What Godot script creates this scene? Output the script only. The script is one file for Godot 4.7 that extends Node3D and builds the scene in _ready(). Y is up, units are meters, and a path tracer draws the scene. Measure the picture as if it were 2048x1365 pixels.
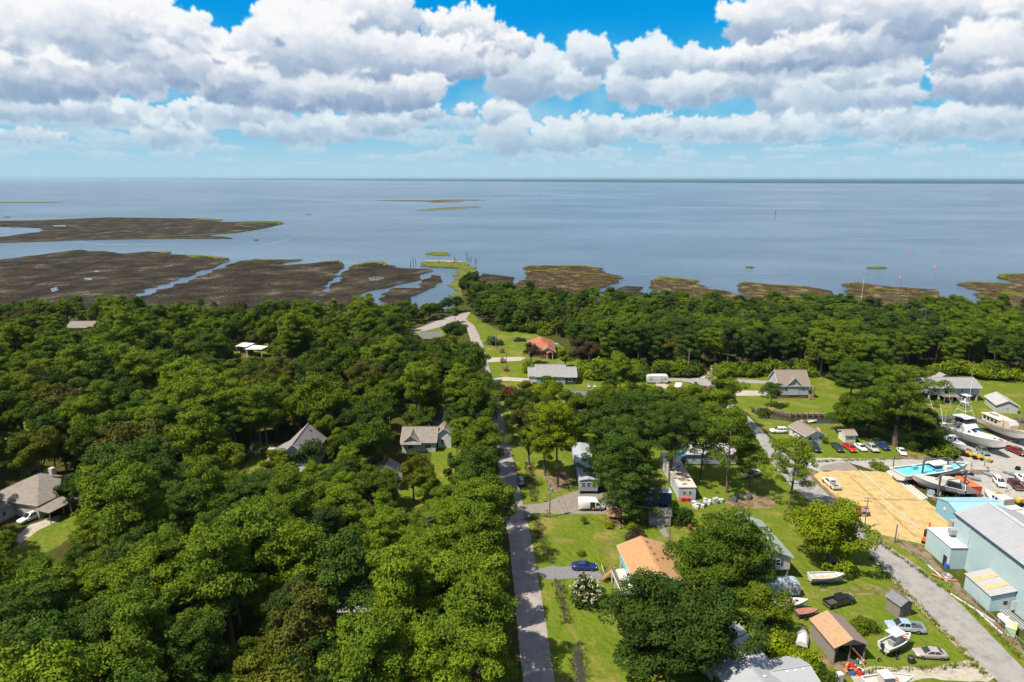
extends Node3D
# An aerial view over a wooded waterside village: sound and marsh behind, boatyard to the right.
# Camera model: the photograph is 2048 x 1365 with a 1365 px focal length, 72 m above the ground, pitched 13.5 degrees down.
const F := 1365.0
const EYE := 72.0
const PITCH := 13.5

var M := {}          # materials
var tex := {}        # computed textures
var counts := {}     # name -> how many so far
var rng := RandomNumberGenerator.new()

func _ready() -> void:
	rng.seed = 20240817
	setup_view()
	make_textures()
	make_materials()
	build_land()
	build_buildings()
	build_yard()
	build_vehicles()
	build_boats()
	build_small_things()
	build_trees()

# ------------------------------------------------------------------ view, sky, sun
func setup_view() -> void:
	var cam := Camera3D.new()
	cam.name = "camera"
	cam.position = Vector3(0, EYE, 0)
	cam.rotation_degrees = Vector3(-PITCH, 0, 0)
	cam.fov = 53.13
	cam.near = 0.5
	cam.far = 150000.0
	add_child(cam)
	cam.current = true
	var env := Environment.new()
	env.background_mode = Environment.BG_SKY
	var sm := PanoramaSkyMaterial.new()
	sm.panorama = make_sky()
	var sky := Sky.new()
	sky.sky_material = sm
	env.sky = sky
	env.background_energy_multiplier = 0.48
	env.tonemap_mode = Environment.TONE_MAPPER_LINEAR
	env.tonemap_exposure = 2.05
	env.fog_enabled = true
	env.fog_density = 0.00002
	env.fog_light_color = Color(0.72, 0.86, 0.96)
	env.sdfgi_enabled = true
	env.ssao_enabled = true
	env.ssil_enabled = true
	var we := WorldEnvironment.new()
	we.name = "world_environment"
	we.environment = env
	add_child(we)
	var sun := DirectionalLight3D.new()
	sun.name = "sun"
	sun.light_energy = 1.6
	sun.light_color = Color(1.0, 0.955, 0.88)
	sun.light_angular_distance = 0.5
	sun.shadow_enabled = true
	var s := Vector3(-0.472, 0.848, 0.2406).normalized()   # towards the sun: left of and behind the camera, high
	sun.look_at_from_position(s * 100.0, Vector3.ZERO, Vector3.UP)
	add_child(sun)

# sky blobs in photograph pixels: centre x, centre y, half width, half height; y up is smaller
const CLOUDS_NEAR := [
	[90, 70, 190, 95], [230, 55, 170, 80], [305, 140, 110, 70], [30, 150, 120, 60], [150, 150, 170, 60], [350, 100, 70, 60],
	[590, 60, 85, 60], [630, 110, 170, 100], [740, 40, 90, 80], [700, 120, 150, 90], [440, 105, 60, 45], [470, 160, 110, 60], [600, 190, 190, 62], [760, 190, 140, 62], [560, 40, 45, 40],
	[925, 70, 95, 45], [900, 125, 150, 55], [1000, 95, 70, 40], [870, 60, 30, 25],
	[1560, 40, 115, 70], [1680, 20, 190, 80], [1800, 40, 120, 80], [1560, 115, 170, 42], [1720, 95, 170, 55], [1500, 130, 90, 30], [1880, 20, 90, 50],
	[2010, 110, 95, 75], [2050, 30, 60, 70], [1960, 165, 80, 45], [1925, 125, 45, 30], [2080, 170, 110, 60]]
const CLOUDS_MID := [
	[1030, 165, 80, 55], [1090, 150, 75, 55], [1190, 130, 60, 45], [1140, 175, 90, 45], [1015, 215, 60, 40], [1210, 110, 26, 22],
	[1300, 140, 70, 50], [1330, 115, 40, 28], [1390, 120, 45, 40], [1370, 185, 110, 50], [1260, 180, 60, 45], [1460, 165, 90, 45], [1620, 190, 150, 38], [1540, 175, 90, 40], [1720, 160, 110, 45], [1842, 148, 28, 40], [1780, 185, 70, 32],
	[1110, 285, 80, 32], [1200, 265, 70, 32], [1020, 270, 70, 42], [1320, 255, 110, 26], [1430, 250, 100, 24], [1560, 250, 120, 26], [1700, 245, 110, 26], [1850, 245, 120, 30], [1980, 225, 110, 34], [2080, 250, 80, 28],
	[60, 228, 90, 26], [190, 232, 120, 28], [300, 240, 90, 24], [360, 262, 80, 26], [60, 262, 110, 18], [460, 235, 130, 26], [620, 250, 150, 26], [780, 245, 130, 26], [860, 235, 60, 26], [930, 225, 30, 18]]
var blobs_near := []
var blobs_mid := []
var blobs_far := []

func px_dir(u: float, v: float) -> Vector2:     # photograph pixel -> azimuth, elevation in degrees
	var x := (u - 1024.0) / F
	var y := (v - 682.5) / F
	var p := deg_to_rad(PITCH)
	var dn := sin(p) + y * cos(p)
	var fw := cos(p) - y * sin(p)
	return Vector2(rad_to_deg(atan2(x, fw)), rad_to_deg(atan2(-dn, sqrt(x * x + fw * fw))))

func make_sky() -> ImageTexture:
	var r := RandomNumberGenerator.new()
	r.seed = 77
	for c in CLOUDS_NEAR:
		var d := px_dir(c[0], c[1])
		blobs_near.append([d.x, d.y + r.randf_range(-0.25, 0.35), c[2] / 25.0, c[3] / 23.0])
	for c in CLOUDS_MID:
		var d := px_dir(c[0], c[1])
		blobs_mid.append([d.x + r.randf_range(-0.6, 0.6), d.y + r.randf_range(-0.5, 0.6), c[2] / 29.0 * r.randf_range(0.7, 1.15), c[3] / 20.0 * r.randf_range(0.75, 1.3)])
	# the same kind of cumulus goes on round the rest of the sky
	for k in 330:
		var az := r.randf_range(-180, 180)
		var el := pow(r.randf(), 1.6) * 80.0 + 3.0
		var big := r.randf_range(2.2, 5.5) * (1.0 + el / 50.0)
		if absf(az) < 42.0 and el - big * 0.6 < 14.5:
			continue
		for j in 2 + r.randi() % 3:
			blobs_near.append([az + r.randf_range(-1, 1) * big / maxf(0.25, cos(deg_to_rad(el))), el + r.randf_range(-0.2, 0.4) * big * 0.6, big * r.randf_range(0.5, 1.0) / maxf(0.25, cos(deg_to_rad(el))), big * r.randf_range(0.4, 0.62)])
	for k in 260:
		var az := r.randf_range(-180, 180)
		if absf(az) > 40.0:
			blobs_mid.append([az, r.randf_range(3.2, 7.5), r.randf_range(2, 5), r.randf_range(0.8, 1.6)])
	for k in 950:
		var el := r.randf_range(0.7, 4.4)
		blobs_far.append([r.randf_range(-180, 180), el, r.randf_range(0.6, 2.4) * (0.5 + el * 0.22), r.randf_range(0.18, 0.5) * (0.4 + el * 0.3)])
	var layers := []     # blobs, billows, haze, opacity, darkest, lightest, noise seed, warp
	for L in [[blobs_far, 9, 1, 0.3, 0.6, 0.40, 0.85, 0.2, 0.9, 100, 0.5, 1.15], [blobs_mid, 20, 3, 0.22, 0.5, 0.14, 0.97, 0.08, 0.96, 200, 1.5, 1.0], [blobs_near, 36, 3, 0.18, 0.42, 0.02, 1.0, 0.02, 1.0, 300, 1.9, 1.0]]:
		var bl: Array = L[0].map(func(b): return [b[0], b[1], b[2] * L[11], b[3] * L[11]])
		layers.append([bl, billows(bl, L[1], L[2], L[3], L[4], r), L[5], L[6], L[7], L[8], L[9], L[10]])
	var low := sky_block(layers, -180.0, 90.0, 360.0 / 1024.0, 1024, 256)
	low.resize(4096, 1024, Image.INTERPOLATE_CUBIC)
	var whole := Image.create(4096, 2048, false, Image.FORMAT_RGB8)
	whole.fill(Color(0.55, 0.68, 0.78))
	whole.blit_rect(low, Rect2i(0, 0, 4096, 1024), Vector2i.ZERO)
	var x0 := 2048 - 452
	var y0 := 1024 - 176
	var st := 360.0 / 4096.0
	var high := sky_block(layers, -180.0 + x0 * st, 90.0 - y0 * st, st, 904, 176)
	whole.blit_rect(high, Rect2i(0, 0, 904, 176), Vector2i(x0, y0))
	var turned := Image.create(4096, 2048, false, Image.FORMAT_RGB8)      # a panorama's left edge looks along -z
	turned.blit_rect(whole, Rect2i(2048, 0, 2048, 2048), Vector2i.ZERO)
	turned.blit_rect(whole, Rect2i(0, 0, 2048, 2048), Vector2i(2048, 0))
	return ImageTexture.create_from_image(turned)

func billows(bl: Array, n1: int, n2: int, r0: float, r1: float, r: RandomNumberGenerator) -> Array:      # rounded puffs: azimuth, elevation, radius, height within the cloud
	var out := []
	for b in bl:
		var seen: bool = absf(b[0]) < 46.0 and b[1] < 17.0
		var n := maxi(5, int((n1 if seen else n1 / 3) * sqrt(b[2] / b[3]) * minf(1.6, b[3] / 1.6 + 0.35)))
		for k in n:
			var a := r.randf() * TAU
			var d := sqrt(r.randf())
			var x := cos(a) * d
			var y := sin(a) * d
			var rel := 0.5 + 0.5 * y
			if y < 0.0:
				y *= 0.62
			var rad: float = b[3] * r.randf_range(r0, r1) * (1.15 - 0.45 * d)
			var cx: float = b[0] + x * b[2] * 0.9
			var cy: float = b[1] + y * b[3] * 0.85
			out.append(Vector4(cx, cy, rad, rel))
			for j in (n2 if seen else 0):
				var a2 := r.randf_range(-0.35, PI + 0.35)
				out.append(Vector4(cx + cos(a2) * rad * 0.85, cy + sin(a2) * rad * 0.85, rad * r.randf_range(0.3, 0.55), minf(1.0, rel + 0.08 * sin(a2))))
	out.sort_custom(func(p, q): return p.y - 0.5 * p.z > q.y - 0.5 * q.z)
	return out

func sky_noise(f: float, octaves: int, seed_: int, az0: float, el0: float, step: float, w: int, h: int) -> PackedByteArray:
	var n := FastNoiseLite.new()
	n.noise_type = FastNoiseLite.TYPE_SIMPLEX_SMOOTH
	n.fractal_octaves = octaves
	n.fractal_gain = 0.55
	n.seed = seed_
	n.frequency = f * step
	n.offset = Vector3(az0 / step, -el0 / step, 0)
	return n.get_image(w, h, false, false, false).get_data()

func sky_block(layers: Array, az0: float, el0: float, step: float, w: int, h: int) -> Image:
	var n := w * h
	var cr := PackedFloat32Array(); cr.resize(n)
	var cg := PackedFloat32Array(); cg.resize(n)
	var cb := PackedFloat32Array(); cb.resize(n)
	var thin := sky_noise(0.12, 4, 900, az0, el0, step, w, h)
	for y in h:
		var el := el0 - (y + 0.5) * step
		var t := clampf(el / 14.0, 0.0, 1.0)
		var a := Color(0.70, 0.84, 0.91).lerp(Color(0.44, 0.75, 0.91), smoothstep(0.0, 0.45, t)).lerp(Color(0.02, 0.60, 0.90), smoothstep(0.25, 0.95, t))
		a = a.lerp(Color(0.03, 0.40, 0.78), smoothstep(14.0, 60.0, el))
		var veil := smoothstep(2.5, 6.0, el) * (1.0 - smoothstep(7.0, 12.0, el))
		for x in w:
			var i := y * w + x
			var v := veil * clampf(0.30 + (thin[i] - 127.5) * 0.006, 0.0, 0.7)
			cr[i] = lerpf(a.r, 0.78, v); cg[i] = lerpf(a.g, 0.87, v); cb[i] = lerpf(a.b, 0.93, v)
	for L in layers:
		var lo: float = L[4]
		var hi: float = L[5]
		var sd: int = L[6]
		var A := PackedFloat32Array(); A.resize(n)
		var Q := PackedFloat32Array(); Q.resize(n)
		var rel := PackedFloat32Array(); rel.resize(n)
		for b in L[0]:
			var bx: float = b[0]; var by: float = b[1]; var rx: float = b[2]; var ry: float = b[3]
			var ya := maxi(0, int((el0 - by - ry) / step))
			var yb := mini(h - 1, int((el0 - by + ry * 0.92) / step))
			var xa := maxi(0, int((bx - rx - az0) / step))
			var xb := mini(w - 1, int((bx + rx - az0) / step))
			for y in range(ya, yb + 1):
				var dy := (el0 - (y + 0.5) * step - by) / ry
				var e := dy
				if dy < 0.0:
					dy *= 1.12
				for x in range(xa, xb + 1):
					var dx := (az0 + (x + 0.5) * step - bx) / rx
					var m := 1.0 - dx * dx - dy * dy
					if m > 0.0:
						var i := y * w + x
						rel[i] = (rel[i] * A[i] + (0.5 + 0.5 * e) * m) / (A[i] + m)
						A[i] = A[i] + m * (1.0 - A[i])
		var nb := sky_noise(0.35, 5, sd, az0, el0, step, w, h)
		for i in n:
			if A[i] > 0.0:
				var v := (nb[i] - 127.5) / 127.5
				A[i] = smoothstep(0.10, 0.95, A[i] + 0.42 * v)
				Q[i] = A[i] * clampf(lo + (hi - lo) * (0.28 + 0.62 * rel[i]) + 0.18 * v, 0.0, 1.0)
		for d in L[1]:
			var r: float = d.z
			var xa := maxi(0, int((d.x - r * 1.2 - az0) / step))
			var xb := mini(w - 1, int((d.x + r * 1.2 - az0) / step))
			var ya := maxi(0, int((el0 - d.y - r) / step))
			var yb := mini(h - 1, int((el0 - d.y + r) / step))
			if xa > xb or ya > yb:
				continue
			var body := lo + (hi - lo) * smoothstep(0.0, 0.8, d.w)
			var kx := 1.0 / (r * 1.2)
			for y in range(ya, yb + 1):
				var ny: float = (el0 - (y + 0.5) * step - d.y) / r
				var fade := (1.0 - 0.95 * smoothstep(-0.3, 0.8, -ny)) * 0.8
				for x in range(xa, xb + 1):
					var nx: float = (az0 + (x + 0.5) * step - d.x) * kx
					var q := nx * nx + ny * ny
					if q >= 1.0:
						continue
					var a := (1.0 - smoothstep(0.45, 1.0, sqrt(q))) * fade
					var i := y * w + x
					Q[i] = Q[i] * (1.0 - a) + (body + 0.17 * ny - 0.06 * nx) * a
					A[i] = A[i] + a * (1.0 - A[i])
		var tw: float = L[7] / step / 127.5
		var w1 := sky_noise(0.5, 3, sd + 20, az0, el0, step, w, h)
		var w2 := sky_noise(2.2, 3, sd + 30, az0, el0, step, w, h)
		var w3 := sky_noise(0.5, 3, sd + 40, az0, el0, step, w, h)
		var w4 := sky_noise(2.2, 3, sd + 50, az0, el0, step, w, h)
		var l1 := sky_noise(0.22, 3, sd + 60, az0, el0, step, w, h)
		var l2 := sky_noise(1.2, 4, sd + 70, az0, el0, step, w, h)
		var l3 := sky_noise(1.5, 4, sd + 80, az0, el0, step, w, h)
		var haze: float = L[2]
		var opac: float = L[3]
		for y in h:
			haze = L[2] + 0.34 * (1.0 - smoothstep(1.0, 7.0, el0 - (y + 0.5) * step))
			for x in w:
				var i := y * w + x
				var xs := clampi(x + int(((w1[i] - 127.5) * 0.34 + (w2[i] - 127.5) * 0.12) * tw), 0, w - 1)
				var ys := clampi(y + int(((w3[i] - 127.5) * 0.25 + (w4[i] - 127.5) * 0.09) * tw), 0, h - 1)
				var j := ys * w + xs
				var al := A[j]
				if al <= 0.02:
					continue
				var lum := clampf(Q[j] / al + ((l1[i] - 127.5) * 0.13 + (l2[i] - 127.5) * 0.08) / 127.5, 0.0, 1.0)
				al = smoothstep(0.18 + (l3[i] - 127.5) * 0.0011, 0.85, al) * opac
				cr[i] = lerpf(cr[i], lerpf(lerpf(0.54, 0.995, lum), 0.70, haze), al)
				cg[i] = lerpf(cg[i], lerpf(lerpf(0.64, 0.995, lum), 0.84, haze), al)
				cb[i] = lerpf(cb[i], lerpf(lerpf(0.77, 1.0, lum), 0.91, haze), al)
	var bytes := PackedByteArray(); bytes.resize(n * 3)
	for i in n:
		bytes[i * 3] = int(clampf(cr[i], 0, 1) * 255.0)
		bytes[i * 3 + 1] = int(clampf(cg[i], 0, 1) * 255.0)
		bytes[i * 3 + 2] = int(clampf(cb[i], 0, 1) * 255.0)
	return Image.create_from_data(w, h, false, Image.FORMAT_RGB8, bytes)
# ------------------------------------------------------------------ helpers
func G(u: float, v: float, h := 0.0) -> Vector3:        # photograph pixel -> the point where its ray meets the level h
	var x := (u - 1024.0) / F
	var y := (v - 682.5) / F
	var p := deg_to_rad(PITCH)
	var t := (EYE - h) / (sin(p) + y * cos(p))
	return Vector3(x * t, h, -(cos(p) - y * sin(p)) * t)

func px(q: Vector3) -> Vector2:                          # a point -> photograph pixel, used to keep trees from growing in front of houses
	var p := deg_to_rad(PITCH)
	var dy := EYE - q.y
	var c := -q.z * cos(p) + dy * sin(p)
	return Vector2(1024.0 + F * q.x / c, 682.5 + F * (dy * cos(p) + q.z * sin(p)) / c)

func numbered(called: String) -> String:
	var n: int = counts.get(called, 0)
	counts[called] = n + 1
	return called if n == 0 else "%s_%03d" % [called, n]

func tag(o: Node, label: String, category: String, group := "") -> void:
	o.set_meta("label", label)
	o.set_meta("category", category)
	if group:
		o.set_meta("group", group)

func thing(called: String, at: Vector3, yaw: float, label: String, category: String, group := "") -> Node3D:
	var o := Node3D.new()
	o.name = numbered(called)
	add_child(o)
	o.position = at
	o.rotation.y = yaw
	tag(o, label, category, group)
	return o

func part(parent: Node, called: String, mesh: Mesh, mat: Material, at := Transform3D()) -> MeshInstance3D:
	var o := MeshInstance3D.new()
	o.name = called
	o.mesh = mesh
	o.material_override = mat
	o.transform = at
	parent.add_child(o, true)
	return o

func structure(called: String, mesh: Mesh, mat: Material) -> MeshInstance3D:
	var o := part(self, numbered(called), mesh, mat)
	o.set_meta("kind", "structure")
	return o

func at(x: float, y: float, z: float, yaw := 0.0) -> Transform3D:
	return Transform3D(Basis(Vector3.UP, yaw), Vector3(x, y, z))

class MB:                                                # collects faces; a, b, c, d run counter-clockwise seen from outside
	var st := SurfaceTool.new()
	func _init() -> void:
		st.begin(Mesh.PRIMITIVE_TRIANGLES)
		st.set_smooth_group(-1)
	func tri(a: Vector3, b: Vector3, c: Vector3) -> MB:
		st.add_vertex(a); st.add_vertex(c); st.add_vertex(b)
		return self
	func quad(a: Vector3, b: Vector3, c: Vector3, d: Vector3) -> MB:
		tri(a, b, c); tri(a, c, d)
		return self
	func box(c: Vector3, s: Vector3, b := Basis()) -> MB:
		var p := []
		for k in 8:
			p.append(c + b * Vector3((0.5 if k & 1 else -0.5) * s.x, (0.5 if k & 2 else -0.5) * s.y, (0.5 if k & 4 else -0.5) * s.z))
		quad(p[0], p[2], p[3], p[1]); quad(p[4], p[5], p[7], p[6]); quad(p[0], p[4], p[6], p[2]); quad(p[1], p[3], p[7], p[5]); quad(p[2], p[6], p[7], p[3]); quad(p[0], p[1], p[5], p[4])
		return self
	func span(a: Vector3, b: Vector3) -> MB:             # a box between two corners
		return box((a + b) * 0.5, (b - a).abs())
	func beam(a: Vector3, b: Vector3, w: float, h: float) -> MB:
		var d := b - a
		var f := d.normalized()
		var side := f.cross(Vector3.UP)
		side = Vector3.RIGHT if side.length() < 0.01 else side.normalized()
		return box((a + b) * 0.5, Vector3(w, h, d.length()), Basis(side, side.cross(f), -f))
	func tube(a: Vector3, b: Vector3, r0: float, r1: float, n := 6, smooth := true) -> MB:
		if smooth:
			st.set_smooth_group(1)
		var f := (b - a).normalized()
		var s := f.cross(Vector3.UP if absf(f.y) < 0.95 else Vector3.RIGHT).normalized()
		var t := f.cross(s)
		for k in n:
			var p := s * cos(TAU * k / n) + t * sin(TAU * k / n)
			var q := s * cos(TAU * (k + 1) / n) + t * sin(TAU * (k + 1) / n)
			quad(a + p * r0, a + q * r0, b + q * r1, b + p * r1)
		st.set_smooth_group(-1)
		for k in n:
			var p := s * cos(TAU * k / n) + t * sin(TAU * k / n)
			var q := s * cos(TAU * (k + 1) / n) + t * sin(TAU * (k + 1) / n)
			tri(b, b + p * r1, b + q * r1)
			tri(a, a + q * r0, a + p * r0)
		return self
	func loft(rings: Array, closed := true, smooth := true, caps := true) -> MB:
		if smooth:
			st.set_smooth_group(2)
		var n: int = rings[0].size()
		for i in rings.size() - 1:
			for k in (n if closed else n - 1):
				var j := (k + 1) % n
				quad(rings[i][k], rings[i][j], rings[i + 1][j], rings[i + 1][k])
		st.set_smooth_group(-1)
		if caps:
			for k in range(1, n - 1):
				tri(rings[0][0], rings[0][k + 1], rings[0][k])
				var l: Array = rings[rings.size() - 1]
				tri(l[0], l[k], l[k + 1])
		return self
	func slab(top: Array, thick: float) -> MB:           # a flat polygon with thickness below it
		var n := top.size()
		var dn := Vector3(0, -thick, 0)
		for k in range(1, n - 1):
			tri(top[0], top[k], top[k + 1])
			tri(top[0] + dn, top[k + 1] + dn, top[k] + dn)
		for k in n:
			var j := (k + 1) % n
			quad(top[k] + dn, top[j] + dn, top[j], top[k])
		return self
	func done() -> ArrayMesh:
		st.generate_normals()
		return st.commit()

# ------------------------------------------------------------------ textures and materials
func noise_tex(seed_: int, size: int, freq: float, octaves: int, stops: Array, kind := FastNoiseLite.TYPE_SIMPLEX_SMOOTH, gain := 0.6) -> NoiseTexture2D:
	var n := FastNoiseLite.new()
	n.noise_type = kind
	n.seed = seed_
	n.frequency = freq
	n.fractal_octaves = octaves
	n.fractal_gain = gain
	var t := NoiseTexture2D.new()
	t.width = size
	t.height = size
	t.seamless = true
	t.seamless_blend_skirt = 0.25
	t.noise = n
	var g := Gradient.new()
	g.offsets = PackedFloat32Array(stops.map(func(s): return s[0]))
	g.colors = PackedColorArray(stops.map(func(s): return lin(s[1], s[2], s[3])))
	t.color_ramp = g
	return t

func normal_tex(seed_: int, size: int, freq: float, octaves: int, strength: float) -> NoiseTexture2D:
	var n := FastNoiseLite.new()
	n.seed = seed_
	n.frequency = freq
	n.fractal_octaves = octaves
	var t := NoiseTexture2D.new()
	t.width = size
	t.height = size
	t.seamless = true
	t.noise = n
	t.as_normal_map = true
	t.bump_strength = strength
	return t

func lin(r: float, g: float, b: float) -> Color:
	return Color(r, g, b).linear_to_srgb()

func mat(r: float, g: float, b: float, rough := 0.85, t: Texture2D = null, metres := 1.0, metal := 0.0) -> StandardMaterial3D:
	var m := StandardMaterial3D.new()
	m.albedo_color = lin(r * 0.71, g * 0.71, b * 0.71)
	m.roughness = rough
	m.metallic = metal
	m.cull_mode = BaseMaterial3D.CULL_DISABLED
	if rough >= 0.85:
		m.metallic_specular = 0.12
	if t:
		m.albedo_texture = t
		m.uv1_triplanar = true
		m.uv1_world_triplanar = true
		m.uv1_scale = Vector3.ONE / metres
	return m

func make_textures() -> void:
	# colours are base colours; neutral ones multiply a material's own colour
	tex.lawn = noise_tex(1, 1024, 0.006, 7, [[0.0, 0.24, 0.18, 0.075], [0.26, 0.19, 0.175, 0.045], [0.40, 0.125, 0.150, 0.024], [0.55, 0.118, 0.158, 0.017], [0.70, 0.098, 0.140, 0.015], [0.84, 0.15, 0.165, 0.026], [1.0, 0.21, 0.185, 0.05]], FastNoiseLite.TYPE_SIMPLEX_SMOOTH, 0.62)
	tex.floor = noise_tex(2, 1024, 0.012, 6, [[0.0, 0.05, 0.035, 0.015], [0.45, 0.06, 0.06, 0.015], [0.62, 0.05, 0.075, 0.012], [1.0, 0.10, 0.085, 0.03]])
	tex.marsh = noise_tex(3, 1024, 0.007, 8, [[0.0, 0.018, 0.015, 0.012], [0.36, 0.025, 0.020, 0.016], [0.45, 0.044, 0.035, 0.026], [0.50, 0.030, 0.024, 0.018], [0.56, 0.050, 0.041, 0.030], [0.62, 0.044, 0.040, 0.021], [0.72, 0.085, 0.073, 0.057], [1.0, 0.14, 0.125, 0.105]], FastNoiseLite.TYPE_SIMPLEX_SMOOTH, 0.66)
	tex.straw = noise_tex(4, 1024, 0.010, 7, [[0.0, 0.26, 0.175, 0.075], [0.4, 0.355, 0.262, 0.115], [0.6, 0.40, 0.30, 0.135], [1.0, 0.45, 0.355, 0.20]], FastNoiseLite.TYPE_SIMPLEX_SMOOTH, 0.7)
	tex.asphalt = noise_tex(5, 1024, 0.008, 8, [[0.0, 0.62, 0.60, 0.60], [0.45, 0.86, 0.85, 0.85], [0.6, 0.94, 0.93, 0.92], [1.0, 1.0, 0.99, 0.97]], FastNoiseLite.TYPE_SIMPLEX_SMOOTH, 0.72)
	tex.gravel = noise_tex(6, 1024, 0.012, 8, [[0.0, 0.55, 0.50, 0.44], [0.4, 0.80, 0.78, 0.75], [0.6, 0.92, 0.91, 0.89], [1.0, 1.0, 1.0, 1.0]], FastNoiseLite.TYPE_SIMPLEX_SMOOTH, 0.8)
	tex.speck = noise_tex(7, 512, 0.08, 5, [[0.0, 0.55, 0.55, 0.55], [0.5, 0.84, 0.84, 0.84], [1.0, 1.0, 1.0, 1.0]])
	tex.worn = noise_tex(8, 512, 0.012, 6, [[0.0, 0.52, 0.50, 0.47], [0.38, 0.86, 0.85, 0.84], [0.6, 0.95, 0.95, 0.95], [1.0, 1.0, 1.0, 1.0]], FastNoiseLite.TYPE_SIMPLEX_SMOOTH, 0.65)
	tex.faint = noise_tex(15, 512, 0.010, 5, [[0.0, 0.80, 0.80, 0.79], [0.35, 0.92, 0.92, 0.92], [1.0, 1.0, 1.0, 1.0]])
	tex.bark = noise_tex(9, 256, 0.05, 5, [[0.0, 0.07, 0.05, 0.04], [0.5, 0.15, 0.11, 0.085], [1.0, 0.24, 0.185, 0.145]])
	tex.dirt = noise_tex(10, 512, 0.012, 7, [[0.0, 0.07, 0.06, 0.02], [0.42, 0.14, 0.105, 0.055], [0.6, 0.20, 0.155, 0.10], [1.0, 0.27, 0.225, 0.16]], FastNoiseLite.TYPE_SIMPLEX_SMOOTH, 0.7)
	tex.slick = noise_tex(12, 1024, 0.006, 5, [[0.0, 0.30, 0.30, 0.30], [0.42, 0.24, 0.24, 0.24], [0.7, 0.17, 0.17, 0.17], [1.0, 0.10, 0.10, 0.10]])
	tex.ripple = normal_tex(13, 1024, 0.03, 6, 5.0)
	tex.turf = normal_tex(14, 512, 0.10, 4, 7.0)

func make_materials() -> void:
	M.lawn = mat(0.96, 1.0, 0.9, 0.95, tex.lawn, 75.0)
	M.lawn.normal_enabled = true
	M.lawn.normal_texture = tex.turf
	M.lawn.normal_scale = 0.3
	M.floor = mat(1, 1, 1, 0.95, tex.floor, 40.0)
	M.marsh = mat(1, 1, 1, 0.95, tex.marsh, 260.0)
	M.cordgrass = mat(0.12, 0.145, 0.01, 0.95, tex.speck, 6.0)
	M.sedge = mat(0.10, 0.085, 0.022, 0.95, tex.worn, 30.0)
	M.sand = mat(0.38, 0.325, 0.25, 0.95, tex.speck, 6.0)
	M.straw = mat(1.17, 1.17, 1.2, 0.95, tex.straw, 30.0)
	M.road_old = mat(0.33, 0.30, 0.295, 0.92, tex.asphalt, 26.0)
	M.road_grey = mat(0.305, 0.30, 0.295, 0.92, tex.asphalt, 26.0)
	M.yard = mat(0.39, 0.388, 0.375, 0.95, tex.gravel, 24.0)
	M.gravel = mat(0.25, 0.232, 0.21, 0.95, tex.gravel, 14.0)
	M.bluestone = mat(0.21, 0.22, 0.235, 0.95, tex.gravel, 9.0)
	M.concrete = mat(0.42, 0.38, 0.325, 0.9, tex.worn, 9.0)
	M.shell = mat(0.46, 0.385, 0.325, 0.95, tex.gravel, 6.0)
	M.dirt = mat(1, 1, 1, 0.95, tex.dirt, 16.0)
	M.mud = mat(0.045, 0.036, 0.022, 0.7, tex.worn, 3.0)
	M.ditch_water = mat(0.03, 0.028, 0.02, 0.12)
	M.water = mat(0.11, 0.175, 0.25, 0.2)
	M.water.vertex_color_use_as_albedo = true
	M.water.uv1_triplanar = true
	M.water.uv1_world_triplanar = true
	M.water.uv1_scale = Vector3.ONE / 120.0
	M.water.normal_enabled = true
	M.water.normal_texture = tex.ripple
	M.water.normal_scale = 1.6
	M.slick = mat(0.08, 0.122, 0.157, 0.19)
	M.canal = mat(0.035, 0.033, 0.012, 0.06)
	M.bark = mat(1, 1, 1, 0.95, tex.bark, 1.6)
	M.wood = mat(0.27, 0.22, 0.17, 0.9, tex.worn, 2.2)
	M.wood_grey = mat(0.27, 0.255, 0.235, 0.9, tex.worn, 2.2)
	M.wood_tan = mat(0.42, 0.27, 0.14, 0.9, tex.worn, 2.2)
	M.white = mat(0.66, 0.66, 0.65, 0.5, tex.faint, 9.0)
	M.white_gloss = mat(0.68, 0.68, 0.68, 0.22, tex.faint, 6.0)
	M.offwhite = mat(0.54, 0.515, 0.46, 0.6, tex.worn, 5.0)
	M.glass = mat(0.02, 0.03, 0.035, 0.06)
	M.glass_blue = mat(0.02, 0.05, 0.10, 0.06)
	M.black = mat(0.02, 0.02, 0.022, 0.55)
	M.rubber = mat(0.018, 0.018, 0.018, 0.85)
	M.chrome = mat(0.6, 0.6, 0.6, 0.25, null, 1.0, 0.9)
	M.steel = mat(0.16, 0.18, 0.20, 0.45, tex.worn, 3.0, 0.3)
	M.galvanised = mat(0.50, 0.52, 0.54, 0.45, tex.worn, 3.0, 0.4)
	M.red_lens = mat(0.5, 0.01, 0.01, 0.2)
	M.lamp_lens = mat(0.75, 0.75, 0.72, 0.12)
	M.brick = mat(0.30, 0.105, 0.06, 0.9, tex.speck, 1.2)
	M.aqua = mat(0.20, 0.56, 0.58, 0.7, tex.worn, 6.0)
	M.rust = mat(0.24, 0.085, 0.035, 0.9, tex.worn, 2.0)
	M.red = mat(0.60, 0.03, 0.025, 0.4)
	M.orange = mat(0.78, 0.17, 0.045, 0.5, tex.worn, 4.0)
	M.yellow = mat(0.80, 0.42, 0.02, 0.4)
	M.blue = mat(0.03, 0.13, 0.42, 0.4)

func paint(r: float, g: float, b: float) -> StandardMaterial3D:
	var key := "paint %.3f %.3f %.3f" % [r, g, b]
	if not M.has(key):
		var m := mat(r, g, b, 0.28)
		m.clearcoat_enabled = true
		m.clearcoat = 0.6
		m.clearcoat_roughness = 0.08
		M[key] = m
	return M[key]

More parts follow.
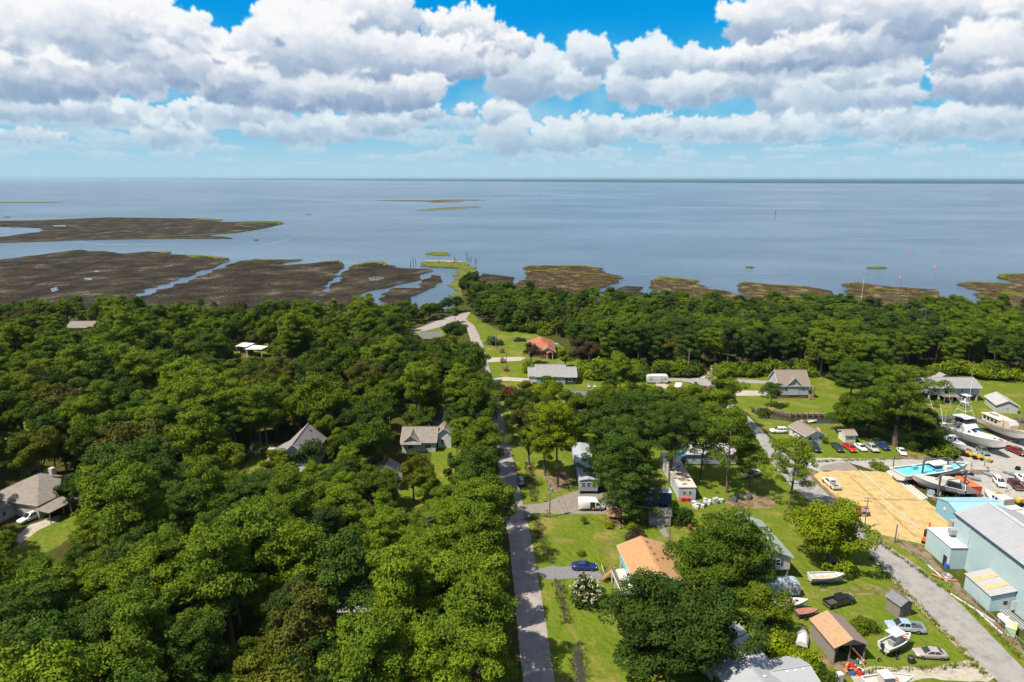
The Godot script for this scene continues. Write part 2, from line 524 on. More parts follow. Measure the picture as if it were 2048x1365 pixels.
func tinted(r: float, g: float, b: float, rough := 0.85, t := "worn", metres := 6.0) -> StandardMaterial3D:
	var key := "%s %.3f %.3f %.3f %.2f %.1f" % [t, r, g, b, rough, metres]
	if not M.has(key):
		M[key] = mat(r, g, b, rough, tex[t] if t else null, metres)
	return M[key]
# ------------------------------------------------------------------ the land
const CANAL := [[1508, 815], [1548, 821], [1581, 828], [1650, 829], [1870, 832], [2120, 838], [2120, 866], [2030, 851], [1900, 847], [1652, 848], [1605, 848], [1551, 840], [1523, 836], [1503, 824]]
var canal_poly := PackedVector2Array()
var roads := []          # polygons on the ground where nothing grows

func ground_poly(pts: Array, jag := 0.0) -> PackedVector2Array:
	var out := PackedVector2Array()
	var n := FastNoiseLite.new()
	n.frequency = 0.35
	n.fractal_octaves = 3
	for k in pts.size():
		var a := G(pts[k][0], pts[k][1])
		var nx: Array = pts[(k + 1) % pts.size()]
		var b := G(nx[0], nx[1])
		out.append(Vector2(a.x, a.z))
		if jag > 0.0:
			var m := mini(60, int(a.distance_to(b) / maxf(1.2, jag * 2.0)))
			var side := (b - a).cross(Vector3.UP).normalized()
			for j in range(1, m):
				var q := a.lerp(b, float(j) / m)
				q += side * n.get_noise_2d(q.x, q.z) * jag * 1.6
				out.append(Vector2(q.x, q.z))
	return out

func flat(polys: Array, y: float) -> ArrayMesh:
	var st := SurfaceTool.new()
	st.begin(Mesh.PRIMITIVE_TRIANGLES)
	for p in polys:
		var idx := Geometry2D.triangulate_polygon(p)
		for k in range(0, idx.size(), 3):
			var t := [p[idx[k]], p[idx[k + 1]], p[idx[k + 2]]]
			if (t[1] - t[0]).cross(t[2] - t[0]) < 0.0:
				t = [t[0], t[2], t[1]]
			for q in t:
				st.set_normal(Vector3.UP)
				st.set_uv(q / 10.0)
				st.add_vertex(Vector3(q.x, y, q.y))
	return st.commit()

func less_canal(p: PackedVector2Array) -> Array:      # split in two across the canal so that the cut is a notch, not a hole
	var out := []
	for half in [[-9000.0, 118.0], [118.0, 9000.0]]:
		var box := PackedVector2Array([Vector2(half[0], -9000), Vector2(half[1], -9000), Vector2(half[1], 9000), Vector2(half[0], 9000)])
		for a in Geometry2D.intersect_polygons(p, box):
			for b in Geometry2D.clip_polygons(a, canal_poly):
				if not Geometry2D.is_polygon_clockwise(b):
					out.append(b)
	return out

func sheet(called: String, pts: Array, y: float, m: Material, jag := 0.0, cut := false, road := false) -> MeshInstance3D:
	var p := ground_poly(pts, jag)
	if road:
		roads.append(p)
	return structure(called, flat(less_canal(p) if cut else [p], y), m)

func island(pts: Array, m: Material, top := -0.1) -> MeshInstance3D:
	var p := ground_poly(pts, 0.0)
	# ragged banks
	var q := PackedVector2Array()
	var n := FastNoiseLite.new()
	n.frequency = 0.05
	n.fractal_octaves = 4
	for k in p.size():
		var a := p[k]
		var b := p[(k + 1) % p.size()]
		var steps := clampi(int(a.distance_to(b) / 5.0), 1, 40)
		var side := (b - a).orthogonal().normalized()
		for j in steps:
			var c := a.lerp(b, float(j) / steps)
			q.append(c + side * n.get_noise_2d(c.x, c.y) * minf(7.0, a.distance_to(b) * 0.16) * (1.0 if j > 0 else 0.3))
	var mesh := flat([q], top)
	var mb := MB.new()
	for k in q.size():
		var a := q[k]
		var b := q[(k + 1) % q.size()]
		mb.quad(Vector3(a.x, -0.75, a.y), Vector3(b.x, -0.75, b.y), Vector3(b.x, top, b.y), Vector3(a.x, top, a.y))
	var o := structure("marsh", mesh, m)
	part(o, "bank", mb.done(), M.mud)
	marshes.append(q)
	return o

var marshes := []

func fringe(o: MeshInstance3D, pts: Array, wide: float, m: Material) -> void:      # a ragged band of taller grass
	var n := FastNoiseLite.new()
	n.frequency = 0.11
	n.fractal_octaves = 3
	var mb := MB.new()
	for k in pts.size() - 1:
		var a := G(pts[k][0], pts[k][1], 0.0)
		var b := G(pts[k + 1][0], pts[k + 1][1], 0.0)
		var steps := clampi(int(a.distance_to(b) / 3.0), 2, 60)
		for j in steps:
			var c := a.lerp(b, float(j) / steps)
			var d := a.lerp(b, float(j + 1) / steps)
			var wc := wide * clampf(0.55 + 0.9 * n.get_noise_2d(c.x, c.z), 0.08, 1.0)
			var wd := wide * clampf(0.55 + 0.9 * n.get_noise_2d(d.x, d.z), 0.08, 1.0)
			var i0 := Vector3(0, 0, wc)
			var i1 := Vector3(0, 0, wd)
			var up := Vector3(0, 0.35, 0)
			mb.quad(c + i0 + up * 0.2, d + i1 + up * 0.2, d + up, c + up)
			mb.quad(c - up, c + up, d + up, d - up)
	part(o, "cordgrass", mb.done(), m)

func sound_mesh() -> ArrayMesh:      # the sound as a fan of cells; cloud sheen and streaks are painted into its colour by noise
	var n := FastNoiseLite.new()
	n.frequency = 1.0
	n.fractal_octaves = 5
	n.seed = 21
	var rows := 130
	var cols := 150
	var v := PackedVector3Array()
	var nn := PackedVector3Array()
	var cc := PackedColorArray()
	var ix := PackedInt32Array()
	for i in rows + 1:
		var far := 290.0 * pow(100000.0 / 290.0, float(i) / rows)
		for j in cols + 1:
			var x := lerpf(-1.6, 1.6, float(j) / cols) * (far + 300.0)
			v.append(Vector3(x, -0.5, -far))
			nn.append(Vector3.UP)
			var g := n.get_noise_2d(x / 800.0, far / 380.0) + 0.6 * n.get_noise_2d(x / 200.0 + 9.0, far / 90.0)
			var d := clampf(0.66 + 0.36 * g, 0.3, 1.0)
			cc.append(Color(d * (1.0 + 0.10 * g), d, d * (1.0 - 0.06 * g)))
	for i in rows:
		for j in cols:
			var a := i * (cols + 1) + j
			ix.append_array(PackedInt32Array([a, a + cols + 1, a + 1, a + 1, a + cols + 1, a + cols + 2]))
	var arr := []
	arr.resize(Mesh.ARRAY_MAX)
	arr[Mesh.ARRAY_VERTEX] = v
	arr[Mesh.ARRAY_NORMAL] = nn
	arr[Mesh.ARRAY_COLOR] = cc
	arr[Mesh.ARRAY_INDEX] = ix
	var m := ArrayMesh.new()
	m.add_surface_from_arrays(Mesh.PRIMITIVE_TRIANGLES, arr)
	return m

func build_land() -> void:
	canal_poly = ground_poly(CANAL)
	if Geometry2D.is_polygon_clockwise(canal_poly):
		canal_poly.reverse()
	# open water to the horizon, then the far shore
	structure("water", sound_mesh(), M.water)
	# wind slicks and current lines: smoother streaks of the same water
	for s in [[[980, 384], [1080, 388], [1200, 394], [1340, 398]], [[420, 500], [520, 492], [580, 478], [600, 462]], [[560, 455], [600, 447], [640, 446]], [[30, 425], [80, 421], [160, 420]], [[360, 388], [480, 391], [640, 399], [760, 409]], [[500, 370], [760, 373], [1000, 372]], [[1330, 376], [1600, 379], [2100, 377]], [[1100, 405], [1350, 414], [1700, 418], [2100, 414]], [[60, 470], [200, 489], [420, 489]], [[1260, 560], [1290, 548], [1450, 548], [1700, 545]], [[700, 440], [860, 446], [1100, 440]], [[1500, 470], [1750, 478], [2100, 470]]]:
		var rim := PackedVector2Array()
		var back := []
		for k in s.size():
			var p := G(s[k][0], s[k][1], -0.5)
			var q := G(s[k][0], s[k][1] + (1.5 if k > 0 and k < s.size() - 1 else 0.25), -0.5)
			rim.append(Vector2(p.x, p.z))
			back.push_front(Vector2(q.x, q.z))
		for b in back:
			rim.append(b)
		structure("water_slick", flat([rim], -0.47), M.slick)
	var shore := PackedVector2Array()
	for q in [[-900, 357.3], [0, 357.6], [300, 358.4], [600, 360.2], [900, 362.6], [1200, 364.6], [1500, 366.4], [1800, 367.3], [2048, 367.8], [3300, 369]]:
		var g := G(q[0], q[1], 0.0)
		shore.append(Vector2(g.x, g.z))
	for q in [[3300, 355.4], [2048, 355.4], [1024, 355.4], [0, 355.5], [-900, 355.5]]:
		var g := G(q[0], q[1], 0.0)
		shore.append(Vector2(g.x, g.z))
	structure("far_shore", flat([shore], 1.0), tinted(0.022, 0.066, 0.085, 0.95, "worn", 2600.0))
	# the land itself
	var land := PackedVector2Array([Vector2(-3000, 1500), Vector2(3000, 1500), Vector2(3000, -330)])
	for q in [[2300, 640], [2048, 636], [1850, 622], [1700, 617], [1500, 613], [1300, 606], [1200, 606], [1060, 592], [985, 586], [962, 560], [935, 545], [922, 566], [925, 600], [900, 618], [760, 618], [620, 618], [400, 622], [250, 626], [0, 634], [-250, 640]]:
		var g := G(q[0], q[1])
		land.append(Vector2(g.x, g.z))
	land.append(Vector2(-3000, -380))
	structure("ground", flat(less_canal(land), 0.0), M.floor)
	# lawns
	var lawns := [
		[[1112, 1400], [1062, 1080], [1042, 985], [1018, 880], [992, 790], [972, 725], [958, 671], [931, 639], [936, 622], [960, 640], [1000, 662], [1060, 664], [1120, 690], [1150, 715], [1200, 750], [1290, 752], [1345, 754], [1420, 784], [1470, 838], [1530, 900], [1575, 960], [1650, 1020], [1740, 1100], [1830, 1195], [1930, 1300], [2025, 1400]],
		[[1404, 756], [1440, 750], [1540, 752], [1620, 745], [1700, 775], [1830, 765], [1950, 758], [2120, 765], [2120, 940], [1945, 918], [1850, 925], [1700, 925], [1610, 928], [1555, 885], [1495, 826], [1440, 792], [1390, 770]],
		[[1728, 1050], [1800, 1076], [1856, 1088], [1860, 1120], [1930, 1190], [2060, 1310], [2120, 1390], [2110, 1410], [2040, 1335], [1920, 1215], [1840, 1140], [1772, 1096]]]
	for k in 3:
		sheet("lawn", lawns[k], 0.004, M.lawn, 0.5, true)
	for p in [[[10, 1075], [60, 1060], [110, 1035], [170, 1030], [160, 1065], [60, 1125], [20, 1120]], [[470, 960], [500, 915], [530, 885], [580, 890], [600, 950], [560, 975]], [[640, 985], [660, 935], [700, 940], [690, 985]], [[780, 1030], [800, 975], [860, 925], [868, 885], [925, 880], [905, 960], [860, 1010]], [[820, 672], [850, 655], [885, 652], [895, 672]], [[-40, 900], [-20, 815], [70, 840], [50, 900]], [[420, 705], [440, 680], [500, 672], [560, 700], [520, 720]], [[380, 690], [420, 665], [470, 672], [440, 700]], [[40, 960], [30, 915], [80, 905], [90, 925]]]:
		sheet("lawn", p, 0.004, M.lawn, 0.4)
	# roads
	sheet("road", [[1042, 1400], [1046, 1365], [1032, 1220], [1018, 1080], [1003, 990], [990, 915], [974, 805], [955, 740], [944, 690], [933, 655], [916, 641], [878, 655], [828, 667], [760, 692], [756, 684], [827, 660], [851, 651], [881, 639], [910, 630], [930, 624], [936, 622], [940, 626], [931, 639], [948, 651], [958, 671], [969, 700], [976, 730], [998, 800], [1022, 900], [1041, 990], [1063, 1080], [1087, 1220], [1110, 1365], [1117, 1400]], 0.012, M.road_old, 0.12, false, true)
	sheet("road", [[2062, 1425], [1987, 1355], [1901, 1269], [1815, 1185], [1753, 1120], [1700, 1068], [1640, 1018], [1585, 975], [1545, 928], [1515, 880], [1477, 835], [1440, 805], [1400, 785], [1392, 775], [1383, 766], [1357, 762], [1320, 764], [1318, 758], [1344, 757.5], [1406, 756.5], [1459, 757.5], [1560, 764], [1560, 768], [1459, 766], [1436, 769], [1427, 777], [1440, 792], [1489, 826], [1510, 845], [1550, 889], [1575, 912], [1614, 948], [1652, 986], [1700, 1030], [1741, 1064], [1777, 1093], [1845, 1138], [1934, 1221], [2048, 1338], [2130, 1425]], 0.012, M.road_grey, 0.1, false, true)
	sheet("dirt_track", [[1400, 757], [1408, 748], [1414, 738], [1421, 730], [1426, 730], [1424, 740], [1428, 750], [1434, 757]], 0.016, M.shell, 0.3, false, true)
	# shoulders, driveways, yard
	sheet("path", [[1987, 1356], [1901, 1269.5], [1815, 1185.5], [1753, 1121], [1745, 1119], [1806, 1186], [1892, 1272], [1976, 1362]], 0.009, M.sand, 0.25)
	sheet("path", [[1640, 944], [1622, 938], [1600, 930], [1575, 914], [1614, 949], [1652, 987], [1700, 1031], [1737, 1062], [1745, 1058], [1690, 1012], [1655, 975]], 0.009, M.dirt, 0.4)
	sheet("driveway", [[1041, 1010], [1075, 1009], [1100, 1003], [1122, 993], [1150, 983], [1195, 980], [1235, 995], [1260, 1015], [1225, 1029], [1150, 1029], [1105, 1028], [1070, 1027], [1048, 1036]], 0.016, M.gravel, 0.4, false, true)
	sheet("driveway", [[1072, 1140], [1095, 1134], [1135, 1133], [1190, 1139], [1208, 1150], [1212, 1160], [1160, 1158], [1110, 1160], [1084, 1158]], 0.016, M.bluestone, 0.4, false, true)
	sheet("driveway", [[973, 716], [1040, 714], [1052, 716], [1040, 722], [975, 725]], 0.016, M.concrete, 0.1)
	sheet("driveway", [[985, 758], [1010, 754], [1060, 758], [1060, 764], [1010, 762], [986, 766]], 0.016, M.concrete, 0.1)
	sheet("driveway", [[1436, 781], [1540, 782], [1540, 792], [1450, 792]], 0.016, M.concrete, 0.1)
	sheet("driveway", [[25, 1078], [60, 1050], [120, 1030], [118, 1042], [75, 1062], [40, 1088]], 0.016, M.concrete, 0.2)
	sheet("driveway", [[1310, 768], [1332, 768], [1350, 778], [1362, 788], [1380, 792], [1340, 800], [1320, 790]], 0.016, M.shell, 0.4)
	sheet("driveway", [[1700, 1345], [1740, 1334], [1850, 1338], [1930, 1322], [1950, 1318], [1990, 1356], [1975, 1365], [1850, 1358], [1720, 1390]], 0.016, M.concrete, 0.4)
	sheet("track", [[1645, 1179], [1770, 1175], [1800, 1171], [1812, 1184], [1775, 1180], [1640, 1183]], 0.016, M.dirt, 0.3)
	sheet("track", [[1650, 1188], [1770, 1186], [1808, 1182], [1815, 1190], [1770, 1191], [1660, 1191]], 0.016, M.dirt, 0.3)
	sheet("boatyard", [[1600, 922], [1624, 916], [1814, 919], [1905, 923], [1930, 906], [1860, 878], [1890, 862], [2130, 880], [2130, 1075], [1985, 1010], [1930, 990], [1938, 950], [1790, 938], [1755, 943], [1700, 926], [1640, 946], [1612, 940]], 0.008, M.yard, 0.5, true, true)
	sheet("asphalt_apron", [[1643, 932], [1698, 924], [1717, 941], [1640, 943]], 0.012, tinted(0.27, 0.24, 0.22, 0.92, "asphalt", 12.0), 0.3)
	sheet("straw_field", [[1640, 944], [1718, 942], [1775, 944], [1800, 958], [1853, 1001], [1912, 1049], [1905, 1062], [1856, 1062], [1850, 1091], [1800, 1079], [1745, 1064], [1690, 1012], [1655, 978], [1628, 952]], 0.02, M.straw, 0.5)
	sheet("bare_soil", [[1752, 1068], [1800, 1082], [1846, 1092], [1880, 1132], [1960, 1215], [2060, 1310], [2060, 1328], [1930, 1200], [1845, 1120], [1780, 1082]], 0.010, M.dirt, 0.7)
	for p in [[[1700, 1345], [1620, 1330], [1640, 1310], [1700, 1320]], [[1440, 1000], [1500, 985], [1560, 1000], [1540, 1016], [1470, 1020]], [[1190, 1100], [1215, 1096], [1222, 1101], [1198, 1104]], [[1200, 1083], [1235, 1082], [1230, 1087]], [[1085, 955], [1125, 940], [1150, 965], [1110, 985]], [[1830, 925], [1900, 925], [1870, 912], [1800, 908], [1780, 920]]]:
		sheet("bare_soil", p, 0.007, M.dirt, 0.6)
	# sealed cracks and patches on the roads, ruts on the field and lawns
	var tar := tinted(0.21, 0.205, 0.205, 0.9, "asphalt", 6.0)
	for p in [[[2030, 1368], [1945, 1268], [1850, 1168], [1762, 1092], [1763, 1091.6], [1851, 1167], [1946.3, 1267], [2032, 1367.5]], [[1040, 1040], [1058, 1040], [1059, 1041.5], [1040, 1041.5]], [[1022, 935], [1029, 935], [1030, 941], [1023, 941]], [[1600, 965], [1612, 962], [1630, 978], [1618, 982]]]:
		sheet("road_patch", p, 0.018, tar, 0.12)
	for p in [[[1728, 996], [1850, 1000], [1852, 1003], [1728, 999]], [[1660, 985], [1720, 1025], [1724, 1024], [1664, 984]], [[1700, 955], [1760, 1010], [1830, 1075], [1834, 1074], [1765, 1009], [1704, 954]], [[1790, 975], [1860, 1030], [1863, 1028], [1793, 973]]]:
		sheet("rut", p, 0.024, tinted(0.37, 0.275, 0.14, 0.95, "gravel", 5.0), 0.5)
	for p in [[[1240, 1060], [1290, 1068], [1288, 1072], [1238, 1064]], [[1120, 1225], [1150, 1260], [1175, 1330], [1165, 1330], [1140, 1265]], [[1590, 1195], [1640, 1190], [1640, 1196], [1592, 1201]], [[1700, 1225], [1745, 1232], [1742, 1238], [1698, 1230]], [[1840, 1225], [1870, 1262], [1860, 1266], [1832, 1230]], [[1390, 1025], [1440, 1022], [1450, 1030], [1400, 1034]], [[1580, 1040], [1600, 1045], [1596, 1062], [1578, 1055]], [[1110, 1075], [1150, 1080], [1146, 1088], [1108, 1084]], [[1530, 850], [1550, 852], [1548, 860], [1528, 856]], [[1560, 800], [1640, 812], [1636, 818], [1556, 806]]]:
		sheet("dry_grass", p, 0.008, tinted(0.185, 0.185, 0.045, 0.95, "gravel", 7.0), 1.1)
	# roadside ditches
	for p in [[[1052, 925], [1062, 925], [1074, 1004], [1068, 1005]], [[1066, 1036], [1073, 1034], [1107, 1126], [1099, 1128]], [[1110, 1162], [1122, 1161], [1138, 1246], [1131, 1248]], [[1142, 1290], [1160, 1284], [1180, 1400], [1155, 1400]]]:
		sheet("ditch", p, 0.012, M.mud, 0.35)
	sheet("ditch_water", [[1150, 1300], [1157, 1298], [1172, 1400], [1162, 1400]], 0.016, M.ditch_water, 0.2)
	# canal water and its timber bulkhead
	structure("canal_water", flat([canal_poly], -0.9), M.canal)
	var walls := MB.new()
	for k in CANAL.size():
		var a := G(CANAL[k][0], CANAL[k][1])
		var q: Array = CANAL[(k + 1) % CANAL.size()]
		var b := G(q[0], q[1])
		walls.quad(a + Vector3(0, -1.6, 0), b + Vector3(0, -1.6, 0), b + Vector3(0, 0.02, 0), a + Vector3(0, 0.02, 0))
	structure("canal_bank", walls.done(), M.wood_grey)
	var bh := thing("bulkhead", G(1548, 821), 0.0, "weathered timber bulkhead with piles along the canal below the grey house", "bulkhead")
	var base := G(1548, 821)
	var run := [G(1548, 821) - base, G(1581, 828) - base, G(1650, 829) - base, G(1760, 830.5) - base]
	var pile := MB.new().tube(Vector3(0, -1.5, 0), Vector3(0, 0.75, 0), 0.16, 0.15, 7).done()
	for k in 3:
		var a: Vector3 = run[k]
		var b: Vector3 = run[k + 1]
		var board := MB.new()
		board.beam(a + Vector3(0, 0.12, 0.12), b + Vector3(0, 0.12, 0.12), 0.3, 0.12)
		part(bh, "cap_board", board.done(), M.wood_grey)
		var low := MB.new()
		low.beam(a + Vector3(0, -0.25, 0.22), b + Vector3(0, -0.25, 0.22), 0.12, 0.28)
		part(bh, "wale", low.done(), M.wood)
		var m := int(a.distance_to(b) / 1.75)
		for j in m:
			part(bh, "pile", pile, M.wood, Transform3D(Basis(), a.lerp(b, float(j) / m) + Vector3(0, 0, 0.35)))
	# marsh islands and flats
	var a1 := island([[-120, 441], [0, 441.8], [68, 440.8], [219, 434.7], [403, 437], [444, 439], [434, 444], [560, 442.5], [567, 446.6], [547, 452.8], [478, 464.7], [410, 470], [465, 476.7], [301, 476.7], [150, 480], [0, 485], [-120, 488], [-120, 478], [0, 474], [82, 463], [85, 456], [0, 453.5], [-120, 452]], M.marsh)
	fringe(a1, [[0, 442], [68, 441], [219, 435], [403, 437.2], [444, 439.2]], 16.0, M.cordgrass)
	fringe(a1, [[400, 438], [444, 439.5], [434, 444]], 40.0, M.cordgrass)
	fringe(a1, [[478, 447], [560, 443], [567, 446.6]], 50.0, M.cordgrass)
	fringe(a1, [[300, 474], [410, 469], [478, 464], [547, 452]], 12.0, M.cordgrass)
	fringe(a1, [[0, 484.5], [150, 479.5], [301, 476.2], [440, 476]], 9.0, M.sedge)
	fringe(a1, [[470, 462.5], [482, 461]], 9.0, M.sand)
	var a2 := island([[-150, 528], [0, 519], [68, 511], [120, 504], [150, 500], [222, 504], [246, 507.5], [294, 503], [342, 504], [338, 508], [407, 511], [455, 516], [461, 521], [390, 545], [270, 586], [262, 600], [252, 640], [-150, 660]], M.marsh)
	fringe(a2, [[322, 503.5], [342, 504.5]], 14.0, M.cordgrass)
	fringe(a2, [[375, 510], [407, 511.5], [420, 513], [455, 516.5]], 16.0, M.cordgrass)
	fringe(a2, [[120, 506], [140, 504]], 10.0, M.cordgrass)
	var a3 := island([[470, 524], [509, 517.7], [560, 519.4], [601, 518.4], [600, 521], [567, 526], [571, 530], [677, 521], [684, 526], [687, 531], [629, 601], [624, 640], [262, 640], [277, 595], [383, 559]], M.marsh)
	fringe(a3, [[495, 521], [530, 519.5], [575, 519.5], [605, 519]], 8.0, M.cordgrass)
	fringe(a3, [[640, 524], [677, 521.5], [684, 526]], 10.0, M.cordgrass)
	var a4 := island([[648, 590], [701, 531], [739, 523], [768, 523], [770, 528], [804, 536.5], [855, 538], [867, 541.6], [834, 549], [840, 559], [787, 572], [739, 581], [718, 593], [715, 640], [628, 640]], M.marsh)
	fringe(a4, [[705, 531], [739, 524], [768, 524], [775, 529]], 16.0, M.cordgrass)
	island([[763, 588], [787, 576], [838, 576], [841, 566], [865, 550], [882, 552], [884, 562], [855, 579], [821, 593], [820, 640], [763, 640]], M.marsh)
	island([[736, 556], [752, 554], [770, 556], [755, 561], [738, 561]], M.canal, -0.06)
	var a5 := island([[841, 526], [855, 521], [889, 521], [930, 524.5], [950, 540], [965, 570], [965, 600], [915, 605], [903, 572], [917, 545], [916, 535.5], [889, 535], [855, 533]], tinted(0.13, 0.155, 0.03, 0.95, "worn", 30.0))
	fringe(a5, [[850, 522], [889, 521.5], [925, 524]], 8.0, M.sand)
	fringe(a5, [[842, 531], [870, 533], [915, 535]], 8.0, M.cordgrass)
	var a6 := island([[851, 507.5], [869, 504.7], [896, 505.8], [901, 509], [872, 511]], tinted(0.15, 0.17, 0.03, 0.95, "worn", 30.0))
	fringe(a6, [[853, 507], [869, 505], [896, 506]], 6.0, M.cordgrass)
	island([[964, 546.8], [992, 550], [1029, 555], [1028, 560], [1030, 600], [955, 600]], M.marsh)
	var a8 := island([[1046, 536.5], [1057, 531], [1087, 531], [1163, 531], [1207, 536.5], [1200, 541.6], [1245, 553.6], [1238, 564], [1193, 577], [1190, 610], [1020, 610], [1016, 572], [1053, 557], [1053, 548]], mat(1.6, 1.45, 1.0, 0.95, tex.marsh, 90.0))
	fringe(a8, [[1048, 535], [1058, 531.5], [1087, 531.5], [1163, 531.5], [1205, 536.5]], 9.0, M.cordgrass)
	fringe(a8, [[1056, 540], [1120, 543], [1200, 548], [1240, 555]], 10.0, M.sedge)
	island([[1214, 590], [1219, 582], [1255, 572], [1286, 574], [1282, 580], [1300, 600], [1225, 605]], M.marsh)
	var sedge_marsh := mat(1.9, 1.75, 1.2, 0.95, tex.marsh, 90.0)
	var a9 := island([[1299, 565.6], [1320, 552], [1368, 557.7], [1399, 560], [1389, 565.6], [1420, 576], [1478, 589.5], [1470, 610], [1330, 610]], sedge_marsh)
	fringe(a9, [[1305, 562], [1322, 553], [1368, 558], [1395, 560.5]], 14.0, M.cordgrass)
	var b1 := island([[1474, 569], [1488, 564], [1539, 569], [1621, 574], [1662, 581], [1666, 586], [1660, 612], [1500, 612], [1485, 586]], sedge_marsh)
	fringe(b1, [[1478, 568], [1490, 564.5], [1539, 569.5], [1621, 574.5]], 7.0, M.sedge)
	var b2 := island([[1683, 569], [1714, 565], [1738, 568], [1792, 574], [1874, 579], [1880, 590], [1870, 615], [1730, 615], [1704, 593], [1690, 581], [1700, 576]], sedge_marsh)
	fringe(b2, [[1685, 569], [1714, 565.5], [1738, 568.5]], 10.0, M.sedge)
	fringe(b2, [[1735, 577], [1762, 577], [1790, 581]], 8.0, M.cordgrass)
	var b3 := island([[1915, 569], [1939, 564], [1980, 566], [2025, 568], [2026, 562], [2001, 557], [1997, 549], [2018, 547], [2130, 548], [2130, 630], [1970, 630], [1956, 581]], sedge_marsh)
	fringe(b3, [[1918, 568], [1939, 564.5], [1980, 566.5], [2022, 567.5]], 9.0, M.sedge)
	fringe(b3, [[2000, 556], [1999, 549], [2018, 547.5], [2110, 549]], 9.0, M.cordgrass)
	fringe(b3, [[1990, 584], [2030, 587], [2100, 590]], 10.0, M.cordgrass)
	for e in [[1754, 535, 21, 2.2], [1500, 534, 9, 1.4], [512, 479.5, 5, 0.7], [617, 428.8, 6, 0.5], [14, 434, 8, 0.6]]:
		var ring := []
		for k in 12:
			ring.append([e[0] + e[2] * cos(TAU * k / 12), e[1] + e[3] * sin(TAU * k / 12) * (0.8 + 0.3 * (k % 2))])
		island(ring, M.cordgrass)
	var c1 := island([[744, 401.3], [800, 400.4], [860, 401], [880, 399.8], [930, 399.4], [975, 400.2], [930, 401.4], [916, 404.6], [869, 405.2], [855, 403]], tinted(0.10, 0.085, 0.04, 0.95, "worn", 80.0))
	fringe(c1, [[850, 402.2], [885, 402.2]], 60.0, tinted(0.06, 0.09, 0.02))
	fringe(c1, [[884, 403.8], [916, 402.4], [940, 401.2]], 26.0, M.sand)
	var c2 := island([[834, 420.6], [862, 417], [910, 414], [958, 412.3], [964, 413.6], [906, 418.2], [855, 420.8]], tinted(0.11, 0.125, 0.03, 0.95, "worn", 60.0))
	fringe(c2, [[846, 420.4], [906, 417.8], [960, 413.3]], 9.0, M.sand)
	island([[-60, 404.6], [20, 403.8], [122, 404.2], [100, 405.6], [30, 406], [-60, 406.2]], tinted(0.12, 0.12, 0.04, 0.95, "worn", 60.0))
	# the old drainage cuts and pools in the marsh
	for p in [[[100, 578], [112, 574], [116, 580], [104, 584]], [[167, 556], [182, 556], [184, 560], [170, 560]], [[188, 541.5], [197, 541], [198, 544], [189, 544]], [[105, 451], [132, 450.5], [130, 453], [106, 453]]]:
		var pool := ground_poly(p)
		structure("marsh_pool", flat([pool], -0.07), M.slick)
	for p in [[[40, 575], [60, 566], [240, 508], [247, 508], [75, 568], [44, 580]], [[190, 556], [240, 545], [290, 548], [240, 549]], [[430, 556], [500, 553], [590, 554], [640, 551], [590, 557], [500, 557]]]:
		structure("marsh_cut", flat([ground_poly(p, 1.5)], -0.06), tinted(0.03, 0.024, 0.018, 0.95, "worn", 8.0))
	marsh_tussocks()
	ditch_grass()

func marsh_tussocks() -> void:
	var r := RandomNumberGenerator.new()
	r.seed = 4
	var mb := MB.new()
	for k in 5:
		var a := r.randf() * TAU
		var o := Vector3(cos(a), 0, sin(a)) * 0.45
		var d := Vector3(cos(a + 1.3), 0, sin(a + 1.3)) * 0.5
		mb.tri(o - d, o + d, o * 1.5 + Vector3(0, r.randf_range(0.5, 0.9), 0))
	var mm := MultiMesh.new()
	mm.transform_format = MultiMesh.TRANSFORM_3D
	mm.use_colors = true
	mm.mesh = mb.done()
	var spots := []
	var cols := []
	for q in marshes:
		var lo := Vector2(1e9, 1e9)
		var hi := -lo
		for p in q:
			lo = lo.min(p)
			hi = hi.max(p)
		if lo.y < -1600.0:
			continue
		var want := clampi(int((hi.x - lo.x) * (hi.y - lo.y) / 7.0), 20, 9000)
		for k in want:
			var p := Vector2(r.randf_range(lo.x, hi.x), r.randf_range(lo.y, hi.y))
			if Geometry2D.is_point_in_polygon(p, q):
				var s := r.randf_range(0.4, 0.9)
				spots.append(Transform3D(Basis(Vector3.UP, r.randf() * TAU).scaled(Vector3(s * 0.9, s * 0.4, s * 0.9)), Vector3(p.x, -0.12, p.y)))
				var g := r.randf()
				cols.append(Color(0.035, 0.027, 0.018).lerp(Color(0.085, 0.068, 0.045), g) if r.randf() < 0.85 else Color(0.055, 0.062, 0.016))
	mm.instance_count = spots.size()
	for k in spots.size():
		mm.set_instance_transform(k, spots[k])
		mm.set_instance_color(k, cols[k])
	var o := MultiMeshInstance3D.new()
	o.name = "marsh_grass"
	o.multimesh = mm
	var m := mat(1, 1, 1, 0.95)
	m.vertex_color_use_as_albedo = true
	o.material_override = m
	o.set_meta("kind", "stuff")
	o.set_meta("label", "brown tussocks of marsh grass on the flats beside the sound")
	o.set_meta("category", "marsh grass")
	add_child(o)

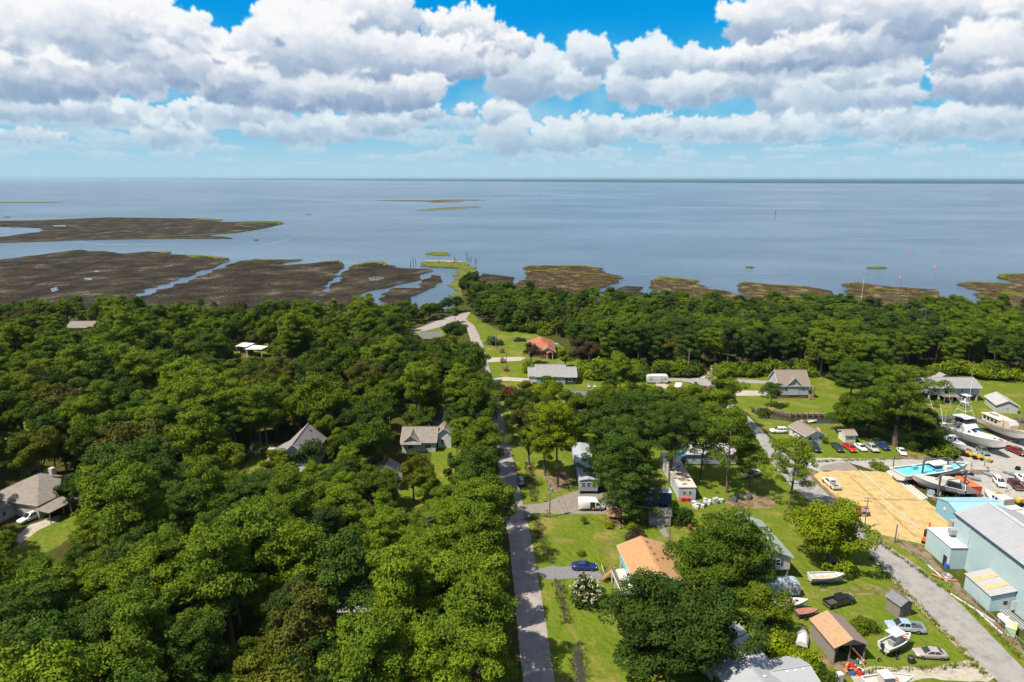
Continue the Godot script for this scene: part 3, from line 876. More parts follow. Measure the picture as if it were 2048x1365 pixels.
func ditch_grass() -> void:          # long grass along the ditch lips and the uncut edges
	var r := RandomNumberGenerator.new()
	r.seed = 6
	var mb := MB.new()
	for k in 9:
		var a := r.randf() * TAU
		var o := Vector3(cos(a), 0, sin(a)) * r.randf_range(0.05, 0.3)
		var d := Vector3(cos(a + 1.4), 0, sin(a + 1.4)) * 0.06
		mb.tri(o - d, o + d, o * 2.0 + Vector3(0, r.randf_range(0.3, 0.6), 0))
	var lines := [[1051, 925, 1067, 1005], [1063, 925, 1075, 1004], [1065, 1036, 1098, 1128], [1074, 1034, 1108, 1126], [1109, 1162, 1130, 1248], [1123, 1161, 1139, 1246], [1141, 1290, 1154, 1390], [1161, 1284, 1181, 1390], [1758, 1085, 1935, 1212], [1935, 1212, 2050, 1325], [1745, 1118, 1980, 1360], [1625, 1245, 1668, 1310], [1205, 1130, 1214, 1166], [1050, 1040, 1100, 1032], [1700, 1350, 1950, 1330], [1500, 815, 1525, 838], [1600, 925, 1810, 918], [1238, 1165, 1262, 1185]]
	var spots := []
	for q in lines:
		var a := G(q[0], q[1])
		var b := G(q[2], q[3])
		for k in int(a.distance_to(b) * 5.0):
			var p := a.lerp(b, r.randf()) + Vector3(r.randf_range(-0.45, 0.45), 0, r.randf_range(-0.45, 0.45))
			var s := r.randf_range(0.5, 1.3)
			spots.append(Transform3D(Basis(Vector3.UP, r.randf() * TAU).scaled(Vector3.ONE * s), p))
	var mm := MultiMesh.new()
	mm.transform_format = MultiMesh.TRANSFORM_3D
	mm.use_colors = true
	mm.mesh = mb.done()
	mm.instance_count = spots.size()
	for k in spots.size():
		mm.set_instance_transform(k, spots[k])
		mm.set_instance_color(k, Color(0.075, 0.12, 0.014).lerp(Color(0.16, 0.15, 0.04), r.randf() * r.randf() * 1.4))
	var o := MultiMeshInstance3D.new()
	o.name = "long_grass"
	o.multimesh = mm
	var m := mat(1.3, 1.3, 1.3, 0.95)
	m.vertex_color_use_as_albedo = true
	o.material_override = m
	o.set_meta("kind", "stuff")
	o.set_meta("label", "long uncut grass along the ditches, fences and road edges")
	o.set_meta("category", "grass")
	add_child(o)
# ------------------------------------------------------------------ trees
var shapes := {}         # "pine0" -> {trunk, crown}
var tones := {}
var clear_spots := []    # [x, z, radius] taken by buildings, vehicles and so on
var keep := []           # [u0, v0, u1, v1, z]: parts of the photograph where something at depth z shows, so no nearer crown may stand there

func leafy(puffs: Array, per: int, size: float, slim: float, r: RandomNumberGenerator, up := 0.25, loose := 0.75) -> ArrayMesh:
	var v := PackedVector3Array()
	var nn := PackedVector3Array()
	var cc := PackedColorArray()
	for p in puffs:
		var c: Vector3 = p[0]
		var rx: float = p[1]
		var ry: float = p[2]
		var tint := r.randf_range(0.72, 1.0)
		var warm := r.randf_range(-0.06, 0.10)
		var count := int(per * rx * rx)
		for k in count:
			var y := r.randf_range(-0.65, 1.0)
			var a := r.randf() * TAU
			var s := sqrt(1.0 - y * y)
			var d := Vector3(cos(a) * s, y, sin(a) * s)
			var q := c + Vector3(d.x * rx, d.y * ry, d.z * rx) * lerpf(0.6, 1.08, sqrt(r.randf()))
			var n := (d + Vector3(r.randf_range(-1, 1), r.randf_range(-1, 1), r.randf_range(-1, 1)) * loose + Vector3(0, up, 0)).normalized()
			var t := n.cross(Vector3(r.randf_range(-1, 1), r.randf_range(-1, 1), r.randf_range(-1, 1))).normalized()
			var b := n.cross(t)
			var l := size * r.randf_range(0.65, 1.3)
			t *= l
			b *= l * slim
			var g := tint * r.randf_range(0.8, 1.0)
			var col := Color(minf(1.0, g * (0.92 + warm)), g * 0.96, g * r.randf_range(0.75, 1.0))
			v.append(q + t); v.append(q - t); v.append(q + b)
			v.append(q - t); v.append(q + t); v.append(q - b)
			for j in 6:
				nn.append(n)
				cc.append(col)
	var arr := []
	arr.resize(Mesh.ARRAY_MAX)
	arr[Mesh.ARRAY_VERTEX] = v
	arr[Mesh.ARRAY_NORMAL] = nn
	arr[Mesh.ARRAY_COLOR] = cc
	var m := ArrayMesh.new()
	m.add_surface_from_arrays(Mesh.PRIMITIVE_TRIANGLES, arr)
	return m

func make_pine(seed_: int, tall := 17.0, low := 0.42, wide := 4.6, limbs := 26, sparse := false, girth := 0.30) -> Dictionary:
	var r := RandomNumberGenerator.new()
	r.seed = seed_
	var wood := MB.new()
	var bend := Vector3(r.randf_range(-0.5, 0.5), 0, r.randf_range(-0.5, 0.5))
	var pts := []
	for k in 6:
		var t := k / 5.0
		pts.append(Vector3(0, tall * 0.95 * t, 0) + bend * sin(t * 2.4))
	for k in 5:
		wood.tube(pts[k], pts[k + 1], lerpf(girth, 0.07, k / 5.0), lerpf(girth, 0.07, (k + 1) / 5.0), 7)
	var puffs := []
	var az := r.randf() * TAU
	var lean := r.randf() * TAU
	for k in limbs:
		var t := (k + r.randf() * 0.7) / limbs
		az += 2.4 + r.randf_range(-0.5, 0.5)
		var y := tall * lerpf(low, 0.93, t)
		var reach := wide * sqrt(maxf(0.06, 1.0 - pow((t - 0.28) / 0.80, 2.0))) * r.randf_range(0.6, 1.15) * (1.0 + 0.28 * cos(az - lean))
		var from := Vector3(0, y, 0) + bend * sin(y / tall * 2.4)
		var dir := Vector3(cos(az), r.randf_range(0.05, 0.4), sin(az))
		var tip := from + dir * reach
		wood.tube(from, tip, 0.10, 0.03, 4)
		var at_ := [1.0, 0.68] if sparse else [1.0, 0.72, 0.46]
		for f in at_:
			var c: Vector3 = from + dir * reach * f + Vector3(r.randf_range(-0.6, 0.6), r.randf_range(0.0, 0.55), r.randf_range(-0.6, 0.6))
			var rx := r.randf_range(0.7, 1.45) * (0.9 if sparse else 1.0)
			puffs.append([c, rx, rx * r.randf_range(0.5, 0.72)])
			var side := dir.cross(Vector3.UP).normalized() * r.randf_range(-1.5, 1.5)
			puffs.append([c + side + Vector3(0, r.randf_range(-0.2, 0.3), 0), rx * 0.75, rx * 0.45])
	for k in 5:
		puffs.append([Vector3(r.randf_range(-0.9, 0.9), tall * r.randf_range(0.9, 1.0), r.randf_range(-0.9, 0.9)) + bend * 0.6, r.randf_range(0.8, 1.2), r.randf_range(0.6, 0.9)])
	return {"trunk": wood.done(), "crown": leafy(puffs, 112, 0.205, 0.42, r, 0.35, 0.8), "r": wide + 0.8, "h": tall + 0.6}

func make_broadleaf(seed_: int, tall := 13.0, wide := 5.2, low := 0.22, clumps := 78, leaf := 0.20, puff := 1.0, dense := 118) -> Dictionary:
	var r := RandomNumberGenerator.new()
	r.seed = seed_
	var wood := MB.new()
	wood.tube(Vector3.ZERO, Vector3(0.15, tall * 0.30, 0.1), 0.34, 0.26, 7)
	var mid := tall * (low + 1.0) * 0.5
	var half := tall * (1.0 - low) * 0.5
	var fork := Vector3(0.15, tall * 0.28, 0.1)
	var puffs := []
	var lobes := []
	for k in 7:
		var a := TAU * k / 7.0 + r.randf_range(-0.4, 0.4)
		var e := r.randf_range(-0.2 if low > 0.1 else -0.75, 0.75)
		lobes.append(Vector3(cos(a) * cos(e), sin(e), sin(a) * cos(e)) * r.randf_range(0.28, 0.72))
	lobes.append(Vector3(0, 0.55, 0))
	for k in clumps:
		var y := 1.0 - 2.0 * (k + 0.5) / clumps
		var a := k * 2.399963 + r.randf_range(-0.25, 0.25)
		var s := sqrt(maxf(0.0, 1.0 - y * y))
		var lobe: Vector3 = lobes[k % lobes.size()]
		var d := Vector3(cos(a) * s, y, sin(a) * s)
		var q := lobe + d * r.randf_range(0.34, 0.52)
		if q.y < -0.85:
			continue
		var c := Vector3(q.x * wide, mid + q.y * half, q.z * wide)
		var rx := r.randf_range(0.65, 1.6) * puff
		puffs.append([c, rx, rx * r.randf_range(0.62, 0.85)])
		if k % 6 == 0:
			wood.tube(fork, c, 0.14, 0.04, 5)
	return {"trunk": wood.done(), "crown": leafy(puffs, dense, leaf, 0.62, r, 0.25, 0.8), "r": wide, "h": tall}

func make_shrub(seed_: int, tall := 2.6, wide := 2.0, leaf := 0.17) -> Dictionary:
	var r := RandomNumberGenerator.new()
	r.seed = seed_
	var wood := MB.new()
	var puffs := []
	for k in 16:
		var a := r.randf() * TAU
		var d := sqrt(r.randf()) * 0.72
		var y := r.randf_range(0.25, 0.85) * (1.0 - 0.4 * d)
		var c := Vector3(cos(a) * d * wide, y * tall, sin(a) * d * wide)
		puffs.append([c, r.randf_range(0.5, 0.85) * wide / 2.0, r.randf_range(0.4, 0.65) * wide / 2.0])
		if k % 3 == 0:
			wood.tube(Vector3.ZERO, c, 0.05, 0.02, 4)
	return {"trunk": wood.done(), "crown": leafy(puffs, 150, leaf, 0.6, r, 0.25, 0.8), "r": wide, "h": tall}

func tone(called: String, r: float, g: float, b: float) -> void:
	var m := mat(r * 1.28, g * 1.26, b * 1.25, 0.75)
	m.vertex_color_use_as_albedo = true
	m.metallic_specular = 0.12
	m.backlight_enabled = true
	m.backlight = lin(r * 0.55, g * 0.6, b * 0.35)
	tones[called] = m

func make_tree_kinds() -> void:
	for k in 7:
		shapes["pine%d" % k] = make_pine(100 + k, [17.0, 16.0, 19.0, 14.5, 17.5, 16.5, 18.0][k], [0.42, 0.36, 0.52, 0.30, 0.46, 0.4, 0.55][k], [4.4, 5.0, 3.6, 4.2, 5.4, 4.0, 4.8][k], [24, 28, 20, 26, 30, 18, 24][k])
	shapes.pine_thin = make_pine(131, 17.0, 0.34, 4.6, 28, true)
	shapes.leaf_oak = make_broadleaf(231, 15.5, 9.6, 0.06, 230, 0.22, 1.25, 95)
	shapes.leaf_round = make_broadleaf(233, 12.5, 7.4, 0.08, 150, 0.22, 1.15, 95)
	shapes.pine_wide = make_pine(137, 22.0, 0.40, 9.4, 60, false, 0.8)
	shapes.pine_low = make_pine(139, 19.0, 0.10, 6.2, 58, false, 0.4)
	for k in 7:
		shapes["leaf%d" % k] = make_broadleaf(200 + k, [13.0, 12.0, 15.5, 10.5, 13.5, 12.5, 14.0][k], [5.2, 5.6, 4.4, 4.6, 6.2, 4.8, 5.2][k], [0.2, 0.16, 0.24, 0.15, 0.2, 0.12, 0.26][k], [78, 84, 72, 64, 96, 60, 80][k])
	for k in 3:
		shapes["shrub%d" % k] = make_shrub(300 + k, [2.6, 2.2, 3.0][k], [2.0, 2.2, 1.9][k])
	tone("pine_a", 0.135, 0.198, 0.014)
	tone("pine_b", 0.100, 0.158, 0.014)
	tone("pine_c", 0.058, 0.105, 0.016)
	tone("pine_lime", 0.160, 0.205, 0.010)
	tone("leaf_a", 0.066, 0.110, 0.010)
	tone("leaf_b", 0.105, 0.150, 0.011)
	tone("leaf_c", 0.040, 0.072, 0.012)
	tone("leaf_d", 0.088, 0.094, 0.020)
	tone("lime", 0.160, 0.215, 0.008)
	tone("olive", 0.105, 0.118, 0.014)
	tone("pine_d", 0.042, 0.074, 0.018)
	tone("blue_green", 0.075, 0.115, 0.058)
	tone("plum", 0.065, 0.050, 0.026)
	tone("crimson", 0.26, 0.030, 0.045)
	tone("yellow", 0.28, 0.20, 0.01)
	tone("blossom", 0.55, 0.50, 0.46)
	tone("pink", 0.34, 0.20, 0.20)

func blocked(x: float, z: float, h: float, r: float, low := 0.25) -> bool:
	for c in clear_spots:
		if Vector2(x - c[0], z - c[1]).length() < c[2] + 0.6:
			return true
	var top := px(Vector3(x, h, z))
	var bot := px(Vector3(x, h * low, z))
	var half := r * F / maxf(20.0, -z) * 0.92
	for k in keep:
		if z > k[4] and bot.x - half < k[2] and bot.x + half > k[0] and top.y < k[3] and bot.y > k[1]:
			return true
	return false

func on_road(x: float, z: float) -> bool:
	for p in roads:
		if Geometry2D.is_point_in_polygon(Vector2(x, z), p):
			return true
	return false

func plant(shape: String, tone_: String, x: float, z: float, s: float, yaw: float, label: String, group := "", called := "", sy := 1.0) -> Node3D:
	var d: Dictionary = shapes[shape]
	var kind := "pine_tree" if shape.begins_with("pine") else ("shrub" if shape.begins_with("shrub") else "broadleaf_tree")
	var o := thing(called if called else kind, Vector3(x, -0.02, z), yaw, label, "shrub" if kind == "shrub" else "tree", group)
	o.scale = Vector3(s, s * sy, s)
	part(o, "stem" if kind == "shrub" else "trunk", d.trunk, M.bark)
	part(o, "foliage" if kind == "shrub" else "crown", d.crown, tones[tone_])
	return o

func lone(shape: String, tone_: String, u: float, v: float, tall: float, wide: float, label: String, called := "", group := "") -> Node3D:
	var g := G(u, v)
	var d: Dictionary = shapes[shape]
	var s: float = wide / d.r
	var o := plant(shape, tone_, g.x, g.z, s, rng.randf() * TAU, label, group, called, (tall / d.h) / s)
	clear_spots.append([g.x, g.z, wide * 0.62])
	return o

func road_left(z: float) -> float:       # the left edge of the lane through the wood
	var e := [[-60.0, 2.5], [-85.0, 1.3], [-126.0, -0.8], [-155.0, -2.6], [-187.0, -5.0], [-216.0, -8.2], [-255.0, -12.9], [-290.0, -17.5], [-330.0, -24.0], [-420.0, -10.0]]
	for k in e.size() - 1:
		if z <= e[k][0] and z > e[k + 1][0]:
			return lerpf(e[k][1], e[k + 1][1], (z - e[k][0]) / (e[k + 1][0] - e[k][0]))
	return 2.0

const RIGHT_WOOD := [[940, 640], [962, 652], [1010, 664], [1075, 664], [1118, 678], [1140, 712], [1165, 742], [1290, 742], [1380, 744], [1405, 748], [1413, 735], [1428, 735], [1440, 748], [1540, 746], [1630, 744], [1680, 762], [1760, 764], [1840, 744], [1960, 748], [2060, 764], [2250, 772], [2350, 660], [2048, 648], [1850, 638], [1700, 636], [1500, 632], [1300, 625], [1200, 625], [1060, 612], [985, 602], [962, 578], [948, 560], [936, 556], [928, 575], [932, 600], [944, 618], [942, 628]]
const MID_WOOD := [[1040, 800], [1062, 772], [1150, 782], [1190, 772], [1290, 790], [1390, 800], [1440, 826], [1480, 860], [1500, 905], [1440, 905], [1380, 888], [1330, 912], [1270, 905], [1210, 905], [1140, 900], [1080, 905], [1042, 880]]

func build_trees() -> void:
	make_tree_kinds()
	single_trees()
	var r := RandomNumberGenerator.new()
	r.seed = 9
	var n := FastNoiseLite.new()
	n.frequency = 0.018
	n.fractal_octaves = 3
	var right := ground_poly(RIGHT_WOOD)
	var mid := ground_poly(MID_WOOD)
	var pines := []
	var leaves := []
	var z := -58.0
	while z > -410.0:
		var half := 0.80 * -z + 14.0
		var x := -half
		while x < half:
			var px_ := x + r.randf_range(-2.4, 2.4)
			var pz := z + r.randf_range(-2.4, 2.4)
			x += 6.4
			var p := Vector2(px_, pz)
			var wood := 0
			if pz > -366.0 and px_ < road_left(pz) - 6.0:
				wood = 1
			elif Geometry2D.is_point_in_polygon(p, right):
				wood = 2
			elif Geometry2D.is_point_in_polygon(p, mid):
				wood = 3
			if wood == 0 or on_road(px_, pz):
				continue
			var m := n.get_noise_2d(px_, pz)
			var pine := false
			match wood:
				1: pine = m + (0.20 if pz > -140.0 else -0.06) + (0.12 if px_ < -90 and pz < -200 else 0.0) + r.randf_range(-0.25, 0.25) > 0.0
				2: pine = m + 0.22 + r.randf_range(-0.25, 0.25) > 0.0
				3: pine = m - 0.1 + r.randf_range(-0.25, 0.25) > 0.0
			var s := r.randf_range(0.6, 1.0) + (r.randf_range(0.1, 0.5) if r.randf() < 0.4 else 0.0)
			if wood == 2:
				s = (0.62 + s * 0.3) * (1.0 if pz > -285.0 else 0.82) * (1.0 if pine else 0.94)
			if wood == 1 and pz < -270.0:
				s *= lerpf(1.0, 0.42, clampf((-270.0 - pz) / 85.0, 0.0, 1.0))
			if wood == 3:
				s *= 0.88
			var shape := ("pine%d" if pine else "leaf%d") % (r.randi() % 7)
			var d: Dictionary = shapes[shape]
			var ok := false
			for f in [1.0, 0.72, 0.5, 0.34]:
				if not blocked(px_, pz, d.h * s * f, d.r * s * f):
					s *= f
					ok = true
					break
			if not ok:
				continue
			var q := r.randf() + m * 0.35
			var tn: String
			if pine:
				tn = "pine_a" if q > 0.66 else ("pine_b" if q > 0.30 else ("pine_c" if q > 0.08 else "pine_d"))
				if wood == 2:
					tn = "pine_a" if q > 0.95 else ("pine_b" if q > 0.55 else ("pine_c" if q > 0.2 else "pine_d"))
			else:
				tn = "lime" if q > 0.97 else ("leaf_b" if q > 0.72 else ("olive" if q > 0.58 else ("leaf_a" if q > 0.32 else ("leaf_c" if q > 0.10 else "leaf_d"))))
			var show: float = s * d.r / -pz
			(pines if pine else leaves).append([show, shape, tn, px_, pz, s, r.randf() * TAU, wood])
		z -= 6.4
	for kind in [[pines, "pine_wood", "pines of the woodland standing farther off, their crowns run together", "pine tree"], [leaves, "broadleaf_wood", "broadleaf trees of the woodland standing farther off, their crowns run together", "broadleaf tree"]]:
		var all: Array = kind[0]
		all.sort_custom(func(a, b): return a[0] > b[0])
		for k in mini(280, all.size()):
			var t: Array = all[k]
			var pine: bool = kind[3] == "pine tree"
			var where: String = ["", "in the dense wood beside the shaded lane", "in the tall wood behind the trailers and boatyard", "in the grove between the lane and the parked trailers"][t[7]]
			where = nearest_landmark(t[3], t[4], where)
			var look: String = {"pine_a": "yellow-green", "pine_b": "mid-green", "pine_c": "dark green", "leaf_a": "green", "leaf_b": "olive-lit", "leaf_c": "deep green", "leaf_d": "brownish", "olive": "olive", "lime": "bright lime", "pine_d": "blackish green"}[t[2]]
			plant(t[1], t[2], t[3], t[4], t[5], t[6], "%s %s %s %s" % ["large" if t[5] > 1.02 else ("small" if t[5] < 0.72 else "medium"), look, "pine" if pine else "broadleaf tree", where], "%s trees %s" % ["pine" if pine else "broadleaf", where])
		var rest := all.slice(280)
		var by := {}
		for t in rest:
			var key: String = t[1] + " " + t[2]
			if not by.has(key):
				by[key] = []
			by[key].append(t)
		var o := Node3D.new()
		o.name = kind[1]
		add_child(o)
		o.set_meta("kind", "stuff")
		o.set_meta("label", kind[2])
		o.set_meta("category", kind[3])
		for key in by:
			var list: Array = by[key]
			for piece in [["crown", shapes[list[0][1]].crown, tones[list[0][2]]], ["trunk", shapes[list[0][1]].trunk, M.bark]]:
				var mm := MultiMesh.new()
				mm.transform_format = MultiMesh.TRANSFORM_3D
				mm.mesh = piece[1]
				mm.instance_count = list.size()
				for k in list.size():
					var t: Array = list[k]
					mm.set_instance_transform(k, Transform3D(Basis(Vector3.UP, t[6]).scaled(Vector3.ONE * t[5]), Vector3(t[3], 0, t[4])))
				var mi := MultiMeshInstance3D.new()
				mi.name = piece[0]
				mi.multimesh = mm
				mi.material_override = piece[2]
				mi.set_meta("kind", "stuff")
				o.add_child(mi, true)
		print("trees ", kind[1], " ", all.size())
	undergrowth(r)

var landmarks := []

func nearest_landmark(x: float, z: float, other: String) -> String:
	var best := 46.0
	var said := other
	for l in landmarks:
		var d := Vector2(x - l[1], z - l[2]).length()
		if d < best:
			best = d
			said = "beside the " + l[0].replace("_", " ")
	return said

func undergrowth(r: RandomNumberGenerator) -> void:
	# bushes along the wood's edges, in the gaps of the yards and by the marsh
	var bands := [
		[[[1130, 735], [1165, 740], [1290, 742], [1290, 764], [1200, 760], [1150, 752]], 46, 2.1, "lime", "bush in the thicket behind the grey-roofed houses"],
		[[[1430, 746], [1540, 745], [1620, 742], [1640, 750], [1540, 754], [1435, 752]], 34, 1.9, "leaf_b", "bush along the foot of the tall wood by the street"],
		[[[1850, 744], [2060, 752], [2120, 762], [1960, 760], [1870, 750]], 40, 1.9, "lime", "bush along the foot of the tall wood behind the raised house"],
		[[[1300, 744], [1400, 746], [1398, 752], [1310, 751]], 24, 2.0, "leaf_b", "bush in the hedge behind the white trailer"],
		[[[1010, 656], [1075, 658], [1118, 668], [1125, 678], [1075, 666], [1010, 664]], 26, 1.9, "leaf_b", "bush along the wood behind the brick house"],
		[[[1655, 752], [1760, 756], [1840, 744], [1840, 756], [1760, 768], [1670, 764]], 30, 1.8, "leaf_a", "bush along the wood behind the canal trees"],
		[[[330, 640], [560, 622], [700, 622], [860, 622], [880, 640], [700, 640], [560, 645], [360, 665]], 60, 1.9, "leaf_a", "scrub bush at the edge of the marsh flats"],
		[[[1535, 1290], [1600, 1280], [1650, 1330], [1690, 1345], [1680, 1375], [1610, 1360], [1560, 1320]], 20, 1.15, "lime", "rank bush in the overgrown plot beside the open shed"],
		[[[1515, 1245], [1600, 1250], [1650, 1300], [1560, 1300]], 16, 1.25, "leaf_b", "vine-covered bush behind the tan-roofed open shed"],
		[[[1700, 1258], [1770, 1245], [1790, 1250], [1720, 1275]], 7, 0.7, "leaf_b", "low bush in the row beside the blue pickup"],
		[[[1820, 900], [1880, 895], [1925, 925], [1905, 935]], 8, 1.2, "leaf_b", "bush in the clump behind the parked dark cars"]]
	for b in bands:
		var poly := ground_poly(b[0])
		var lo := Vector2(1e9, 1e9)
		var hi := -lo
		for p in poly:
			lo = lo.min(p)
			hi = hi.max(p)
		var done := 0
		for tries in 900:
			if done >= b[1]:
				break
			var p := Vector2(r.randf_range(lo.x, hi.x), r.randf_range(lo.y, hi.y))
			if not Geometry2D.is_point_in_polygon(p, poly) or on_road(p.x, p.y):
				continue
			var s: float = b[2] * r.randf_range(0.7, 1.25)
			if blocked(p.x, p.y, 2.6 * s, 2.0 * s, 0.0):
				continue
			done += 1
			var tn: String = b[3] if r.randf() < 0.6 else ["leaf_a", "leaf_b", "leaf_c"][r.randi() % 3]
			plant("shrub%d" % (r.randi() % 3), tn, p.x, p.y, s, r.randf() * TAU, b[4], b[4].replace("bush", "bushes"))

func single_trees() -> void:
	lone("pine4", "pine_lime", 1116, 974, 21.5, 6.8, "tall yellow-green pine with a bare red-brown trunk on the lawn by the roadside ditch", "pine_tree")
	lone("pine1", "pine_a", 1090, 952, 15.0, 4.6, "yellow-green pine just behind the tall one by the roadside ditch", "pine_tree")
	lone("leaf0", "leaf_a", 1058, 938, 12.0, 4.2, "dense green tree at the road edge left of the tall yellow-green pine", "broadleaf_tree")
	lone("leaf1", "lime", 1090, 842, 12.5, 5.6, "bright yellow-green tree in front of the light grey roof", "broadleaf_tree")
	lone("leaf2", "leaf_c", 1205, 905, 14.0, 6.2, "dark green oak in front of the small dark grey roof", "broadleaf_tree")
	lone("pine_low", "pine_c", 1262, 1040, 20.0, 7.2, "big dark green pine hanging over the gazebo and the lettered trailer", "pine_tree")
	lone("pine_low", "pine_c", 1238, 990, 19.0, 6.0, "dark green pine beside the long pale mobile home", "pine_tree")
	lone("pine_low", "pine_c", 1206, 978, 17.0, 5.4, "dark green pine hiding the right side of the long pale mobile home", "pine_tree")
	lone("pine_wide", "pine_c", 1341, 968, 21.0, 7.6, "dark green pine standing beside the flat-roofed mobile home", "pine_tree")
	lone("pine1", "pine_c", 1290, 940, 18.0, 6.0, "dark green pine in the grove between the two mobile homes", "pine_tree")
	lone("pine_thin", "pine_b", 1454, 986, 21.0, 6.6, "open-branched pine on the grass behind the heap of white drums", "pine_tree")
	lone("pine_thin", "pine_b", 1400, 960, 18.0, 5.0, "slim open pine between the flat-roofed mobile home and the road", "pine_tree")
	lone("pine_thin", "pine_a", 1577, 1020, 17.6, 5.6, "lone open-crowned pine at the edge of the grey road", "pine_tree")
	lone("pine_thin", "pine_b", 1500, 985, 12.0, 4.4, "smaller open pine left of the lone one at the road edge", "pine_tree")
	lone("leaf_round", "lime", 1655, 1126, 12.6, 7.4, "broad yellow-green tree shading a small vehicle beside the grey road", "broadleaf_tree")
	lone("leaf_oak", "leaf_a", 1450, 1178, 15.0, 8.8, "large spreading oak covering the green-roofed raised house", "broadleaf_tree")
	lone("leaf_oak", "leaf_c", 1318, 1330, 14.0, 9.4, "huge dark green oak in front of the tan-roofed house", "broadleaf_tree")
	lone("leaf_round", "leaf_c", 1405, 1345, 13.0, 7.4, "dark green oak overhanging the white metal roof", "broadleaf_tree")
	lone("leaf3", "leaf_b", 1512, 1265, 9.0, 4.2, "leafy green tree in front of the old silver caravan", "broadleaf_tree")
	lone("pine_wide", "pine_b", 1790, 893, 23.0, 10.6, "towering umbrella-crowned pine with a thick bare trunk by the parked cars", "pine_tree")
	lone("leaf_round", "leaf_a", 1735, 870, 12.5, 9.0, "dark green broad tree beside the canal left of the towering pine", "broadleaf_tree")
	lone("leaf_round", "leaf_c", 1832, 892, 10.5, 7.4, "dark tree behind the row of dark cars by the boats", "broadleaf_tree")
	lone("leaf_round", "leaf_a", 1695, 866, 10.0, 6.4, "green tree at the canal end of the clump left of the towering pine", "broadleaf_tree")
	lone("shrub1", "leaf_b", 1885, 915, 4.2, 4.0, "hedge-like bush between the dark cars and the cabin workboat", "shrub")
	lone("shrub0", "leaf_b", 1868, 892, 4.6, 4.4, "bright bush beside the small cabin boat", "shrub")
	lone("leaf2", "leaf_a", 1680, 770, 12.0, 6.0, "green tree right of the grey gabled house", "broadleaf_tree")
	lone("leaf1", "leaf_a", 1745, 782, 11.0, 6.0, "green tree behind the towering pine", "broadleaf_tree")
	lone("pine1", "pine_b", 1640, 752, 16.0, 6.2, "full pine rising behind the grey gabled house", "pine_tree")
	lone("pine3", "pine_b", 1720, 760, 17.0, 7.0, "spreading pine at the front of the tall wood", "pine_tree")
	lone("pine3", "pine_c", 1700, 800, 13.0, 5.4, "green pine behind the canal beside the grey gabled house", "pine_tree")
	lone("pine1", "pine_c", 1541, 815, 8.6, 3.6, "small pine on the canal bank in front of the grey gabled house", "pine_tree")
	lone("leaf3", "leaf_a", 1444, 838, 11.0, 4.0, "open green tree at the bend of the grey road", "broadleaf_tree")
	lone("leaf3", "plum", 1062, 728, 9.0, 3.6, "dark purple-brown tree in front of the brick house", "broadleaf_tree")
	lone("leaf1", "plum", 1165, 738, 12.0, 6.6, "wide brown-purple tree behind the light grey roof", "broadleaf_tree")
	lone("leaf2", "leaf_b", 1130, 736, 7.6, 3.8, "green tree between the brick house and the brown-purple tree", "broadleaf_tree")
	lone("leaf4", "yellow", 1243, 672, 11.0, 3.6, "tree with golden-yellow top in the wood behind the brick house", "broadleaf_tree")
	lone("leaf0", "leaf_c", 905, 702, 12.5, 6.4, "dark rounded tree in the fork of the lane", "broadleaf_tree")
	lone("shrub2", "blue_green", 517, 918, 6.0, 2.6, "blue-green spruce on the lawn beside the steep-roofed house", "spruce_tree")
	lone("shrub0", "blue_green", 985, 690, 4.5, 4.0, "grey-green bush by the bend of the lane", "shrub")
	lone("leaf1", "leaf_b", 440, 985, 13.0, 6.4, "bright olive tree left of the steep-roofed house", "broadleaf_tree")
	lone("leaf0", "leaf_a", 735, 965, 15.0, 6.2, "tall green tree right of the steep-roofed house", "broadleaf_tree")
	lone("leaf3", "leaf_a", 843, 985, 10.0, 2.6, "slim vine-clad tree on the lawn in front of the pale house", "broadleaf_tree")
	lone("pine2", "pine_a", 900, 1310, 18.0, 6.0, "yellow-green pine overhanging the shaded lane near the bottom lawn", "pine_tree")
	var row := [[-72, "pine1", "pine_a", 1.05], [-80, "pine0", "pine_b", 1.1], [-89, "pine4", "pine_a", 1.0], [-98, "leaf2", "leaf_b", 1.05], [-107, "pine3", "pine_b", 1.1], [-115, "pine1", "pine_a", 1.05], [-123, "leaf4", "leaf_a", 1.0], [-131, "pine2", "pine_c", 0.9], [-142, "leaf0", "leaf_a", 0.95], [-150, "pine0", "pine_b", 0.95], [-158, "leaf1", "leaf_b", 0.95], [-167, "leaf3", "leaf_a", 1.0], [-176, "leaf2", "leaf_a", 1.1], [-185, "leaf4", "leaf_b", 1.05], [-194, "leaf0", "leaf_a", 1.15], [-204, "leaf1", "leaf_c", 1.1], [-214, "leaf2", "leaf_a", 1.15], [-224, "leaf4", "leaf_c", 1.15], [-234, "leaf0", "leaf_a", 1.1], [-243, "leaf3", "leaf_c", 1.0]]
	for q in row:
		var x: float = road_left(q[0]) - (5.9 if q[0] > -118 else 4.4) - rng.randf() * 0.8
		plant(q[1], q[2], x, q[0], q[3], rng.randf() * TAU, "%s overhanging the left edge of the shaded lane" % ("pine" if q[1].begins_with("pine") else "leafy tree"), "trees overhanging the shaded lane", "", 1.08)
		clear_spots.append([x, q[0], 3.2])
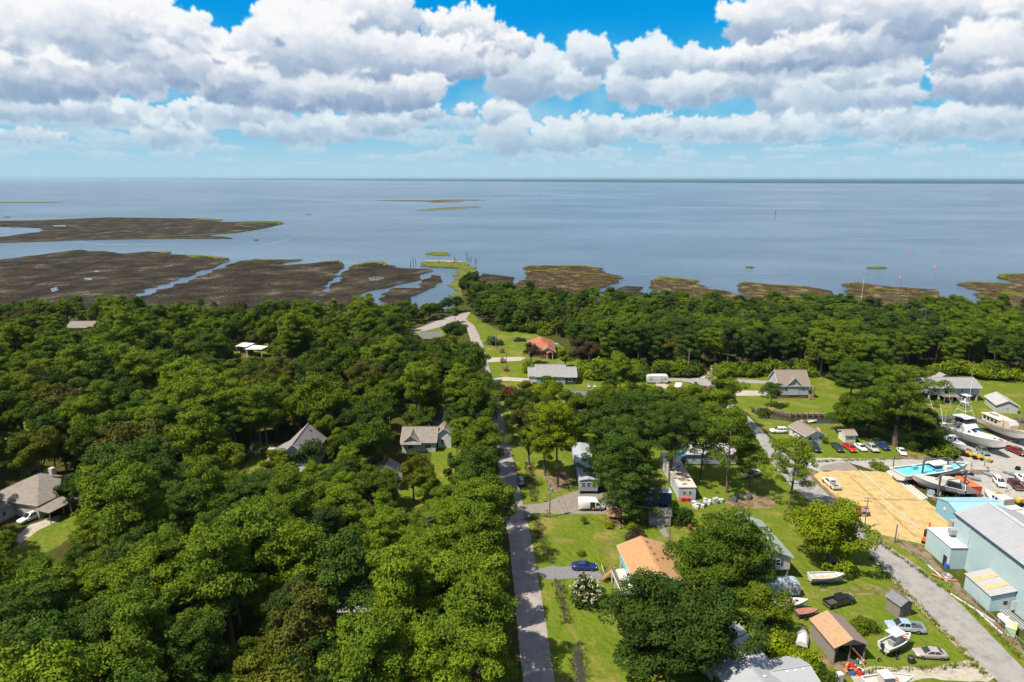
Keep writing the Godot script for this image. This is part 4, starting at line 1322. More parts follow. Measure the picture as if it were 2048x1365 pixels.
	for q in [[30, 655, 13.0, 6.0], [75, 650, 14.0, 6.5], [118, 655, 12.0, 5.0], [212, 660, 15.0, 5.5], [245, 655, 16.0, 6.5], [270, 662, 13.0, 5.0], [160, 648, 9.0, 4.0], [430, 655, 9.0, 4.5], [620, 655, 11.0, 5.5], [690, 658, 10.0, 5.0], [760, 652, 9.5, 5.0], [860, 640, 9.0, 5.0], [330, 690, 14.0, 7.0], [290, 700, 12.0, 6.0]]:
		lone("pine1" if int(q[0]) % 2 else "leaf1", "pine_b" if int(q[0]) % 2 else "leaf_a", q[0], q[1], q[2], q[3], "taller tree standing out along the marsh edge of the wood", "", "taller trees along the marsh edge")
	for q in [[742, 1008, 9.0, 4.4], [776, 1015, 8.0, 3.6], [760, 1022, 9.0, 4.0], [812, 770, 9.0, 5.0], [845, 760, 9.0, 4.6], [835, 880, 9.5, 4.6], [860, 862, 11.0, 4.6]]:
		lone("leaf5", "leaf_a", q[0], q[1], q[2], q[3], "green tree screening a small house near the lane", "", "trees screening the small houses by the lane")
	for q in [[330, 1120, 14.0], [610, 1090, 15.0], [860, 1180, 16.0], [480, 1250, 14.0], [250, 870, 13.0], [1216, 700, 17.0], [1480, 690, 16.0], [1840, 700, 17.0], [395, 800, 12.0], [570, 770, 13.0]]:
		var g0 := G(q[0], q[1])
		var dead := thing("dead_tree", g0, rng.randf() * TAU, "bare grey dead tree standing up among the green crowns", "dead tree", "dead trees among the crowns")
		var dm := MB.new().tube(Vector3.ZERO, Vector3(0.3, q[2], 0.2), 0.22, 0.05, 6)
		part(dead, "trunk", dm.done(), tinted(0.26, 0.24, 0.22))
		for k in 7:
			var y: float = q[2] * (0.5 + 0.07 * k)
			var aa := k * 2.4
			part(dead, "branch", MB.new().tube(Vector3(0.2, y, 0.1), Vector3(0.2 + cos(aa) * (3.2 - 0.3 * k), y + 1.1, 0.1 + sin(aa) * (3.2 - 0.3 * k)), 0.07, 0.02, 4).done(), tinted(0.26, 0.24, 0.22))
	for q in [[926, 592, 10.0, 4.0], [936, 588, 14.0, 4.6], [944, 596, 15.0, 5.0], [958, 604, 13.0, 5.0], [948, 575, 11.0, 4.4], [970, 612, 12.0, 5.0], [915, 625, 9.0, 4.2], [895, 628, 9.0, 4.4]]:
		lone("pine0" if int(q[0]) % 2 else "leaf2", "leaf_c", q[0], q[1], q[2], q[3], "dark tree on the narrow point beyond the end of the lane", "", "dark trees on the narrow point")
	for q in [[1180, 868, 13.0, 6.0, "leaf4", "leaf_a"], [1245, 880, 13.0, 6.0, "leaf0", "leaf_c"], [1300, 872, 14.0, 6.0, "pine4", "pine_c"], [1365, 880, 13.0, 5.8, "leaf2", "leaf_a"], [1415, 895, 13.0, 5.6, "pine0", "pine_b"], [1140, 852, 11.0, 5.0, "leaf1", "leaf_b"], [1330, 850, 12.0, 5.6, "leaf3", "leaf_b"], [1270, 845, 12.0, 5.6, "leaf1", "leaf_a"], [1220, 838, 11.0, 5.4, "leaf4", "leaf_b"], [1385, 838, 11.0, 5.0, "leaf0", "leaf_b"], [1310, 822, 8.0, 4.4, "leaf2", "leaf_b"], [1260, 815, 8.0, 4.6, "leaf3", "lime"], [1360, 822, 8.0, 4.4, "leaf1", "lime"]]:
		lone(q[4], q[5], q[0], q[1], q[2], q[3], "tree of the close grove between the lane and the small trailers", "", "trees of the close grove")
	# shrubs with a look of their own
	lone("shrub1", "leaf_c", 1173, 1204, 4.8, 3.3, "round oleander with white blossom on the front lawn", "oleander_bush")
	var g := G(1173, 1204)
	flowers(g, 3.1, 4.6, 80, "blossom", "oleander_bush")
	lone("shrub2", "leaf_c", 1021, 812, 7.0, 4.0, "crape myrtle with crimson flowers beside the lane", "crape_myrtle")
	flowers(G(1021, 812), 3.7, 6.8, 190, "crimson", "crape_myrtle")
	lone("shrub0", "leaf_b", 1412, 798, 4.6, 3.6, "crape myrtle with faded red flowers by the small camper", "crape_myrtle")
	flowers(G(1412, 798), 3.4, 4.5, 170, "crimson", "crape_myrtle_001")
	lone("shrub1", "plum", 1272, 1082, 3.2, 2.4, "reddish shrub behind the tan-roofed house", "shrub")
	lone("shrub0", "leaf_c", 1362, 1050, 4.6, 2.8, "dark round shrub beside the grey shed", "shrub")
	lone("shrub2", "leaf_b", 1168, 1048, 2.2, 0.8, "young sapling on the lawn below the white van", "sapling")
	lone("shrub0", "leaf_b", 1163, 1112, 1.2, 1.0, "small yellowish flower bush on the lawn", "shrub")
	lone("shrub0", "lime", 1219, 1056, 1.4, 1.2, "pale flowering clump at the gazebo steps", "shrub")
	lone("shrub1", "lime", 1263, 1058, 1.6, 1.1, "small bush between the gazebo and the shed", "shrub")
	lone("shrub1", "lime", 1055, 745, 5.0, 2.6, "drooping light green willow by the grey-roofed house", "willow_tree")
	for q in [[1002, 690], [1003, 706], [1006, 726], [1012, 742]]:
		lone("shrub0", "pink", q[0], q[1], 2.4, 1.4, "pale pink crape myrtle bush in the row along the front lawn", "crape_myrtle", "pink crape myrtles along the front lawn")
	lone("shrub2", "leaf_c", 1530, 836, 3.4, 3.0, "dark bush at the end of the canal", "shrub")
	lone("shrub0", "leaf_b", 1613, 852, 1.8, 1.2, "yellow-green bush on the canal edge behind the garage", "shrub")
	lone("shrub2", "leaf_b", 1652, 888, 2.2, 1.2, "vine-grown bush at the corner of the white garage", "shrub")
	lone("shrub2", "leaf_c", 1610, 886, 2.4, 1.3, "dark vine-grown bush on the side of the white garage", "shrub")
	lone("shrub1", "leaf_b", 1757, 938, 2.0, 2.4, "wind-leaning bush beside the boat hoist", "shrub")
	lone("shrub0", "leaf_b", 1690, 770, 3.0, 3.0, "thick bush beside the house with stairs", "shrub")
	lone("leaf3", "leaf_c", 612, 950, 9.0, 4.4, "low green tree in front of the steep-roofed house", "broadleaf_tree")
	lone("leaf2", "leaf_b", 560, 962, 8.0, 3.8, "olive green tree below the brick chimney", "broadleaf_tree")

func flowers(g: Vector3, wide: float, tall: float, n: int, tone_: String, owner_name: String) -> void:
	var r := RandomNumberGenerator.new()
	r.seed = int(absf(g.x) * 7.0 + 3)
	var puffs := []
	for k in n:
		var y := r.randf_range(-0.1, 1.0)
		var a := r.randf() * TAU
		var s := sqrt(1.0 - y * y)
		puffs.append([Vector3(cos(a) * s * wide * 0.92, tall * 0.42 + y * tall * 0.52, sin(a) * s * wide * 0.92), 0.3, 0.22])
	var o := get_node(owner_name)
	var f := part(o, "flowers", leafy(puffs, 110, 0.13, 0.8, r), tones[tone_])
	f.scale = Vector3.ONE / o.scale
# ------------------------------------------------------------------ buildings
# A block stands on x 0..w (left to right) and z 0..-d (front to back) of its house; the front looks along +z.
func roof_mesh(kind: String, w: float, d: float, y: float, rise: float, oh: float, thick := 0.16) -> ArrayMesh:
	var mb := MB.new()
	if kind == "gx" or kind == "gz":
		var L := w if kind == "gx" else d
		var W := d if kind == "gx" else w
		var to := func(a: float, b: float, yy: float) -> Vector3: return Vector3(a, yy, -b) if kind == "gx" else Vector3(b, yy, -a)
		var drop := rise / (W * 0.5) * oh
		for side in 2:
			var b0 := -oh if side == 0 else W + oh
			var top := [to.call(-oh, b0, y - drop), to.call(L + oh, b0, y - drop), to.call(L + oh, W * 0.5, y + rise), to.call(-oh, W * 0.5, y + rise)]
			for k in 4:
				top[k] = top[k] + Vector3(0, thick, 0)
			if (side == 1) != (kind == "gz"):
				top.reverse()
			mb.slab(top, thick)
	elif kind == "hip":
		var drop := 0.12
		var run := minf(w, d) * 0.5
		var a := Vector3(-oh, y - drop, oh)
		var b := Vector3(w + oh, y - drop, oh)
		var c := Vector3(w + oh, y - drop, -d - oh)
		var e := Vector3(-oh, y - drop, -d - oh)
		var r0 := Vector3(run, y + rise, -run) if w >= d else Vector3(w * 0.5, y + rise, -run)
		var r1 := Vector3(w - run, y + rise, -run) if w >= d else Vector3(w * 0.5, y + rise, -d + run)
		if w >= d:
			r0.z = -d * 0.5
			r1.z = -d * 0.5
			mb.quad(a, b, r1, r0); mb.quad(c, e, r0, r1); mb.tri(b, c, r1); mb.tri(e, a, r0)
		else:
			mb.quad(b, c, r1, r0); mb.quad(e, a, r0, r1); mb.tri(a, b, r0); mb.tri(c, e, r1)
		mb.slab([a, b, c, e], thick)
	elif kind == "shed":                                   # low at x = 0, high at x = w
		mb.slab([Vector3(-oh, y + thick - 0.05, oh), Vector3(w + oh, y + rise + thick, oh), Vector3(w + oh, y + rise + thick, -d - oh), Vector3(-oh, y + thick - 0.05, -d - oh)], thick)
	elif kind == "fore":                                   # low at the front, high at the back
		mb.slab([Vector3(-oh, y + thick - 0.05, oh), Vector3(w + oh, y + thick - 0.05, oh), Vector3(w + oh, y + rise + thick, -d - oh), Vector3(-oh, y + rise + thick, -d - oh)], thick)
	else:
		mb.slab([Vector3(-oh, y + thick, oh), Vector3(w + oh, y + thick, oh), Vector3(w + oh, y + thick, -d - oh), Vector3(-oh, y + thick, -d - oh)], thick)
	return mb.done()

func wall_mesh(kind: String, w: float, d: float, y0: float, y1: float, rise: float, open_front := false) -> ArrayMesh:
	var mb := MB.new()
	var a := Vector3(0, y0, 0)
	var b := Vector3(w, y0, 0)
	var c := Vector3(w, y0, -d)
	var e := Vector3(0, y0, -d)
	var u := Vector3(0, y1 - y0, 0)
	if not open_front:
		mb.quad(a, b, b + u, a + u)
	mb.quad(b, c, c + u, b + u); mb.quad(c, e, e + u, c + u); mb.quad(e, a, a + u, e + u)
	mb.quad(a, e, c, b)
	var k := Vector3(0, rise, 0)
	if kind == "gx":
		mb.tri(b + u, c + u, (b + c) * 0.5 + u + k)
		mb.tri(e + u, a + u, (a + e) * 0.5 + u + k)
	elif kind == "gz":
		mb.tri(a + u, b + u, (a + b) * 0.5 + u + k)
		mb.tri(c + u, e + u, (c + e) * 0.5 + u + k)
	elif kind == "shed":
		mb.quad(b + u, c + u, c + u + k, b + u + k)
		mb.tri(a + u, b + u, b + u + k)
		mb.tri(c + u, e + u, c + u + k)
	elif kind == "fore":
		mb.quad(c + u, e + u, e + u + k, c + u + k)
		mb.tri(b + u, c + u, c + u + k)
		mb.tri(e + u, a + u, e + u + k)
	return mb.done()

func on_face(face: String, s: float, y: float, w: float, d: float) -> Transform3D:
	match face:
		"f": return at(s, y, 0.0)
		"b": return at(s, y, -d, PI)
		"l": return at(0.0, y, -s, -PI / 2)
		_: return at(w, y, -s, PI / 2)

func add_window(o: Node3D, face: String, s: float, y: float, ww: float, hh: float, w: float, d: float, shift := Vector3.ZERO, shutter: Material = null, frame: Material = null) -> void:
	var t := on_face(face, s, y, w, d)
	t.origin += shift
	var f := MB.new()
	var x := ww * 0.5
	var z := 0.05
	var b := 0.09
	f.span(Vector3(-x, 0, 0.0), Vector3(-x + b, hh, z)).span(Vector3(x - b, 0, 0), Vector3(x, hh, z)).span(Vector3(-x + b, 0, 0), Vector3(x - b, b, z)).span(Vector3(-x + b, hh - b, 0), Vector3(x - b, hh, z)).span(Vector3(-x + b, hh * 0.5 - 0.03, 0.006), Vector3(x - b, hh * 0.5 + 0.03, z - 0.006))
	var win := part(o, "window", f.done(), frame if frame else M.white, t)
	part(win, "pane", MB.new().span(Vector3(-x + 0.02, 0.02, 0.004), Vector3(x - 0.02, hh - 0.02, 0.022)).done(), M.glass)
	if shutter:
		for k in [-1, 1]:
			part(win, "shutter", MB.new().box(Vector3(k * (x + 0.24), hh * 0.5, 0.03), Vector3(0.42, hh, 0.05)).done(), shutter)

func add_door(o: Node3D, face: String, s: float, y: float, ww: float, hh: float, w: float, d: float, m: Material, shift := Vector3.ZERO) -> void:
	var t := on_face(face, s, y, w, d)
	t.origin += shift
	var door := part(o, "door", MB.new().box(Vector3(0, hh * 0.5, 0.03), Vector3(ww, hh, 0.06)).done(), m, t)
	part(door, "door_handle", MB.new().box(Vector3(ww * 0.36, hh * 0.48, 0.08), Vector3(0.06, 0.12, 0.05)).done(), M.steel)

func block(o: Node3D, shift: Vector3, w: float, d: float, y0: float, y1: float, kind: String, rise: float, wall: Material, roof: Material, oh := 0.4, trim: Material = null, open_front := false) -> MeshInstance3D:
	var t := Transform3D(Basis(), shift)
	part(o, "wall", wall_mesh(kind, w, d, y0, y1, rise, open_front), wall, t)
	var rf := part(o, "roof", roof_mesh(kind, w, d, y1, rise, oh), roof, t)
	if kind == "gx":
		part(rf, "ridge_cap", MB.new().beam(Vector3(-oh, y1 + rise + 0.2, -d * 0.5), Vector3(w + oh, y1 + rise + 0.2, -d * 0.5), 0.24, 0.07).done(), roof)
	elif kind == "gz":
		part(rf, "ridge_cap", MB.new().beam(Vector3(w * 0.5, y1 + rise + 0.2, oh), Vector3(w * 0.5, y1 + rise + 0.2, -d - oh), 0.24, 0.07).done(), roof)
	if trim:
		var f := MB.new()
		if kind == "gz":
			var drop := rise / (w * 0.5) * oh
			for e in [oh + 0.02, -d - oh - 0.02]:
				f.beam(Vector3(-oh, y1 - drop + 0.06, e), Vector3(w * 0.5, y1 + rise + 0.06, e), 0.04, 0.2)
				f.beam(Vector3(w + oh, y1 - drop + 0.06, e), Vector3(w * 0.5, y1 + rise + 0.06, e), 0.04, 0.2)
			for e in [-oh - 0.02, w + oh + 0.02]:
				f.beam(Vector3(e, y1 - drop + 0.05, oh), Vector3(e, y1 - drop + 0.05, -d - oh), 0.04, 0.2)
		elif kind == "gx":
			var drop := rise / (d * 0.5) * oh
			for e in [-oh - 0.02, w + oh + 0.02]:
				f.beam(Vector3(e, y1 - drop + 0.06, oh), Vector3(e, y1 + rise + 0.06, -d * 0.5), 0.04, 0.2)
				f.beam(Vector3(e, y1 - drop + 0.06, -d - oh), Vector3(e, y1 + rise + 0.06, -d * 0.5), 0.04, 0.2)
			f.beam(Vector3(-oh, y1 - drop + 0.05, oh + 0.02), Vector3(w + oh, y1 - drop + 0.05, oh + 0.02), 0.04, 0.2)
		else:
			f.beam(Vector3(-oh, y1 - 0.02, oh + 0.02), Vector3(w + oh, y1 - 0.02, oh + 0.02), 0.04, 0.18)
			f.beam(Vector3(-oh - 0.02, y1 - 0.02, oh), Vector3(-oh - 0.02, y1 - 0.02, -d - oh), 0.04, 0.18)
		part(rf, "fascia", f.done(), trim, Transform3D())
	return rf

func piers(o: Node3D, shift: Vector3, w: float, d: float, h: float, m: Material, nx := 3, nz := 4, r := 0.17) -> void:
	var post := MB.new().box(Vector3(0, h * 0.5, 0), Vector3(r * 2, h, r * 2)).done()
	for i in nx:
		for j in nz:
			part(o, "pier", post, m, Transform3D(Basis(), shift + Vector3(lerpf(0.3, w - 0.3, float(i) / (nx - 1)), 0, lerpf(-0.3, -d + 0.3, float(j) / (nz - 1)))))

func vents(rf: Node3D, spots: Array, m: Material) -> void:
	for s in spots:
		part(rf, "vent", MB.new().box(Vector3.ZERO, Vector3(0.34, 0.3, 0.34)).done(), m, Transform3D(Basis(), s))

func railing(o: Node3D, pts: Array, m: Material, y := 0.0) -> void:
	for k in pts.size() - 1:
		var a: Vector3 = pts[k] + Vector3(0, y, 0)
		var b: Vector3 = pts[k + 1] + Vector3(0, y, 0)
		var r := MB.new()
		r.beam(a + Vector3(0, 1.0, 0), b + Vector3(0, 1.0, 0), 0.12, 0.06)
		r.beam(a + Vector3(0, 0.12, 0), b + Vector3(0, 0.12, 0), 0.05, 0.08)
		var n := int(a.distance_to(b) / 0.22)
		for j in n:
			var q := a.lerp(b, (j + 0.5) / n)
			r.box(q + Vector3(0, 0.55, 0), Vector3(0.045, 0.84, 0.045))
		part(o, "railing", r.done(), m)

func stairs(o: Node3D, from: Vector3, to: Vector3, wide: float, m: Material) -> void:      # from the top to the foot
	var n := maxi(3, int((from.y - to.y) / 0.19))
	var mb := MB.new()
	var f := to - from
	var side := Vector3(f.x, 0, f.z).normalized().cross(Vector3.UP)
	for k in [-1, 1]:
		mb.beam(from + side * wide * 0.5 * k, to + side * wide * 0.5 * k, 0.07, 0.28)
		mb.beam(from + side * wide * 0.5 * k + Vector3(0, 0.95, 0), to + side * wide * 0.5 * k + Vector3(0, 0.95, 0), 0.08, 0.08)
		mb.box(to + side * wide * 0.5 * k + Vector3(0, 0.5, 0), Vector3(0.09, 1.0, 0.09))
	var st := part(o, "stairs", mb.done(), m)
	for k in n:
		var p := from.lerp(to, (k + 0.5) / n)
		part(st, "tread", MB.new().box(Vector3.ZERO, Vector3(wide, 0.05, 0.28)).done(), m, Transform3D(Basis(side, Vector3.UP, side.cross(Vector3.UP)), p + Vector3(0, 0.12, 0)))

func place(called: String, x: float, z: float, yaw: float, w: float, d: float, label: String, category := "house", group := "") -> Node3D:
	var o := thing(called, Vector3(x, 0, z), yaw, label, category, group)
	var b := Basis(Vector3.UP, yaw)
	var mid := Vector3(x, 0, z) + b * Vector3(w * 0.5, 0, -d * 0.5)
	landmarks.append([called, mid.x, mid.z])
	for i in 3:
		for j in 3:
			var q := Vector3(x, 0, z) + b * Vector3(w * i / 2.0, 0, -d * j / 2.0)
			clear_spots.append([q.x, q.z, maxf(1.4, minf(w, d) * 0.36)])
	return o

func see(u0: float, v0: float, u1: float, v1: float, z: float) -> void:
	keep.append([u0, v0, u1, v1, z])

func build_buildings() -> void:
	var shingle_tan := tinted(0.46, 0.275, 0.14, 0.92, "asphalt", 7.0)
	var shingle_grey := tinted(0.30, 0.30, 0.315, 0.92, "asphalt", 7.0)
	var shingle_dark := tinted(0.17, 0.165, 0.17, 0.92, "asphalt", 7.0)
	var shingle_brown := tinted(0.26, 0.215, 0.19, 0.92, "asphalt", 7.0)
	var shingle_taupe := tinted(0.27, 0.25, 0.255, 0.92, "asphalt", 8.0)
	var shingle_rose := tinted(0.38, 0.16, 0.10, 0.92, "asphalt", 7.0)
	var shingle_old := tinted(0.25, 0.225, 0.205, 0.95, "worn", 7.0)
	var pale_blue := tinted(0.40, 0.46, 0.52, 0.7, "faint", 8.0)
	var steel_aqua := tinted(0.43, 0.58, 0.63, 0.5, "faint", 16.0)
	var steel_blue := tinted(0.20, 0.45, 0.58, 0.5, "faint", 14.0)
	var metal_roof := tinted(0.355, 0.37, 0.40, 0.5, "faint", 14.0)
	var trim_navy := mat(0.03, 0.07, 0.14, 0.5)

	# the tan-roofed house on stilts, with decks on both sides
	var h := place("stilt_house", 21.3, -102.7, 0.10, 8.0, 12.0, "turquoise house on stilts with a tan shingle roof and white deck posts")
	piers(h, Vector3.ZERO, 8.0, 12.0, 2.6, M.white)
	var rf := block(h, Vector3.ZERO, 8.0, 12.0, 2.6, 5.1, "gz", 1.5, M.aqua, shingle_tan, 0.45, M.white)
	vents(rf, [Vector3(4.7, 6.55, -10.6), Vector3(4.75, 6.5, -8.6), Vector3(4.8, 6.5, -6.6), Vector3(4.8, 6.5, -4.6), Vector3(6.1, 6.05, -5.8), Vector3(7.1, 5.7, -6.0)], tinted(0.22, 0.10, 0.05))
	part(h, "enclosure", MB.new().span(Vector3(0.6, 0.0, -0.4), Vector3(7.4, 2.6, -8.0)).done(), M.aqua)
	part(h, "deck_floor", MB.new().span(Vector3(-2.4, 2.5, -1.6), Vector3(-0.02, 2.64, -8.6)).done(), tinted(0.60, 0.57, 0.53, 0.8, "worn", 3.0))
	for k in 4:
		part(h, "deck_post", MB.new().box(Vector3(-2.25, 1.28, -1.8 - k * 2.15), Vector3(0.22, 2.44, 0.22)).done(), M.white)
	part(h, "deck_beam", MB.new().beam(Vector3(-2.38, 2.36, -1.6), Vector3(-2.38, 2.36, -8.6), 0.1, 0.26).done(), M.white)
	part(h, "deck_beam", MB.new().beam(Vector3(-2.4, 2.36, -1.6), Vector3(-0.1, 2.36, -1.6), 0.1, 0.26).done(), M.white)
	railing(h, [Vector3(-0.1, 2.64, -1.65), Vector3(-2.34, 2.64, -1.65), Vector3(-2.34, 2.64, -8.55), Vector3(-1.3, 2.64, -8.55)], M.wood)
	stairs(h, Vector3(-1.7, 2.6, -8.7), Vector3(-3.8, 0.1, -9.4), 1.0, M.wood_tan)
	part(h, "deck_floor", MB.new().span(Vector3(8.02, 2.5, -4.0), Vector3(9.5, 2.64, -10.4)).done(), M.wood_grey)
	railing(h, [Vector3(9.42, 2.64, -4.0), Vector3(9.42, 2.64, -10.4), Vector3(8.1, 2.64, -10.4)], M.wood_grey)
	for k in 3:
		part(h, "deck_post", MB.new().box(Vector3(9.35, 1.28, -4.3 - k * 2.9), Vector3(0.2, 2.44, 0.2)).done(), M.wood_grey)
	stairs(h, Vector3(8.9, 2.6, -3.9), Vector3(8.9, 0.1, -0.6), 1.0, M.wood_grey)
	add_window(h, "l", 4.5, 3.4, 1.2, 1.2, 8.0, 12.0)
	add_door(h, "l", 6.4, 2.66, 1.0, 2.05, 8.0, 12.0, M.white)
	see(1238, 1078, 1300, 1140, -115); see(1300, 1085, 1350, 1140, -115); see(1224, 1110, 1262, 1160, -112)

	# raised house under the oak, green metal roof
	var q := G(1583, 1144, 2.2)
	h = place("raised_house", q.x - 9.0, q.z, 0.08, 9.0, 13.0, "pale raised house with a grey-green roof half hidden under the large oak")
	piers(h, Vector3.ZERO, 9.0, 13.0, 2.2, M.offwhite)
	block(h, Vector3.ZERO, 9.0, 13.0, 2.2, 4.9, "gz", 1.9, tinted(0.60, 0.56, 0.53, 0.75), tinted(0.30, 0.38, 0.345, 0.55), 0.4, M.white)
	add_window(h, "f", 6.7, 3.1, 0.95, 1.35, 9.0, 13.0, Vector3.ZERO, tinted(0.07, 0.16, 0.15))
	add_window(h, "f", 2.4, 3.1, 0.95, 1.35, 9.0, 13.0, Vector3.ZERO, tinted(0.07, 0.16, 0.15))
	add_window(h, "r", 3.0, 3.1, 0.9, 1.2, 9.0, 13.0)
	see(1548, 1104, 1592, 1150, -106)

	# white metal roof at the bottom edge
	h = place("white_roof_house", 30.9, -77.5, 0.2, 8.0, 17.0, "long low house under a pale ribbed metal roof beside the dark oak")
	rf = block(h, Vector3.ZERO, 8.0, 17.0, 0.0, 3.2, "gz", 1.3, M.white, tinted(0.34, 0.36, 0.395, 0.5, "faint", 10.0), 0.4, M.white)
	vents(rf, [Vector3(5.0, 4.4, -7.0), Vector3(5.2, 4.35, -10.0), Vector3(5.0, 4.4, -3.0)], M.white)
	for k in 3:
		part(rf, "seam", MB.new().beam(Vector3(4.2, 4.63, -2.5 - 5.6 * k), Vector3(8.4, 3.26, -2.5 - 5.6 * k), 0.06, 0.04).done(), M.white)
	rf = block(h, Vector3(7.2, 0, -1.2), 5.4, 6.2, 0.0, 2.9, "gx", 0.9, M.white, tinted(0.34, 0.36, 0.395, 0.5, "faint", 10.0), 0.35, M.white)
	vents(rf, [Vector3(1.9, 3.75, -2.7), Vector3(3.2, 3.75, -2.7), Vector3(4.5, 3.75, -2.7)], M.white)
	see(1478, 1300, 1525, 1365, -88); see(1535, 1335, 1605, 1365, -84); see(1462, 1262, 1500, 1300, -92)

	# open-fronted shed
	h = place("open_shed", 48.9, -89.5, 0.11, 5.0, 6.4, "open-fronted shed with a roof half tan shingle and half bare grey", "shed")
	part(h, "wall", wall_mesh("gz", 5.0, 6.4, 0.0, 3.0, 1.2, true), M.wood_grey)
	part(h, "roof", MB.new().slab([Vector3(-0.4, 3.0, 0.4), Vector3(2.5, 4.36, 0.4), Vector3(2.5, 4.36, -6.8), Vector3(-0.4, 3.0, -6.8)], 0.14).done(), tinted(0.44, 0.29, 0.18, 0.92, "asphalt", 7.0))
	part(h, "roof", MB.new().slab([Vector3(2.5, 4.36, 0.4), Vector3(5.4, 3.0, 0.4), Vector3(5.4, 3.0, -6.8), Vector3(2.5, 4.36, -6.8)], 0.14).done(), tinted(0.27, 0.225, 0.20, 0.92, "speck", 2.0))
	for k in 3:
		part(h, "post", MB.new().box(Vector3(0.1 + k * 2.4, 1.5, -0.1), Vector3(0.16, 3.0, 0.16)).done(), M.wood)
	part(h, "tank", MB.new().tube(Vector3(1.2, 0.1, -2.2), Vector3(1.2, 1.9, -2.2), 0.8, 0.8, 12).done(), tinted(0.12, 0.14, 0.15, 0.5))
	see(1622, 1228, 1738, 1296, -96); see(1650, 1290, 1735, 1330, -90)

	# weathered outhouse
	h = place("grey_outhouse", 64.9, -100.4, 0.32, 2.5, 2.8, "narrow weathered plank outhouse with a sagging slate-grey roof", "shed")
	part(h, "wall", wall_mesh("shed", 2.5, 2.8, 0.0, 2.5, 0.0), M.wood_grey)
	for k in 8:
		part(h, "plank", MB.new().box(Vector3(0.16 + k * 0.31, 1.24, 0.02), Vector3(0.285, 2.46, 0.04)).done(), M.wood_grey if k % 3 else M.wood)
	for k in 9:
		part(h, "plank", MB.new().box(Vector3(-0.02, 1.24, -0.16 - k * 0.31), Vector3(0.04, 2.46, 0.285)).done(), M.wood_grey if k % 4 else M.wood)
	part(h, "roof", roof_mesh("gz", 2.5, 2.8, 2.5, 0.7, 0.28, 0.1), tinted(0.20, 0.20, 0.225, 0.9, "worn", 3.0))
	part(h, "gable", MB.new().tri(Vector3(0, 2.5, 0.01), Vector3(2.5, 2.5, 0.01), Vector3(1.25, 3.2, 0.01)).done(), M.wood)
	see(1772, 1186, 1826, 1242, -104)

	# the big steel boat shed
	h = place("boat_shed", 85.5, -72.0, 0.0, 12.4, 48.0, "tall pale aqua steel boat shed with a grey ribbed roof beside the road", "warehouse")
	rf = block(h, Vector3.ZERO, 12.4, 48.0, 0.0, 9.0, "gz", 2.1, steel_aqua, metal_roof, 0.25)
	part(rf, "eave_trim", MB.new().beam(Vector3(-0.27, 8.98, 0.2), Vector3(-0.27, 8.98, -48.2), 0.1, 0.3).done(), trim_navy)
	part(rf, "ridge_trim", MB.new().beam(Vector3(6.2, 11.3, 0.2), Vector3(6.2, 11.3, -48.2), 0.7, 0.06).done(), tinted(0.62, 0.64, 0.66, 0.5))
	part(h, "downpipe", MB.new().box(Vector3(-0.09, 4.4, -43.4), Vector3(0.14, 8.8, 0.14)).done(), M.white)
	var rib := MB.new().box(Vector3(0, 4.45, 0), Vector3(0.035, 8.9, 0.06)).done()
	for k in 78:
		part(h, "wall_rib", rib, steel_aqua, Transform3D(Basis(), Vector3(-0.02, 0, -0.4 - k * 0.61)))
	var rr := MB.new().beam(Vector3(-0.2, 9.12, 0), Vector3(6.0, 11.22, 0), 0.03, 0.012).done()
	for k in 78:
		part(rf, "roof_rib", rr, metal_roof, Transform3D(Basis(), Vector3(0, 0, -0.4 - k * 0.61)))
	# annex and lean-to are of one piece with the shed
	part(h, "annex_wall", MB.new().span(Vector3(-3.1, 0, -43.3), Vector3(-0.05, 4.4, -50.8)).span(Vector3(-0.05, 0, -48.1), Vector3(2.8, 4.4, -50.8)).done(), steel_aqua)
	part(h, "annex_roof", MB.new().span(Vector3(-3.25, 4.4, -43.15), Vector3(-0.06, 4.52, -50.95)).span(Vector3(-0.06, 4.4, -48.3), Vector3(2.95, 4.52, -50.95)).done(), M.white)
	add_door(h, "l", 0.0, 0.0, 1.0, 2.1, 0, 0, M.black, Vector3(-3.1, 0, -44.5))
	part(h, "door_screen", MB.new().box(Vector3(-3.3, 0.5, -43.5), Vector3(0.4, 1.0, 0.8)).done(), M.blue)
	var lt := Vector3(-4.2, 0, -30.4)
	part(h, "leanto_wall", wall_mesh("shed", 4.1, 6.6, 0.0, 2.9, 1.0), steel_aqua, Transform3D(Basis(), lt))
	var lr := part(h, "leanto_roof", roof_mesh("shed", 4.1, 6.6, 2.9, 1.0, 0.2, 0.1), tinted(0.38, 0.39, 0.40, 0.5, "faint", 8.0), Transform3D(Basis(), lt))
	for k in [1.6, 4.2]:
		part(lr, "skylight_panel", MB.new().slab([Vector3(-0.15, 2.99, -k), Vector3(4.1, 4.03, -k), Vector3(4.1, 4.03, -k - 1.1), Vector3(-0.15, 2.99, -k - 1.1)], 0.02).done(), tinted(0.50, 0.40, 0.22, 0.6))
	part(lr, "leanto_trim", MB.new().beam(Vector3(-0.2, 2.9, 0.22), Vector3(4.2, 3.92, 0.22), 0.05, 0.16).done(), trim_navy)
	add_window(h, "f", 2.6, 1.3, 0.7, 0.7, 4.1, 6.6, lt, null, M.rust)
	part(h, "air_conditioner", MB.new().box(Vector3(-0.6, 5.6, -47.3), Vector3(1.1, 1.0, 1.1)).done(), M.galvanised)
	part(h, "chimney_duct", MB.new().box(Vector3(-0.45, 1.4, -30.0), Vector3(0.8, 1.7, 0.1)).done(), M.white)
	see(1850, 1050, 1960, 1240, -110); see(1905, 1000, 2048, 1240, -100)

